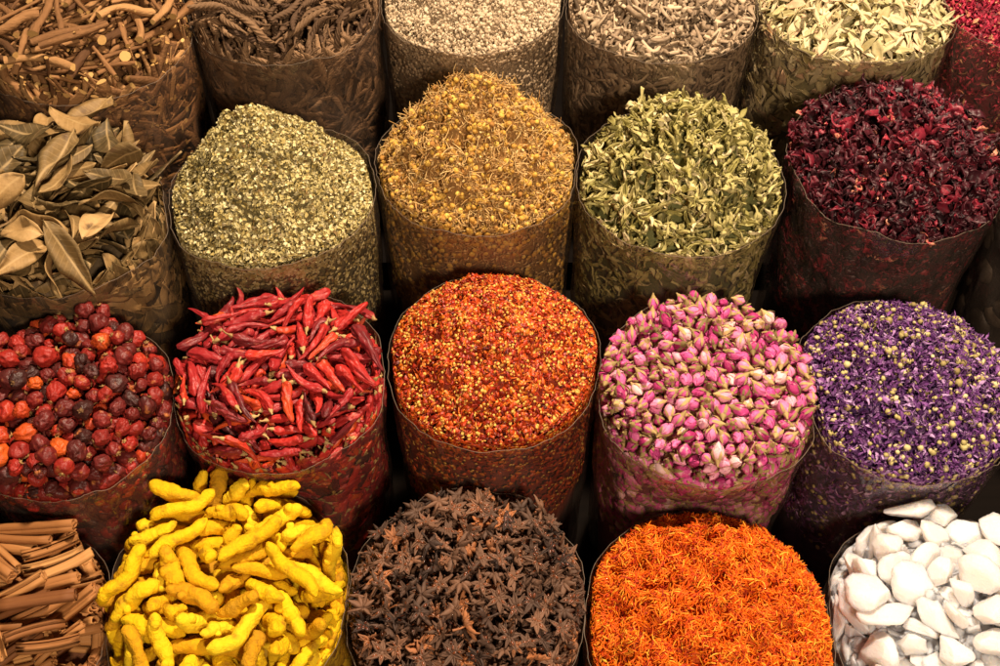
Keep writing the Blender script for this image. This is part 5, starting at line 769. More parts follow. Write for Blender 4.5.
  870, -7, 480, 455, 416, 647, 448, 7, 886, 124, 633, 166, 857, -461, -159, 4, 648, -298, 67, 797, -259, -100, 537, 8, 454, -611, -50, 123, -981, 136, 67, 6, 751, -482, 106, 437, 276, 842, 155, 9,
  263, 53, 378, 315, 158, -70, -933, 8, -125, -800, 92, 49, 218, 968, -114, 12, 560, -143, 687, 79, -70, 894, -436, 17, -644, -667, 61, 723, 157, 369, 562, 12, 480, -506, 106, 438, -447, 410, -664, 1,
  -412, 116, 122, 94, -68, 703, 701, 12, -570, -361, 411, 797, 540, 229, 143, 13, 82, -470, 325, 117, 262, -863, -417, 9, 732, 149, 213, 685, 563, 133, 442, 11, 38, -271, 367, 15, -511, 827, 234, 5,
  -220, -851, -122, 909, 348, 110, 201, 6, 423, 361, 178, 79, 692, 707, 121, 8, -301, 603, 121, 139, 723, -670, -91, 0, 754, 277, 302, 115, 90, 944, 297, 5, -629, -197, 297, 908, 45, 325, 260, 11,
  -577, 23, 290, 347, 817, 419, -191, 7, -771, 382, 294, 807, 248, -52, -533, 0, -888, -108, 243, 458, -859, 158, 165, 10, 11, 168, 168, 139, -944, 299, 23, 14, 761, 54, 565, 430, 106, -270, -855, 0,
  -180, -18, 213, 286, 291, -339, -848, 10, -717, -652, 102, 504, 394, -769, -4, 2, -34, -288, 101, 551, 120, -221, -795, 17, 749, 118, -66, 80, 270, -947, -156, 2, 461, -721, -203, 573, -521, 521, -360, 1,
  -645, -315, 14, 459, 801, 87, 373, 0, -345, 33, 539, 806, -492, 130, -304, 13, 262, -683, -174, 88, 476, 771, 413, 9, 796, 254, -21, 99, -810, 478, -326, 17, 310, 275, -66, 99, -332, -898, -271, 11,
  -720, 351, 197, 237, 221, -848, -419, 2, -717, 346, 39, 140, 255, 942, 170, 15, 685, 241, 234, 19, 379, -924, 39, 1, -232, -1054, -17, 800, 277, 341, -409, 7, 1007, 401, -292, 360, 734, -536, -209, 2,
  98, 305, 266, 158, 987, -39, 6, 11, 808, -7, -143, 25, 305, 935, 179, 3, -544, -424, -147, 252, 409, 769, 422, 3, -773, -359, 208, 95, 135, -472, 866, 11, -202, -47, 273, 811, -307, 110, -486, 5,
  -335, -113, 473, 368, 697, -558, -259, 5, 463, 159, 0, 416, -221, -412, 780, 12, 410, 642, -16, 355, -83, -55, -930, 6, -857, 174, 77, 427, -141, 217, 867, 14, -610, -792, -264, 488, 112, 323, -803, 16,
  226, -967, -85, 956, 277, 32, -90, 17, -810, 48, 50, 262, 924, 259, -107, 6, -100, 627, 96, 223, -44, 263, -938, 9, -668, -110, -53, 9, -206, -955, -212, 15, 458, -174, 73, 330, 642, -594, -355, 9,
  -505, 390, 12, 8, -382, 896, 227, 5, 736, 382, 39, 577, -640, -236, 449, 10, -822, 355, 176, 36, 525, -840, -130, 17, -10, -15, 211, 566, -765, -233, 200, 13, 525, 205, 262, 459, 888, 29, -7, 9,
  -300, -630, -183, 59, -347, -936, -6, 7, 576, 501, 102, 560, 114, 278, -772, 4, 875, 347, 115, 318, -875, 362, 49, 0, 308, 563, 207, 964, 113, -231, 64, 8, -576, 513, 15, 835, -116, -216, -492, 8,
  441, -163, -90, 126, -190, 919, -322, 7, -937, -301, -178, 874, -170, -242, 386, 16, -277, 8, 17, 313, 703, 625, 134, 14, -852, 326, 69, 846, 161, 339, -378, 2, 330, -101, -58, 669, 665, 318, 97, 12,
  -747, -116, 41, 313, 330, -327, -828, 11, -770, -240, -40, 880, -60, -270, 388, 2, -642, -89, 308, 67, -514, -705, 484, 16, -433, 585, 314, 272, 749, -428, -427, 12, 162, 222, 414, 3, 879, 469, 86, 12,
 ]),
 'twisted': (90, [  -290, -709, 452, 104, 93, 585, 799, 10, 367, -817, 326, 55, -957, -264, -108, 6, 466, -840, 230, 279, 312, -1, -908, 9, 703, -581, 196, 392, -330, 837, -193, 2, -115, -1017, 348, 906, -253, 330, 72, 9,
  -318, -816, 399, 103, -169, -978, 70, 3, -653, -632, 208, 246, 134, 853, 440, 3, -714, -649, 415, 27, -25, -822, 569, 4, -215, -910, 175, 300, 153, -929, -155, 6, 783, -285, 41, 503, 831, -216, 103, 6,
  171, -803, 449, 65, -483, 868, -99, 2, 530, -635, 354, 961, 228, -146, 61, 7, -216, -631, 388, 592, 709, -168, -346, 10, 112, -822, 107, 25, -223, -933, -283, 3, 475, -687, 197, 716, 313, -10, -624, 1,
  62, -909, 220, 339, -720, 604, -35, 4, -777, -422, 122, 116, 85, -430, -891, 5, 153, -727, 299, 695, 326, 245, 592, 2, -40, -1031, 141, 203, -209, -954, -76, 9, -463, -860, 391, 524, 140, 326, 775, 7,
  287, -774, 376, 456, -548, 463, -527, 1, 4, -750, 361, 61, 635, 770, -27, 9, -409, -806, 139, 33, 946, 100, -306, 5, 201, -557, 361, 510, -648, -204, 527, 4, 469, -463, 385, 440, -736, -336, 389, 6,
  784, -715, -53, 305, 826, 389, -270, 10, 297, -718, 205, 529, -582, -527, 323, 11, 421, -807, 97, 421, 692, -380, -447, 4, -433, -618, 382, 92, -245, -900, 349, 0, 602, -667, 46, 449, -554, 660, -237, 0,
  244, -593, 228, 691, -485, -371, 388, 11, -700, -573, 13, 585, 362, 692, 218, 6, -707, -524, 127, 164, -75, 864, 469, 3, 778, -262, 168, 425, -279, -67, 858, 8, 1039, 238, -242, 35, 636, 771, 7, 4,
  0, -983, -28, 239, 104, -812, 523, 8, 815, -464, 398, 556, -765, -182, 267, 3, -714, -478, 297, 11, -189, 980, -66, 3, 874, -193, 116, 308, -300, 535, 727, 0, -960, -360, -210, 760, -154, 262, -574, 1,
  526, -758, -125, 720, 648, 160, -192, 1, -161, -564, 320, 102, -956, -273, -42, 8, -497, -396, 80, 531, 262, 478, 649, 1, -88, -696, 93, 625, 767, -143, 1, 2, -621, -680, -70, 108, -238, 621, 739, 2,
  139, -856, -29, 53, -283, -827, 482, 5, -206, -471, 464, 911, -236, 128, -312, 8, -56, -584, 232, 99, 699, 708, -3, 8, 390, -892, -59, 347, -380, 856, 41, 1, -799, -229, 263, 782, -523, -339, 22, 2,
  -206, -821, 53, 157, 890, 318, -286, 3, 586, -118, 100, 386, 468, 652, 455, 6, 742, -283, 259, 286, -261, 856, -341, 7, -256, -461, 17, 947, -186, -151, -213, 4, -816, -169, 158, 299, -573, 759, -82, 10,
  -166, -246, 324, 726, -211, -325, 568, 3, 156, -532, 207, 353, -797, -455, 182, 5, 329, -295, 291, 975, -147, -125, 111, 0, 103, -364, 12, 156, 421, 706, 548, 3, -515, -600, 120, 348, 726, -593, -16, 5,
  8, -564, 12, 267, 473, 416, 730, 11, -503, -834, -110, 126, 500, -222, -828, 5, -647, -439, -25, 281, -883, 375, -29, 5, -824, -334, 216, 851, -458, 185, 178, 4, 28, -393, 324, 374, -473, -710, 363, 10,
  -255, -682, 193, 614, 337, 559, 444, 0, 639, -389, 26, 885, 404, 215, -87, 7, 444, -619, 76, 529, -154, 506, -664, 4, 447, -502, 197, 568, -806, 70, -148, 2, -70, -394, 483, 529, 266, 17, 805, 7,
  997, 64, -90, 413, -718, -313, 464, 7, -170, -1023, -92, 337, -867, 77, 358, 8, -601, -588, -115, 212, 966, -146, -5, 5, 455, -128, 42, 632, 85, -25, 770, 6, -418, -575, -24, 400, 342, 660, 537, 3,
  -621, -324, 328, 442, -70, 748, -491, 2, 177, -433, 418, 362, 331, -730, -476, 3, -685, -466, 465, 141, -352, 829, -412, 4, 205, -711, -30, 695, -293, 455, -474, 0, 429, -127, 211, 104, -422, -793, 426, 11,
  -383, -69, 239, 445, -668, -554, 221, 11, 820, -564, -84, 37, 154, -977, -139, 9, 607, 100, -26, 357, -876, 276, 168, 0, -450, -188, 288, 356, 391, 578, 622, 3, 444, -367, 446, 162, 179, -487, -839, 0,
  167, -272, 78, 418, 48, -31, 907, 6, -559, -724, -156, 143, 156, 911, -353, 10, -887, -251, -34, 494, -583, -443, 469, 11, 114, -194, 159, 372, -895, -223, 108, 10, -801, -73, 80, 264, 866, -242, -350, 6,
  -1065, 4, -134, 712, -287, 438, -467, 9, 198, -952, -209, 812, 539, 81, -208, 4, -922, -152, 177, 42, -853, -250, -456, 7, 55, -410, 155, 134, -962, -235, 42, 7, -73, -356, 37, 106, -293, -775, 549, 4,
  601, -818, -90, 640, 687, 304, 163, 0, -857, -127, 39, 348, -55, -415, 839, 11, -133, -587, 60, 113, -53, 476, 871, 4, -886, -72, -150, 162, -811, 542, -150, 8, 380, -616, -60, 411, 702, 336, 475, 6,
  -675, -244, 83, 387, 378, -507, -671, 4, -242, -240, 255, 260, -518, -797, 167, 7, 232, -101, 45, 388, 201, 610, 661, 4, -443, -246, 19, 81, 274, -299, -911, 7, 621, 288, 8, 60, 513, 852, -80, 8,
  -9, -113, 161, 302, 166, -249, -905, 0, -500, 27, 106, 641, 209, -305, -673, 9, -169, -51, 210, 528, -124, -223, 810, 8, 872, 101, 147, 682, -574, -263, 368, 10,
 ]),
 'bayleaf': (94, [  414, -951, 509, 814, 268, 341, -386, 6, 77, 154, 759, 619, -29, 28, -784, 6, -48, -927, 499, 432, -215, 227, -846, 13, -127, -665, 579, 135, -147, -63, 978, 4, 590, 394, 541, 232, 139, 693, -668, 5,
  573, 107, 538, 93, 2, -186, 978, 2, -397, -390, 706, 236, 427, -666, -564, 3, 154, 724, 732, 4, -965, 257, -55, 8, 140, -56, 645, 547, 68, -68, -832, 2, 616, -502, 363, 520, 4, -323, -790, 10,
  60, 1022, 558, 421, 25, -75, -903, 6, -337, 603, 708, 51, -26, 20, 998, 11, 619, -521, 585, 772, -146, 152, 600, 13, -473, 267, 602, 835, 238, -13, 495, 4, 422, 660, 541, 162, 797, -579, -55, 4,
  670, -156, 510, 101, -89, -513, -848, 8, -366, 706, 636, 997, 66, 24, -32, 1, 343, -49, 585, 175, -10, 433, 884, 11, 227, -980, 428, 522, 528, -315, -591, 8, -77, -266, 600, 597, 133, 278, 741, 11,
  88, 237, 633, 399, -110, 105, -904, 12, 196, -189, 509, 105, 593, -757, 252, 8, 829, -99, 95, 852, 220, -224, 420, 5, 844, -67, 483, 813, -200, -50, -545, 2, -113, -224, 470, 329, 170, 53, 927, 0,
  770, -566, -209, 700, 602, 306, 230, 8, 52, 246, 500, 30, 120, -966, -228, 7, -276, 934, 546, 750, -132, -81, -642, 4, 327, -459, 530, 722, -457, 118, -507, 7, 58, -542, 558, 738, -644, -27, -199, 8,
  102, 577, 580, 309, -258, 767, -499, 7, 240, -198, 289, 970, 175, -109, -129, 8, 296, -574, 425, 222, -163, -42, 960, 1, 518, -307, 395, 342, 573, -725, -170, 7, 708, 364, 335, 93, 107, -39, -989, 2,
  755, 20, 284, 867, -82, -78, -485, 13, -127, -875, 319, 19, -789, -608, 81, 9, 523, -5, 139, 480, -68, -3, 875, 3, -300, -953, 432, 483, 162, 271, -816, 9, -345, 207, 482, 871, -40, -6, -489, 5,
  283, 69, 206, 579, -731, 129, -336, 13, 825, 295, 335, 902, -217, -152, 339, 1, 663, 177, 104, 236, 243, 150, -929, 1, 555, 523, 437, 208, -974, -65, 69, 9, -175, 295, 664, 762, -227, 48, 604, 11,
  805, -352, 64, 873, -67, -373, 306, 12, -309, 657, 465, 931, -38, 169, -321, 0, 459, -331, 128, 283, 115, 465, 831, 1, 604, 159, 386, 59, -46, -79, 994, 1, 25, -117, 328, 881, -167, -17, 442, 0,
  -276, 16, 425, 845, -134, -127, 502, 8, 232, 713, 447, 844, 324, 88, 418, 8, 473, 705, 193, 719, 231, -424, 500, 6, 639, 437, 280, 848, 213, 42, 483, 12, -711, 210, 545, 466, -69, 320, -822, 1,
  -402, -489, 458, 949, -180, -68, 250, 11, 60, 268, 356, 494, 187, -13, -849, 0, 18, 353, 115, 126, 164, 202, -957, 6, -12, -592, 233, 904, -23, -363, -224, 13, -384, -662, 415, 993, -113, -4, -11, 12,
  -49, 710, 462, 897, -27, 31, 440, 2, 399, -117, 120, 896, -316, 258, -177, 7, -500, -130, 226, 975, -170, 140, -37, 0, 295, 167, 468, 138, 76, -378, -912, 12, -42, 292, 573, 405, 7, -274, -872, 5,
  62, -433, 266, 871, 229, -346, 262, 9, -371, -538, 209, 59, 85, 38, -994, 1, -66, -797, -200, 201, -362, -892, -179, 9, -198, 109, 221, 326, -699, 581, -260, 9, 608, 166, 448, 971, -36, -139, 190, 2,
  450, 378, 101, 176, 11, 32, -984, 6, -332, 697, 341, 820, -186, 236, -487, 4, 108, -709, 44, 715, -219, -253, -614, 12, -426, 557, 238, 550, 12, -507, 663, 13, -438, 166, 108, 547, -415, 167, 708, 13,
  497, 349, 181, 807, 13, -111, 579, 2, 266, -715, 234, 846, -371, -133, -357, 10, -5, 312, 252, 989, 66, -128, -40, 10, 221, 17, 33, 985, -117, 91, -91, 0, 766, -344, -134, 115, 959, 98, 240, 9,
  -493, -666, 335, 719, 93, 179, 665, 1, -398, -437, 27, 749, -655, -30, 97, 3, -821, 30, 239, 61, -185, -81, -978, 5, -736, 678, 470, 211, -300, -108, 924, 3, -222, -326, 318, 878, -55, 87, 468, 4,
  790, -109, -82, 361, 156, -513, 763, 4, -556, -61, 118, 451, -113, 75, 882, 10, -623, -241, 364, 641, 20, 139, -755, 11, -560, -44, 618, 199, 207, 954, -84, 9, 716, 56, -108, 93, -187, 258, -943, 13,
  -354, 1027, 312, 393, -390, 85, 828, 13, -333, -700, 641, 646, -156, -165, 729, 4, -168, 765, 187, 721, 158, -360, 571, 10, 291, -419, 157, 585, -410, -45, -698, 6, 432, 527, 360, 903, 18, -18, 428, 12,
  -308, -717, 307, 357, -94, 0, -929, 2, 124, 904, 304, 163, -818, 484, 263, 1, -339, 587, 95, 366, 145, -329, 858, 12, -553, 527, 302, 706, 100, -424, 558, 10, -96, -310, 13, 755, 634, 50, 156, 7,
  -686, 259, -129, 323, -220, -438, 810, 13, 90, 284, -59, 125, -35, 169, -977, 0,
 ]),
 'blacklime': (2, [  -790, -74, -322, 734, 310, 592, 121, 1, -797, 235, -119, 687, 635, 339, 98, 0,
 ]),
}
# the leaves that show largest
TOP = {
 'mint': [622, 1439, 573, 1554, 1689, 968, 1167, 653, 485, 549, 86, 1226, 87, 891, 1028, 1382, 63, 1635, 1688, 185, 102, 1066, 265, 1338, 594, 1336, 82, 141, 535, 18, 765, 130, 1042, 1120, 1140, 791, 991, 286, 734, 1021, 1478, 1589, 124, 676, 1234, 603, 777, 467, 1216, 1369, 169, 563, 1328, 442, 709, 825, 1290, 1545, 1601, 8, 74, 813, 1078, 294, 642, 973, 1123, 51, 226, 492, 513, 572, 1228, 558, 873, 1033, 1323, 1693, 191, 303, 455, 671, 674, 1147, 1207, 370, 1527, 131, 579, 882, 1081, 1469, 428, 1139, 1602, 246, 1250, 7, 551, 366, 926, 1220, 1411, 45, 239, 678, 1074, 1576, 1691, 16, 113, 256, 429, 1150, 1195, 669, 690, 749, 948, 1362, 1460, 1592, 1618, 964, 1086, 1410, 1437, 1541, 1670, 270, 358, 701, 826, 1304, 1440, 58, 91, 287, 376, 536, 792, 893, 1012, 1128, 1183, 1223, 1243, 1577, 1615, 625, 646, 1097, 1640, 1665, 81, 466, 667, 754, 41, 175, 1184, 1420, 1498, 33, 143, 607, 794, 1064, 1431, 1557, 568, 1153, 319, 339, 375, 476, 533, 1118, 1161, 1271, 1346, 1370, 1519, 234, 248, 691, 786, 829, 1101, 1542, 1563, 1580, 222, 733, 827, 975, 153, 177, 395, 432, 1030, 1327, 1661, 46, 315, 447, 468, 704, 780, 944, 962, 1019, 1080, 1088, 1241, 1349, 1520, 1682, 235, 425, 822, 1360, 433, 636, 637, 645, 719, 851, 956, 1261, 1540, 1590, 1614, 1625, 1658, 134, 209, 228, 244, 267, 526, 643, 767, 837, 930, 971, 1011, 1131, 1433, 1505, 1534, 1552, 1595, 173, 290, 470, 679, 1008, 1122, 1285, 1385, 1452, 1573, 1685, 13, 31, 170, 196, 340, 373, 524, 540, 695, 2, 15, 408, 514, 546, 598, 633, 735, 909, 1197, 1235, 93, 446, 560, 577, 721, 730, 799, 947, 1034, 1274, 1504, 52, 129, 543, 618, 750],
 'hibiscus': [346, 139, 341, 212, 487, 46, 890, 620, 574, 797, 109, 420, 670, 11, 483, 710, 850, 409, 774, 804, 586, 755, 27, 700, 731, 584, 921, 343, 268, 777, 913, 157, 428, 433, 466, 874, 950, 296, 328, 424, 569, 117, 400, 455, 792, 33, 340, 551, 605, 365, 69, 698, 583, 791, 961, 867, 572, 957, 788, 994, 113, 849, 40, 399, 306, 383, 401, 427, 815, 187, 162, 725, 193, 313, 564, 611, 354, 521, 553, 600, 702, 375, 206, 887, 50, 25, 90, 740, 790, 243, 245, 490, 747, 24, 554, 739, 768, 898, 35, 717, 883, 99, 213, 498, 565, 196, 575, 609, 255, 330, 544, 56, 170, 675, 188, 344, 825, 925, 499, 998, 118, 640, 656, 965, 666, 846, 906, 423, 838, 7, 372, 511, 607, 418, 954, 63, 235, 315, 48, 868, 202, 414, 908, 6, 61, 407, 707, 829, 953, 967, 303, 394, 447, 481, 726, 413, 705, 737, 918, 327, 859, 911, 18, 222, 519, 741, 758, 478, 579, 633, 748, 229, 425, 546, 728, 82, 996, 146, 62, 831, 398, 51, 978, 39, 298, 641, 66, 127, 430, 462, 612, 914, 966, 124, 208, 211, 262, 270, 402, 754, 376, 601, 712, 199, 220, 247, 470, 652, 320, 678, 810, 96, 145, 403, 469, 531, 772, 793, 465, 610, 870, 992, 36, 237, 366, 614, 984, 308, 461, 178, 491, 509, 711, 951, 979, 32, 416, 787, 0, 38, 122, 422, 952, 3, 22, 108, 380, 729, 773, 983, 47, 587, 869, 939, 29, 102, 115, 144, 232, 325, 386, 450, 677, 4, 159, 437, 537, 599, 692, 696, 799, 933, 8, 92, 241, 538, 101, 304, 475, 943, 13, 182, 198, 275, 451, 523, 540, 623, 628, 649, 722, 19, 21, 57, 197, 231, 438, 452, 500, 485],
 'verbena': [55, 641, 591, 792, 640, 791, 480, 411, 794, 901, 821, 880, 698, 906, 832, 927, 424, 590, 250, 353, 481, 684, 991, 117, 230, 489, 236, 159, 581, 168, 190, 329, 48, 534, 122, 330, 593, 962, 579, 120, 846, 557, 721, 313, 813, 264, 385, 598, 967, 529, 668, 347, 57, 185, 578, 142, 259, 495, 496, 382, 451, 69, 868, 38, 49, 60, 562, 651, 680, 800, 988, 889, 630, 667, 917, 182, 498, 221, 990, 432, 435, 474, 538, 694, 953, 675, 844, 393, 875, 921, 939, 690, 780, 135, 152, 536, 658, 662, 814, 266, 547, 548, 700, 986, 314, 452, 600, 653, 62, 478, 509, 173, 215, 426, 101, 107, 442, 556, 724, 343, 422, 515, 685, 85, 493, 830, 367, 604, 946, 955, 127, 167, 365, 484, 573, 587, 803, 4, 90, 229, 482, 655, 833, 869, 220, 311, 404, 522, 609, 737, 145, 180, 615, 15, 319, 809, 204, 378, 670, 73, 78, 322, 419, 466, 669, 764, 66, 115, 650, 699, 732, 790, 146, 153, 226, 257, 358, 436, 479, 513, 546, 807, 848, 952, 963, 996, 81, 218, 321, 363, 158, 189, 287, 323, 425, 715, 747, 824, 834, 969, 126, 212, 256, 298, 366, 430, 460, 555, 585, 595, 51, 469, 636, 739, 756, 795, 95, 247, 447, 523, 702, 903, 923, 128, 210, 245, 294, 325, 450, 497, 503, 734, 759, 777, 902, 950, 993, 45, 59, 70, 109, 285, 406, 459, 501, 511, 642, 648, 681, 970, 971, 134, 151, 261, 296, 332, 395, 552, 629, 663, 688, 768, 783, 882, 884, 888],
}

# ------------------------------------------------------------------ materials
def nodes(name):
    m = bpy.data.materials.new(name); m.use_nodes = True; nt = m.node_tree; nt.nodes.clear()
    return m, nt, nt.nodes.new, nt.links.new

def spice(name, ramp, rough=.6, nscale=160, namt=.45, bump=.25, bscale=420, spec=.35, sss=0., fleck=None, coat=0., stretch=None, midrib=None):
    """t (the piece's own shade, per object or per crumb) picks the colour; noise adds natural mottling"""
    m, nt, N, Lk = nodes(name)
    out = N('ShaderNodeOutputMaterial'); P = N('ShaderNodeBsdfPrincipled'); Lk(P.outputs[0], out.inputs[0])
    at = N('ShaderNodeAttribute'); at.attribute_name = 't'; oi = N('ShaderNodeObjectInfo'); sp = N('ShaderNodeSeparateColor'); Lk(oi.outputs['Color'], sp.inputs[0])
    ad = N('ShaderNodeMath'); ad.operation = 'ADD'; Lk(at.outputs['Fac'], ad.inputs[0]); Lk(sp.outputs[0], ad.inputs[1])
    tc = N('ShaderNodeTexCoord'); src = tc.outputs['Object']
    of = N('ShaderNodeVectorMath'); of.operation = 'ADD'; Lk(src, of.inputs[0]); sc = N('ShaderNodeVectorMath'); sc.operation = 'SCALE'; sc.inputs[3].default_value = .37
    cm = N('ShaderNodeCombineXYZ'); Lk(ad.outputs[0], cm.inputs[0]); Lk(ad.outputs[0], cm.inputs[1]); Lk(cm.outputs[0], sc.inputs[0]); Lk(sc.outputs[0], of.inputs[1]); src = of.outputs[0]
    if stretch:
        mp = N('ShaderNodeMapping'); mp.inputs['Scale'].default_value = stretch; Lk(src, mp.inputs[0]); src = mp.outputs[0]
    nz = N('ShaderNodeTexNoise'); nz.inputs['Scale'].default_value = nscale; nz.inputs['Detail'].default_value = 4; nz.inputs['Roughness'].default_value = .65; Lk(src, nz.inputs['Vector'])
    j = N('ShaderNodeMath'); j.operation = 'MULTIPLY_ADD'; Lk(nz.outputs['Fac'], j.inputs[0]); j.inputs[1].default_value = namt; Lk(ad.outputs[0], j.inputs[2])
    s = N('ShaderNodeMath'); s.operation = 'SUBTRACT'; Lk(j.outputs[0], s.inputs[0]); s.inputs[1].default_value = namt * .5; s.use_clamp = True
    cr = N('ShaderNodeValToRGB'); el = cr.color_ramp.elements
    while len(el) < len(ramp): el.new(.5)
    for e, (p, c) in zip(el, ramp): e.position = p; e.color = (*c, 1)
    Lk(s.outputs[0], cr.inputs[0]); col = cr.outputs[0]
    if fleck:                                   # patches of another colour (skin scars, pale petal edges, dust)
        fs, lo, hi, fc = fleck
        n2 = N('ShaderNodeTexNoise'); n2.inputs['Scale'].default_value = fs; n2.inputs['Detail'].default_value = 3; Lk(src, n2.inputs['Vector'])
        mr = N('ShaderNodeMapRange'); mr.inputs[1].default_value = lo; mr.inputs[2].default_value = hi; Lk(n2.outputs['Fac'], mr.inputs[0])
        mx = N('ShaderNodeMix'); mx.data_type = 'RGBA'; Lk(mr.outputs[0], mx.inputs[0]); Lk(col, mx.inputs[6]); mx.inputs[7].default_value = (*fc, 1); col = mx.outputs[2]
    if midrib:                                  # a pale rib along the blade and fine side veins
        sx = N('ShaderNodeSeparateXYZ'); Lk(tc.outputs['Object'], sx.inputs[0]); ab = N('ShaderNodeMath'); ab.operation = 'ABSOLUTE'; Lk(sx.outputs[1], ab.inputs[0])
        mr = N('ShaderNodeMapRange'); mr.inputs[1].default_value = .0004; mr.inputs[2].default_value = .0013; mr.inputs[3].default_value = .55; mr.inputs[4].default_value = 0; Lk(ab.outputs[0], mr.inputs[0])
        v = N('ShaderNodeMath'); v.operation = 'MULTIPLY_ADD'; Lk(ab.outputs[0], v.inputs[0]); v.inputs[1].default_value = -.7; Lk(sx.outputs[0], v.inputs[2])
        w = N('ShaderNodeMath'); w.operation = 'PINGPONG'; Lk(v.outputs[0], w.inputs[0]); w.inputs[1].default_value = .0035
        m2 = N('ShaderNodeMapRange'); m2.inputs[1].default_value = .0; m2.inputs[2].default_value = .0006; m2.inputs[3].default_value = .28; m2.inputs[4].default_value = 0; Lk(w.outputs[0], m2.inputs[0])
        mxx = N('ShaderNodeMath'); mxx.operation = 'MAXIMUM'; Lk(mr.outputs[0], mxx.inputs[0]); Lk(m2.outputs[0], mxx.inputs[1])
        mx = N('ShaderNodeMix'); mx.data_type = 'RGBA'; Lk(mxx.outputs[0], mx.inputs[0]); Lk(col, mx.inputs[6]); mx.inputs[7].default_value = (*midrib, 1); col = mx.outputs[2]
    Lk(col, P.inputs['Base Color']); P.inputs['Roughness'].default_value = rough; P.inputs['Specular IOR Level'].default_value = spec
    if coat: P.inputs['Coat Weight'].default_value = coat; P.inputs['Coat Roughness'].default_value = .3
    if sss: P.inputs['Subsurface Weight'].default_value = sss; P.inputs['Subsurface Radius'].default_value = (1, .8, .6); P.inputs['Subsurface Scale'].default_value = .006 if sss < .5 else .022
    if sss > .5: P.inputs['Transmission Weight'].default_value = .10; P.inputs['IOR'].default_value = 1.3
    if bump:
        n3_ = N('ShaderNodeTexNoise'); n3_.inputs['Scale'].default_value = bscale; n3_.inputs['Detail'].default_value = 3; Lk(src, n3_.inputs['Vector'])
        b = N('ShaderNodeBump'); b.inputs['Strength'].default_value = bump; b.inputs['Distance'].default_value = .0015; Lk(n3_.outputs['Fac'], b.inputs['Height']); Lk(b.outputs[0], P.inputs['Normal'])
    return m

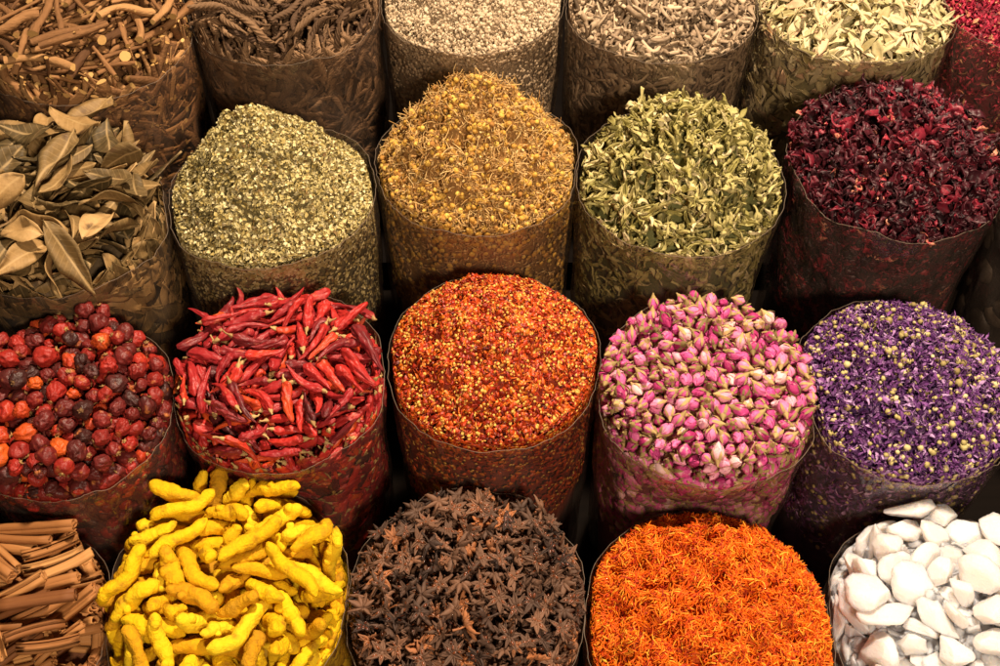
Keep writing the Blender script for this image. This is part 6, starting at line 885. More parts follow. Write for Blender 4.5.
M = dict(
    rosehip=[spice('rosehip_skin', [(0, (.045, .014, .012)), (.3, (.14, .016, .014)), (.65, (.36, .022, .014)), (1, (.60, .10, .015))], .44, 110, .45, .7, 300, .32, fleck=(90, .62, .74, (.42, .14, .04))),
             spice('rosehip_calyx', [(0, (.16, .08, .03)), (1, (.50, .30, .10))], .8)],
    chili=[spice('chili_skin', [(0, (.085, .012, .014)), (.35, (.30, .016, .020)), (.7, (.46, .024, .018)), (1, (.60, .085, .012))], .46, 110, .6, .9, 240, .4, fleck=(120, .62, .76, (.52, .12, .07)), coat=.0, stretch=(.5, 1, 1)),
           spice('chili_stem', [(0, (.30, .17, .06)), (1, (.58, .40, .16))], .7)],
    turmeric=[spice('turmeric_skin', [(0, (.36, .18, .014)), (.3, (.60, .30, .010)), (.7, (.78, .48, .008)), (1, (.84, .56, .02))], .85, 170, .75, .9, 420, .08, fleck=(70, .56, .74, (.44, .22, .014)))],
    anise=[spice('anise_pod', [(0, (.040, .023, .017)), (.4, (.11, .058, .036)), (.75, (.19, .094, .054)), (1, (.38, .14, .05))], .62, 140, .5, .4, 500, .3),
           spice('anise_seed', [(0, (.12, .03, .012)), (1, (.26, .08, .025))], .2, bump=0, spec=.6)],
    cinnamon=[spice('cinnamon_bark', [(0, (.19, .068, .020)), (.5, (.37, .155, .046)), (1, (.54, .27, .09))], .68, 120, .45, .35, 500, .3, stretch=(.15, 1, 1))],
    salt=[spice('salt_crystal', [(0, (.82, .75, .72)), (1, (.92, .88, .86))], .38, 60, .6, .5, 600, .4, sss=.85)],
    rosebud=[spice('rose_petal', [(0, (.34, .018, .11)), (.4, (.66, .075, .29)), (.75, (.80, .24, .44)), (1, (.86, .55, .55))], .55, 150, .45, .3, 500, .3, sss=.12, fleck=(140, .58, .72, (.80, .50, .46))),
             spice('rose_calyx', [(0, (.17, .12, .040)), (.5, (.38, .27, .10)), (1, (.56, .38, .16))], .7, 140, .5)],
    stick=[spice('root_bark', [(0, (.10, .045, .018)), (.5, (.27, .130, .050)), (1, (.46, .25, .10))], .8, 110, .7, .9, 420, .25, stretch=(.35, 1, 1)), spice('cut_wood', [(0, (.42, .23, .07)), (1, (.65, .40, .14))], .8)],
    twisted=[spice('pod_husk', [(0, (.07, .038, .021)), (.5, (.17, .098, .050)), (1, (.32, .19, .10))], .75, 150, .45, .5, 500, .25)],
    bayleaf=[spice('bay_leaf', [(0, (.060, .042, .016)), (.35, (.17, .108, .040)), (.7, (.33, .200, .075)), (1, (.52, .33, .14))], .6, 60, .6, .4, 260, .3, fleck=(55, .58, .70, (.10, .055, .022)), midrib=(.50, .34, .15))],
    verbena=[spice('verbena_leaf', [(0, (.22, .18, .06)), (.4, (.50, .42, .20)), (.9, (.70, .60, .37)), (1, (.66, .42, .25))], .65, 160, .4)],
    mint=[spice('mint_leaf', [(0, (.095, .080, .018)), (.35, (.30, .26, .070)), (.75, (.50, .43, .175)), (1, (.68, .57, .31))], .65, 160, .5)],
    hibiscus=[spice('hibiscus_petal', [(0, (.020, .006, .009)), (.5, (.075, .008, .016)), (.8, (.26, .016, .034)), (.96, (.46, .045, .065)), (1, (.62, .26, .16))], .48, 130, .75, .4, 300, .45)],
    blacklime=[spice('lime_rind', [(0, (.025, .020, .018)), (1, (.10, .075, .055))], .5, 90, .5, .5, 300)],
    linden=[spice('linden_leaf', [(0, (.15, .082, .024)), (.3, (.38, .29, .085)), (.7, (.57, .49, .23)), (1, (.74, .65, .38))], .7, 200, .4)],
    yellow=[spice('flower_head', [(0, (.34, .15, .03)), (.5, (.58, .32, .05)), (1, (.74, .50, .10))], .75, 500, .6, .6, 900)],
    camstalk=[spice('flower_stalk', [(0, (.22, .10, .028)), (.5, (.48, .27, .080)), (1, (.68, .48, .20))], .7)],
    redflake=[spice('chili_flake', [(0, (.12, .010, .005)), (.35, (.36, .022, .005)), (.7, (.56, .075, .007)), (1, (.72, .20, .014))], .4, 200, .4, .3, 600, .5)],
    seed=[spice('chili_seed', [(0, (.55, .23, .025)), (1, (.80, .47, .10))], .5, bump=0)],
    mallow=[spice('mallow_petal', [(0, (.026, .008, .036)), (.4, (.100, .024, .135)), (.75, (.22, .070, .27)), (1, (.46, .28, .52))], .6, 200, .5)],
    mallowbud=[spice('mallow_bud', [(0, (.26, .19, .07)), (.6, (.48, .40, .15)), (1, (.66, .55, .30))], .65, 300, .5)],
    safflower=[spice('safflower_thread', [(0, (.34, .014, .002)), (.3, (.74, .095, .002)), (.62, (.87, .185, .003)), (.85, (.88, .22, .005)), (1, (.92, .42, .03))], .6, 200, .3, bump=0)],
    cream=[spice('cream_bud', [(0, (.22, .15, .085)), (.4, (.46, .34, .21)), (1, (.66, .53, .36))], .75, 300, .7)],
    shaving=[spice('root_shaving', [(0, (.10, .068, .040)), (.4, (.30, .21, .13)), (1, (.60, .46, .30))], .75, 200, .9)],
    redpetal=[spice('red_petal', [(0, (.10, .006, .016)), (.4, (.32, .012, .040)), (.75, (.55, .030, .075)), (1, (.62, .34, .17))], .55, 200, .4)],
)
CORE = {}
def core_mat(key, c):
    return spice('packed_' + key, [(0, tuple(v * .5 for v in c)), (1, tuple(v * 1.5 for v in c))], .8, 260, 1.2, .8, 300)

def film_material():
    m, nt, N, Lk = nodes('clear_film')
    out = N('ShaderNodeOutputMaterial'); tr = N('ShaderNodeBsdfTransparent'); tr.inputs[0].default_value = (.84, .79, .74, 1)
    df = N('ShaderNodeBsdfPrincipled'); df.inputs['Base Color'].default_value = (.24, .19, .155, 1); df.inputs['Roughness'].default_value = .38
    gl = N('ShaderNodeBsdfGlossy'); gl.inputs['Roughness'].default_value = .09; gl.inputs[0].default_value = (.9, .9, .9, 1)
    tc = N('ShaderNodeTexCoord'); mp = N('ShaderNodeMapping'); mp.inputs['Scale'].default_value = (1, 1, .45); Lk(tc.outputs['Object'], mp.inputs[0])
    nz = N('ShaderNodeTexNoise'); nz.inputs['Scale'].default_value = 14; nz.inputs['Detail'].default_value = 5; nz.inputs['Distortion'].default_value = 1.2; Lk(mp.outputs[0], nz.inputs['Vector'])
    mr = N('ShaderNodeMapRange'); mr.inputs[1].default_value = .3; mr.inputs[2].default_value = .75; mr.inputs[3].default_value = .07; mr.inputs[4].default_value = .21; Lk(nz.outputs['Fac'], mr.inputs[0])
    n2 = N('ShaderNodeTexNoise'); n2.inputs['Scale'].default_value = 30; n2.inputs['Detail'].default_value = 3; n2.inputs['Distortion'].default_value = .8; Lk(mp.outputs[0], n2.inputs['Vector'])
    b = N('ShaderNodeBump'); b.inputs['Strength'].default_value = .85; b.inputs['Distance'].default_value = .007; Lk(n2.outputs['Fac'], b.inputs['Height'])
    for n in (df, gl): Lk(b.outputs[0], n.inputs['Normal'])
    m1 = N('ShaderNodeMixShader'); Lk(mr.outputs[0], m1.inputs[0]); Lk(tr.outputs[0], m1.inputs[1]); Lk(df.outputs[0], m1.inputs[2])
    lw = N('ShaderNodeLayerWeight'); lw.inputs[0].default_value = .5; Lk(b.outputs[0], lw.inputs['Normal'])
    pw = N('ShaderNodeMath'); pw.operation = 'POWER'; Lk(lw.outputs['Facing'], pw.inputs[0]); pw.inputs[1].default_value = 4.
    fr = N('ShaderNodeMath'); fr.operation = 'MULTIPLY_ADD'; Lk(pw.outputs[0], fr.inputs[0]); fr.inputs[1].default_value = .45; fr.inputs[2].default_value = .065
    m2 = N('ShaderNodeMixShader'); Lk(fr.outputs[0], m2.inputs[0]); Lk(m1.outputs[0], m2.inputs[1]); Lk(gl.outputs[0], m2.inputs[2]); Lk(m2.outputs[0], out.inputs[0])
    return m
FILM = film_material()
def rim_material():
    m, nt, N, Lk = nodes('film_edge')
    out = N('ShaderNodeOutputMaterial'); tr = N('ShaderNodeBsdfTransparent'); tr.inputs[0].default_value = (.85, .8, .75, 1)
    df = N('ShaderNodeBsdfPrincipled'); df.inputs['Base Color'].default_value = (.45, .36, .28, 1); df.inputs['Roughness'].default_value = .3
    m1 = N('ShaderNodeMixShader'); m1.inputs[0].default_value = .25; Lk(tr.outputs[0], m1.inputs[1]); Lk(df.outputs[0], m1.inputs[2]); Lk(m1.outputs[0], out.inputs[0])
    return m
RIM = rim_material()

# ------------------------------------------------------------------ objects
def mesh_from(name, V, loops, tot, mi, mats, smooth=True, t=None):
    me = bpy.data.meshes.new(name); me.vertices.add(len(V)); me.vertices.foreach_set('co', np.ascontiguousarray(V, np.float32).ravel())
    me.loops.add(len(loops)); me.loops.foreach_set('vertex_index', np.ascontiguousarray(loops, np.int32))
    me.polygons.add(len(tot)); st = np.concatenate([[0], np.cumsum(tot)[:-1]]).astype(np.int32)
    me.polygons.foreach_set('loop_start', st)
    for m in mats: me.materials.append(m)
    me.polygons.foreach_set('material_index', np.ascontiguousarray(mi, np.int32))
    me.polygons.foreach_set('use_smooth', np.full(len(tot), smooth))
    if t is not None:
        a = me.attributes.new('t', 'FLOAT', 'POINT'); a.data.foreach_set('value', np.ascontiguousarray(t, np.float32))
    me.update(calc_edges=True); me.validate()
    return me

def put(name, me, parent=None, loc=(0, 0, 0)):
    o = bpy.data.objects.new(name, me); C.objects.link(o); o.location = loc
    if parent: o.parent = parent
    return o

def tag(o, label, cat, group=None, kind=None):
    o['label'] = label
    if cat: o['category'] = cat
    if group: o['group'] = group
    if kind: o['kind'] = kind
    return o

def quat_mats(q):
    w, x, y, z = q.T
    return np.stack([1 - 2 * (y * y + z * z), 2 * (x * y - z * w), 2 * (x * z + y * w), 2 * (x * y + z * w), 1 - 2 * (x * x + z * z), 2 * (y * z - x * w), 2 * (x * z - y * w), 2 * (y * z + x * w), 1 - 2 * (x * x + y * y)], 1).reshape(-1, 3, 3)

def mats_quat(R): return [Matrix(r.tolist()).to_quaternion() for r in R]

def frames(n, r, tilt, yaw=None):
    """rotations whose z follows the normals n, tipped at random and spun"""
    k = len(n); m = n + r.normal(0, 1, (k, 3)) * tilt; m /= np.linalg.norm(m, axis=1)[:, None]
    v = r.normal(size=(k, 3)) if yaw is None else yaw + r.normal(0, .5, (k, 3))
    x = v - m * np.sum(v * m, 1)[:, None]; x /= np.linalg.norm(x, axis=1)[:, None]
    return np.stack([x, np.cross(m, x), m], 2)

class Heap:
    """collects crumbs, then becomes one mesh"""
    def __init__(s): s.V, s.L, s.T, s.MI, s.t, s.n, s.mats = [], [], [], [], [], 0, []
    def slot(s, mats):
        o = len(s.mats); s.mats += mats; return o
    def add(s, pieces, which, P, R, S, t, slot, wall=None):
        for k, pc in enumerate(pieces):
            i = np.nonzero(which == k)[0]
            if not len(i): continue
            lo, tot, mi = pc.arrays(); v = len(pc.V)
            V = np.einsum('nij,vj->nvi', R[i], pc.V) * S[i][:, None, None] + P[i][:, None, :]
            V = V.reshape(-1, 3)
            if wall:                                # pressed flat against the film
                q = np.hypot(V[:, 0], V[:, 1]); lim = side_radius(wall, np.arctan2(V[:, 1], V[:, 0]), np.minimum(V[:, 2], 0))
                e = np.clip((lim - q - .001) / .0025, -30, 30); e2 = .0007 + .0025 * .8 * np.log1p(np.exp(e))
                V[:, :2] *= np.where(e < 3, (lim - e2) / np.maximum(q, 1e-6), 1)[:, None]
            s.V.append(V); s.L.append((lo[None] + (s.n + np.arange(len(i)) * v)[:, None]).ravel()); s.T.append(np.tile(tot, len(i))); s.MI.append(np.tile(mi, len(i)) + slot)
            s.t.append(np.repeat(t[i], v)); s.n += len(i) * v
    def core(s, key, drop, mat):
        nr, na = 26, 72; V = [(0, 0, 0)]; F = []
        for i in range(1, nr + 1):
            for j in range(na): a = j * 2 * PI / na; q = (float(side_radius(key, a, 0.)) - .007) * i / nr; V.append((q * math.cos(a), q * math.sin(a), 0))
        V = np.array(V, float); V[:, 2] = mound(key, V[:, 0], V[:, 1], drop) - .012 * np.clip(np.hypot(V[:, 0], V[:, 1]) / SACKS[key][3] * 4 - 2.9, 0, 1)
        W = []
        for z in (-.045, -.09, -.15, -.22, -.295):
            for j in range(na): a = j * 2 * PI / na; q = float(side_radius(key, a, z)) - .0075; W.append((q * math.cos(a), q * math.sin(a), z))
        V = np.concatenate([V, W])
        for j in range(na): F.append((0, 1 + j, 1 + (j + 1) % na))
        for i in range(nr + 4):
            for j in range(na): a, b = 1 + i * na + j, 1 + i * na + (j + 1) % na; F.append((a, a + na, b + na, b))
        p = Piece(V, F); z = np.zeros(1)
        s.add([p], np.zeros(1, int), np.zeros((1, 3)), np.eye(3)[None], np.ones(1), np.full(1, .45), s.slot([mat]))
    def build(s, name, loc):
        me = mesh_from(name, np.concatenate(s.V), np.concatenate(s.L), np.concatenate(s.T), np.concatenate(s.MI), s.mats, True, np.concatenate(s.t))
        o = put(name, me, None, loc); o.color = (0, 0, 0, 1); return o

def surface(key, n, r, depth, lift=0., power=.5, margin=.003):
    a = r.uniform(0, 2 * PI, n); q = (side_radius(key, a, 0 * a) - margin) * r.random(n) ** power; x, y = q * np.cos(a), q * np.sin(a)
    e = .002; z = mound(key, x, y); nx = -(mound(key, x + e, y) - z) / e; ny = -(mound(key, x, y + e) - z) / e
    w = np.clip((1 - np.hypot(x, y) / SACKS[key][3]) * 6, .15, 1); nn = np.stack([nx * w, ny * w, np.ones(n)], 1); nn /= np.linalg.norm(nn, axis=1)[:, None]
    return np.stack([x, y, z], 1) + nn * (lift - depth * r.random(n))[:, None], nn

def side(key, n, r, inset, zlo=-.17, zhi=.003):
    a = r.uniform(PI - .75, 2 * PI + .75, n); z = zhi + (zlo - zhi) * r.random(n) ** 1.15 + SACKS[key][10]
    b = r.random(n) < .28                        # some all the way round, close under the edge
    a = np.where(b, r.uniform(0, 2 * PI, n), a); z = np.where(b, zhi - .022 * r.random(n) + SACKS[key][10], z)
    q = side_radius(key, a, z) - inset * r.uniform(.75, 1.5, n)
    return np.stack([q * np.cos(a), q * np.sin(a), z], 1), np.stack([np.cos(a), np.sin(a), 0 * a], 1)

def shade(n, r, mid=.5, sd=.24): return np.clip(r.normal(mid, sd, n), 0, 1)

# ------------------------------------------------------------------ the ground the sacks stand on: low steps rising away
def floor():
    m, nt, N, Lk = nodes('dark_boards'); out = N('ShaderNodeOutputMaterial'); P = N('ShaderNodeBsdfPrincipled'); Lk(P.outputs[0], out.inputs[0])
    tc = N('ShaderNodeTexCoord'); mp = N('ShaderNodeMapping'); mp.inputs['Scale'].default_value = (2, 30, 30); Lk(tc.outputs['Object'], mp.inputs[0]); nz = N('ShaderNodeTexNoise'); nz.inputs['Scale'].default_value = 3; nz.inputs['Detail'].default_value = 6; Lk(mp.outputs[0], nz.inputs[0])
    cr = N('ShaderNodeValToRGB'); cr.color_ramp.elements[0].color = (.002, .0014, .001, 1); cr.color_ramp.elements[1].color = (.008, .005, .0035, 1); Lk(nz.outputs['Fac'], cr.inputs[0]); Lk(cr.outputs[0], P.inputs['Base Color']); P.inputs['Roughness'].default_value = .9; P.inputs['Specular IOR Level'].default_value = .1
    prof = [(-.9, .055), (.562, .055), (.562, .136), (.772, .136), (.772, .198), (1.0, .198), (1.0, .25), (3.2, .25)]
    V, F = [], []
    for y, z in prof: V += [(-2.6, y, z), (2.6, y, z)]
    for i in range(len(prof) - 1): F.append((2 * i, 2 * i + 1, 2 * i + 3, 2 * i + 2))
    p = Piece(V, F); lo, tot, mi = p.arrays()
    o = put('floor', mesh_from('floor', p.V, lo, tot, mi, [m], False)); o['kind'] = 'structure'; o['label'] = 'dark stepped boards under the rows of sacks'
floor()

# ------------------------------------------------------------------ sacks of clear film
RISE = dict(turmeric=.012, anise=.014, hibiscus=.016, rosebud=.010, salt=.016, mallow=.005, safflower=.003, stick=.006, bayleaf=.016, blacklime=.02, rosehip=.012, chili=.012, redflake=.003, chamomile=.006, verbena=.010)
SACK_LABEL = dict(
    stick='clear plastic sack filled with brown root sticks, behind the bay leaf sack', twisted='clear plastic sack filled with brown twisted pods, behind the dried green flakes',
    cream='clear plastic sack of small cream coloured buds, behind the camomile sack', shaving='clear plastic sack of pale curly root shavings, between cream buds and pale leaves',
    verbena='clear plastic sack of pale green narrow leaves, behind the dark red hibiscus', redpetal='clear plastic sack of crimson petals, beside the pale green leaf sack',
    bayleaf='crumpled clear plastic sack of brown bay leaves, behind the rosehips', linden='clear plastic sack of finely crushed olive green leaf flakes heaped to a peak',
    chamomile='clear plastic sack of golden camomile heads heaped to a peak', mint='clear plastic sack of crumpled green mint leaves, behind the rosebuds',
    hibiscus='clear plastic sack of dark red hibiscus, behind the purple flowers', blacklime='clear plastic sack of round black limes, beside the dark hibiscus',
    rosehip='clear plastic sack of dried red rosehips, behind the cinnamon', chili='clear plastic sack of whole dried red chillies, behind the turmeric',
    redflake='clear plastic sack of red chilli flakes with yellow seeds, behind the star anise', rosebud='clear plastic sack of dried pink rosebuds, behind the orange threads',
    mallow='clear plastic sack of purple flowers with green buds, behind the white crystals', cinnamon='clear plastic sack of cinnamon quills, beside the yellow turmeric',
    turmeric='clear plastic sack of bright yellow turmeric fingers', anise='clear plastic sack of dark brown star anise', safflower='clear plastic sack of orange safflower threads, beside the white crystals',
    salt='clear plastic sack of white rock crystals')
def sack(key):
    X, Y, Z, R, *_ = SACKS[key]; r = RNG(sum(map(ord, key))); rise = RISE.get(key, .005); na, o = 180, r.uniform(0, 50)
    root = put('plastic_sack', None, None, (X, Y, Z - .30)); tag(root, SACK_LABEL[key], 'sack', 'clear plastic sacks of spices')
    ph = np.arange(na) * 2 * PI / na
    edge = np.array([.0012 + rise * (.5 + .5 * math.sin(a + .5 * math.sin(o))) ** 1.5 + (.0018 + .35 * rise) * mn.noise(Vector((math.cos(a) * 2 + o, math.sin(a) * 2, 0))) + .0030 * mn.noise(Vector((math.cos(a) * 6 + o, math.sin(a) * 6, 3))) + .0012 * mn.noise(Vector((math.cos(a) * 17 + o, math.sin(a) * 17, 3))) for a in ph])
    V, F = [], []; zs = [None, -.003, -.008, -.014, -.021, -.03, -.04, -.05, -.062, -.075, -.09, -.105, -.12, -.14, -.165, -.20, -.25, -.297]
    for i, z in enumerate(zs):
        for j, a in enumerate(ph):
            zz = edge[j] if z is None else z + (edge[j] - .002) * math.exp(z / .02)
            cr = .0014 * (1 - abs(mn.noise(Vector((math.cos(a) * 5 + zz * 16, math.sin(a) * 5 - zz * 9, zz * 12 + o)))) * 3.5)
            q = float(side_radius(key, a, min(zz, 0))) + .0014 + max(0, cr) + (.0025 * mn.noise(Vector((math.cos(a) * 3 + o, math.sin(a) * 3, zz * 22))) * min(1, -zz * 30) if zz < 0 else .0 + zz * (.45 * mn.noise(Vector((math.cos(a) * 2, math.sin(a) * 2, o)))))
            V.append((q * math.cos(a), q * math.sin(a), zz + .30))
    for i in range(len(zs) - 1):
        for j in range(na): F.append((i * na + j, (i + 1) * na + j, (i + 1) * na + (j + 1) % na, i * na + (j + 1) % na))
    p = Piece(V, F); lo, tot, mi = p.arrays(); put('film_wall', mesh_from('film_wall', p.V, lo, tot, mi, [FILM]), root)
    ring = np.array(V[:na]); V, F = [], []; k = 6; w = .00032
    for j in range(na):
        d = ring[j][:2] / np.linalg.norm(ring[j][:2])
        for m in range(k):
            b = m * 2 * PI / k; V.append((ring[j][0] + d[0] * w * math.cos(b), ring[j][1] + d[1] * w * math.cos(b), ring[j][2] + w * 1.3 * math.sin(b)))
    for j in range(na):
        for m in range(k): F.append((j * k + m, ((j + 1) % na) * k + m, ((j + 1) % na) * k + (m + 1) % k, j * k + (m + 1) % k))
    p = Piece(V, F); lo, tot, mi = p.arrays(); put('film_rim', mesh_from('film_rim', p.V, lo, tot, mi, [RIM]), root)
for key in SACKS: sack(key)

# ------------------------------------------------------------------ what lies in them
def crumbs(h, key, kind, mats, n, nside, r, depth, tilt, lift=0., inset=.003, scale=(.8, 1.2), t=(.5, .25), power=.5, sidet=None, yaw=None, zlo=-.17):
    pcs = [merge(*v) for v in lib(kind)]; sl = h.slot(mats)
    P, nn = surface(key, n, r, depth, lift, power)
    h.add(pcs, r.integers(0, len(pcs), n), P, frames(nn, r, tilt, yaw), r.uniform(*scale, n), shade(n, r, *t), sl, key)
    if nside:
        P, nn = side(key, nside, r, inset, zlo)
        h.add(pcs, r.integers(0, len(pcs), nside), P, frames(nn, r, min(tilt, .35)), r.uniform(*scale, nside), shade(nside, r, *t), sl, key)

def fine(key, name, label, core, drop, layers):
    h = Heap(); r = RNG(sum(map(ord, name))); h.core(key, drop, core_mat(key, core))
    for kw in layers: crumbs(h, key, r=r, **kw)
    X, Y, Z, *_ = SACKS[key]
    tag(h.build(name, (X, Y, Z)), label, 'spice', None, 'stuff')

fine('linden', 'leaf_flakes', 'finely crushed olive green dried leaf flakes heaped in a tall cone', (.15, .12, .045), .009, [
    dict(kind='flake', mats=M['linden'], n=20000, nside=7500, depth=.008, tilt=.75, inset=.0025, t=(.54, .25), scale=(.6, 1.05))])
fine('chamomile', 'camomile_flowers', 'golden dried camomile heads and stalks heaped in a tall cone', (.30, .15, .04), .006, [
    dict(kind='camhead', mats=M['yellow'], n=1900, nside=900, depth=.006, tilt=1.5, inset=.003, lift=.0003, t=(.48, .32), scale=(.7, 1.25)),
    dict(kind='tuft', mats=M['camstalk'], n=8500, nside=4200, depth=.006, tilt=1.2, lift=.0012, t=(.52, .3)),
    dict(kind='stalk', mats=M['camstalk'], n=1500, nside=350, depth=.004, tilt=.45, lift=.002, t=(.6, .25))])
fine('redflake', 'chili_flakes', 'crushed red chilli flakes mixed with yellow seeds in a rounded heap', (.25, .03, .01), .004, [
    dict(kind='chip', mats=M['redflake'], n=9500, nside=3800, depth=.005, tilt=.6, inset=.002, t=(.55, .28)),
    dict(kind='seed', mats=M['seed'], n=2100, nside=1100, depth=.0030, tilt=.5, lift=.0008, inset=.002, scale=(.9, 1.45), t=(.75, .3))])
fine('safflower', 'safflower_threads', 'bright orange dried safflower threads in a rounded heap', (.50, .08, .004), .005, [
    dict(kind='thread', mats=M['safflower'], n=19000, nside=3000, depth=.006, tilt=.42, lift=.001, t=(.52, .33))])
fine('mallow', 'mallow_flowers', 'purple dried mallow petals with yellow green buds in a low heap', (.07, .025, .12), .006, [
    dict(kind='mallow', mats=M['mallow'], n=7500, nside=3600, depth=.006, tilt=.8, lift=.0015, t=(.58, .29)),
    dict(kind='bud', mats=M['mallowbud'], n=900, nside=520, depth=.006, tilt=1, lift=.0018, scale=(.45, 1.3), t=(.5, .35)),
    dict(kind='tuft', mats=M['mallowbud'], n=900, nside=300, depth=.005, tilt=1, lift=.001, t=(.45, .3), scale=(.6, 1.1))])
fine('cream', 'cream_buds', 'tiny cream coloured dried buds filling the sack behind the camomile', (.42, .32, .20), .005, [
    dict(kind='bud', mats=M['cream'], n=6500, nside=4200, depth=.006, tilt=1.2, t=(.6, .28), scale=(.5, 1.05)),
    dict(kind='tuft', mats=M['cream'], n=5000, nside=2200, depth=.005, tilt=.9, lift=.0015, t=(.65, .28))])
fine('shaving', 'root_shavings', 'pale curled dried root shavings behind the green mint leaves', (.24, .17, .10), .007, [
    dict(kind='shaving', mats=M['shaving'], n=2000, nside=1500, depth=.014, tilt=.8, lift=.003, t=(.52, .3)),
    dict(kind='flake', mats=M['shaving'], n=1400, nside=2400, depth=.012, tilt=1.0, scale=(.7, 1.6), t=(.45, .3))])
fine('redpetal', 'red_petals', 'crimson and beige dried petals in the sack beside the pale green leaves', (.20, .01, .025), .006, [
    dict(kind='mallow', mats=M['redpetal'], n=4000, nside=4600, depth=.007, tilt=.7, t=(.5, .3))])

def zone(key, x, y):
    R = SACKS[key][3]; q = math.hypot(x, y) / R
    names = AROUND[key]
    if q < .38: return 'on the crown'
    a = math.degrees(math.atan2(y, x)) % 360
    return ('midway up, facing ' if q < .72 else 'by the rim, facing ') + names[0 if a < 45 or a >= 315 else 1 if a < 135 else 2 if a < 225 else 3]
#                 beyond +x, +y, -x, -y
AROUND = dict(rosehip=('the chillies', 'the bay leaves', 'the open floor', 'the cinnamon'), chili=('the chilli flakes', 'the green flakes', 'the rosehips', 'the turmeric'),
    rosebud=('the purple flowers', 'the mint leaves', 'the chilli flakes', 'the orange threads'), turmeric=('the star anise', 'the chillies', 'the cinnamon', 'the viewer'),
    anise=('the orange threads', 'the chilli flakes', 'the turmeric', 'the viewer'), cinnamon=('the turmeric', 'the rosehips', 'the open floor', 'the viewer'),
    salt=('the open floor', 'the purple flowers', 'the orange threads', 'the viewer'), stick=('the twisted pods', 'the stall back', 'the open floor', 'the bay leaves'),
    twisted=('the cream buds', 'the stall back', 'the root sticks', 'the green flakes'), bayleaf=('the green flakes', 'the root sticks', 'the open floor', 'the rosehips'),
    verbena=('the crimson petals', 'the stall back', 'the root shavings', 'the hibiscus'), mint=('the hibiscus', 'the root shavings', 'the camomile', 'the rosebuds'),
    hibiscus=('the black limes', 'the pale leaves', 'the mint leaves', 'the purple flowers'), blacklime=('the open floor', 'the crimson petals', 'the hibiscus', 'the purple flowers'))
#   name, part names, category, group, adjectives from low to high shade
KIND = dict(
    rosehip=('rosehip', ('fruit', 'calyx'), 'rosehip', ('blackish wrinkled', 'maroon wrinkled', 'red wrinkled', 'orange red'), 'dried rosehip'),
    chili=('dried_chili', ('pod', 'stem'), 'chilli', ('dark maroon', 'deep red', 'bright red', 'orange red'), 'dried chilli'),
    turmeric=('turmeric_finger', None, 'turmeric', ('brownish yellow', 'dull yellow', 'bright yellow', 'pale yellow'), 'knobbly turmeric finger'),
    anise=('star_anise', None, 'star anise', ('blackish', 'dark brown', 'brown', 'reddish brown'), 'star anise pod'),
    cinnamon=('cinnamon_quill', None, 'cinnamon', ('dark brown', 'brown', 'reddish tan', 'pale tan'), 'rolled cinnamon quill'),
    salt=('salt_crystal', None, 'crystal', ('greyish white', 'white', 'bright white', 'clear white'), 'chunky rock crystal'),
    rosebud=('rosebud', ('petals', 'calyx'), 'rosebud', ('dark magenta', 'magenta', 'pink', 'pale pink'), 'dried rosebud with sepals'),
    stick=('root_stick', None, 'stick', ('dark brown', 'brown', 'tan', 'pale tan'), 'broken root stick'),
    twisted=('twisted_pod', None, 'pod', ('blackish brown', 'dark brown', 'brown', 'light brown'), 'rope-like twisted pod'),
    bayleaf=('bay_leaf', None, 'leaf', ('dark olive brown', 'brown', 'tan', 'pale tan'), 'dry curled bay leaf'),
    verbena=('verbena_leaf', None, 'leaf', ('olive', 'greenish', 'pale green', 'pinkish tan'), 'narrow dried verbena leaf'),
    mint=('mint_leaf', None, 'leaf', ('dark green', 'olive green', 'light green', 'pale buff green'), 'crumpled dried mint leaf'),
    hibiscus=('hibiscus_calyx', None, 'flower', ('blackish', 'dark maroon', 'crimson', 'bright red'), 'shrivelled hibiscus calyx'),
    blacklime=('black_lime', None, 'lime', ('black', 'blackish', 'dark brown', 'brown'), 'round dried lime'))
SHADE = dict(rosehip=(.42, .24), chili=(.48, .26), turmeric=(.64, .25), anise=(.48, .30), cinnamon=(.5, .24), salt=(.6, .25), rosebud=(.52, .26), stick=(.43, .27), twisted=(.5, .26), bayleaf=(.42, .30), verbena=(.6, .25), mint=(.52, .26), hibiscus=(.40, .28), blacklime=(.5, .25))

LONG = ('chili', 'turmeric', 'cinnamon', 'salt', 'stick', 'twisted', 'bayleaf', 'verbena', 'mint')
GROUP = dict(rosehip='dried rosehips in their sack', chili='dried red chillies in their sack', turmeric='turmeric fingers in their sack', anise='star anise in their sack', cinnamon='cinnamon quills in their sack',
    salt='white rock crystals in their sack', rosebud='dried rosebuds in their sack', stick='root sticks in their sack', twisted='twisted pods in their sack', bayleaf='bay leaves in their sack', verbena='pale narrow leaves in their sack',
    mint='dried mint leaves in their sack', hibiscus='dried hibiscus in their sack', blacklime='black limes in their sack')
_sz = {}
def size_words(kind, k, s):
    if kind not in _sz:
        e = [float(np.ptp(merge(*v).V, axis=0).max()) for v in lib(kind)]; _sz[kind] = (e, np.percentile(e, 33), np.percentile(e, 67))
    e, lo, hi = _sz[kind]; x = e[k] * s
    long_ = kind in ('chili', 'turmeric', 'cinnamon', 'stick', 'twisted')
    return ('long' if long_ else 'large', 2) if x > hi else ('short' if long_ else 'small', 0) if x < lo else ('', 1)

def make_kind(kind):
    """one mesh per variant and part"""
    out = []
    for v in lib(kind):
        ms = []
        for p, nm in zip(v, KIND[kind][1] or (KIND[kind][0],)):
            lo, tot, mi = p.arrays(); q = mi if KIND[kind][1] is None else mi * 0
            mats = M[kind] if KIND[kind][1] is None else [M[kind][mi[0]]]
            ms.append((nm, mesh_from(nm, p.V, lo, tot, q, mats, True)))
        out.append(ms)
    return out

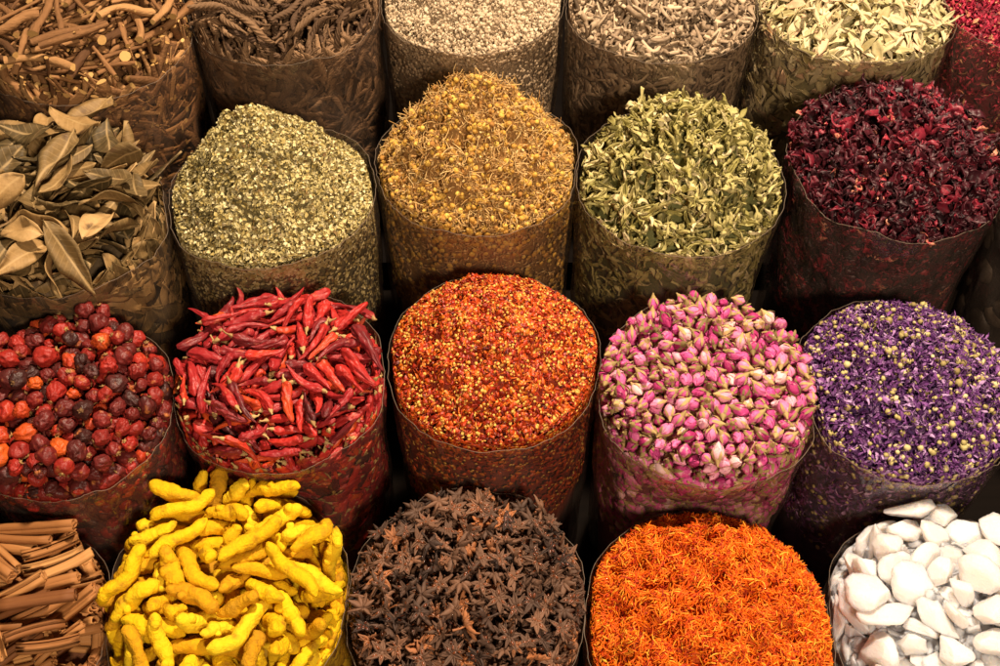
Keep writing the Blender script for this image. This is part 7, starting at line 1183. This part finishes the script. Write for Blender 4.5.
def single(kind, key, protos, k, p, q, t, s=1.0):
    nm, parts, cat, adj, what = KIND[kind]; X, Y, Z, *_ = SACKS[key]
    loc = (X + p[0], Y + p[1], Z + p[2]); col = (float(t), 0, 0, 1)
    if parts is None:
        o = put(nm, protos[k][0][1], None, loc); o.color = col
    else:
        o = put(nm, None, None, loc)
        for pn, me in protos[k]:
            if kind == 'chili' and pn == 'stem' and (k * 7 + int(t * 97)) % 5 < 2: continue      # the stem has broken off
            c = put(pn, me, o); c.color = col
    o.rotation_mode = 'QUATERNION'; o.rotation_quaternion = q; o.scale = (s, s, s)
    a = adj[min(3, int(t * 4))] if kind != 'salt' else ''
    big, rank = size_words(kind, k, s); d = o.rotation_quaternion @ Vector((1, 0, 0)); pose = ''
    if kind in LONG: pose = 'upright' if abs(d.z) > .62 else 'crosswise' if abs(d.x) > abs(d.y) else 'lengthwise'
    if kind == 'chili': what += ' with pale stem' if len(o.children) > 1 else ' without stem'
    words_ = [w for w in (big, pose, a, what, zone(key, p[0], p[1])) if w]
    tag(o, ' '.join(words_), cat, GROUP[kind])
    return o

def poses(kind):
    """how many are objects; places in metres, turns, shape variants"""
    n, rows = POSES[kind]; a = np.array(rows, float).reshape(-1, 8); q = a[:, 3:7]
    return n, a[:, :3] * 1e-4, q / np.linalg.norm(q, axis=1)[:, None], a[:, 7].astype(int)

def coarse(kind, name, label, core, drop, nside, inset, tilt=.25, loose=0, sidescale=1.0, zlo=-.17, high=.75):
    """whole pieces at rest in a heap; the packed mass below and behind the film is one object"""
    key = kind; h = Heap(); r = RNG(sum(map(ord, kind)) + 5); X, Y, Z, *_ = SACKS[key]
    h.core(key, drop, core_mat(key, core)); n, P, Q, K = poses(kind)
    t = shade(len(P), r, *SHADE[kind]); protos = make_kind(kind)
    sz = r.uniform(.84, 1.10, len(P))
    for i in range(n): single(kind, key, protos, K[i], P[i], Q[i], t[i], float(sz[i]))
    pcs = [merge(*v) for v in lib(kind)]; sl = h.slot(M[kind])
    if len(P) > n: h.add(pcs, K[n:], P[n:], quat_mats(Q[n:]), np.ones(len(P) - n), t[n:], sl)
    if loose:
        p, nn = surface(key, loose, r, .012, -drop * high); h.add(pcs, r.integers(0, len(pcs), loose), p, frames(nn, r, .5), np.full(loose, .9), shade(loose, r, *SHADE[kind]), sl, key)
    p, nn = side(key, nside, r, inset, zlo); R = frames(nn, r, tilt)
    h.add(pcs, r.integers(0, len(pcs), nside), p, R, r.uniform(.85, 1.05, nside) * sidescale, shade(nside, r, *SHADE[kind]), sl, key)
    tag(h.build(name, (X, Y, Z)), label, 'spice', None, 'stuff')

coarse('rosehip', 'packed_rosehips', 'mass of dried rosehips packed behind the film of their sack', (.14, .02, .012), .030, 800, .009, 2, 260)
coarse('chili', 'packed_chilies', 'mass of dried red chillies packed behind the film of their sack', (.16, .015, .012), .030, 900, .006, .4, 260)
coarse('rosebud', 'packed_rosebuds', 'mass of pink rosebuds packed behind the film of their sack', (.25, .06, .08), .022, 1700, .006, .9, 500)
coarse('turmeric', 'packed_turmeric', 'mass of yellow turmeric packed behind the film of its sack', (.40, .22, .01), .034, 300, .009, .2, 60)
coarse('anise', 'packed_anise', 'mass of star anise packed behind the film of its sack', (.05, .022, .014), .024, 1000, .007, .4, 220)
coarse('cinnamon', 'packed_cinnamon', 'mass of cinnamon packed behind the film of its sack', (.16, .06, .025), .028, 220, .008, .15, 60)
coarse('salt', 'packed_crystals', 'mass of white crystals packed behind the film of their sack', (.86, .82, .79), .026, 200, .012, .4, 700, high=.18)
coarse('stick', 'packed_root_sticks', 'mass of root sticks packed behind the film of their sack', (.13, .07, .03), .030, 800, .006, .3, 220)
coarse('twisted', 'packed_twisted_pods', 'mass of twisted pods packed behind the film of their sack', (.09, .05, .025), .028, 800, .006, .25, 130)
coarse('bayleaf', 'packed_bay_leaves', 'mass of bay leaves packed behind the film of their sack', (.10, .065, .03), .030, 260, .007, .25, 70)
coarse('blacklime', 'packed_black_limes', 'mass of dried black limes packed behind the film of their sack', (.03, .022, .018), .04, 110, .019, 2, 30)

def loose_leaves(kind, name, label, core, drop, n, nside, depth, tilt, inset):
    """leaves lying over one another: those that show largest are objects, the rest one mass"""
    key = kind; h = Heap(); r = RNG(sum(map(ord, kind)) + 3); X, Y, Z, *_ = SACKS[key]
    h.core(key, drop, core_mat(key, core)); pcs = [merge(*v) for v in lib(kind)]; sl = h.slot(M[kind])
    P, nn = surface(key, n, r, depth, .002, .5, .010); R = frames(nn, r, tilt); S = r.uniform(.8, 1.15, n); t = shade(n, r, *SHADE[kind]); K = r.integers(0, len(pcs), n)
    top = np.array(TOP[kind]) if kind in TOP else np.arange(n)
    protos = make_kind(kind); Q = mats_quat(R[top])
    for i, q in zip(top, Q):
        o = single(kind, key, protos, K[i], P[i], q, t[i], S[i]); o['i'] = int(i)
    rest = np.setdiff1d(np.arange(n), top)
    if len(rest): h.add(pcs, K[rest], P[rest], R[rest], S[rest], t[rest], sl)
    p, nn = side(key, nside, r, inset); h.add(pcs, r.integers(0, len(pcs), nside), p, frames(nn, r, .3), r.uniform(.8, 1.1, nside), shade(nside, r, *SHADE[kind]), sl, key)
    tag(h.build(name, (X, Y, Z)), label, 'spice', None, 'stuff')
loose_leaves('mint', 'packed_mint_leaves', 'mass of crumpled green mint leaves packed in their sack', (.13, .13, .04), .012, 1700, 1300, .014, .60, .005)
loose_leaves('hibiscus', 'packed_hibiscus', 'mass of dark red hibiscus packed in its sack', (.05, .006, .012), .014, 1000, 1000, .016, .7, .008)
loose_leaves('verbena', 'packed_verbena_leaves', 'mass of pale narrow leaves packed in their sack', (.26, .23, .10), .010, 1000, 1200, .012, .40, .005)

# ------------------------------------------------------------------ camera, lamps
cam = bpy.data.cameras.new('camera'); cam.sensor_width = 36; cam.lens = 40.3; cam.clip_start = .05; cam.clip_end = 60
co = bpy.data.objects.new('camera', cam); C.objects.link(co); co.location = (0, 0, 1.30); co.rotation_euler = (math.radians(40), 0, 0)
bpy.context.scene.camera = co

def lamp(name, loc, aim, power, size, col):
    l = bpy.data.lights.new(name, 'AREA'); l.shape = 'DISK'; l.size = size; l.energy = power; l.color = col
    o = bpy.data.objects.new(name, l); C.objects.link(o); o.location = loc
    o.rotation_euler = (Vector(aim) - Vector(loc)).to_track_quat('-Z', 'Y').to_euler()
    return o
lamp('stall_lamp', (.24, 1.05, 1.95), (.06, .70, .42), 50, .12, (1, .79, .58))
lamp('front_fill', (.45, -.75, 1.75), (.05, .72, .38), 30, .20, (1, .79, .58))  # added fill from behind the camera, to brighten the sack fronts

w = bpy.data.worlds.new('World'); bpy.context.scene.world = w; w.use_nodes = True
bg = w.node_tree.nodes['Background']; bg.inputs[0].default_value = (1, .76, .56, 1); bg.inputs[1].default_value = .08
sc = bpy.context.scene
sc.view_settings.view_transform = 'Standard'; sc.view_settings.look = 'None'; sc.view_settings.gamma = 1; sc.view_settings.exposure = 0
sc.cycles.max_bounces = 10; sc.cycles.transparent_max_bounces = 16; sc.cycles.use_denoising = True
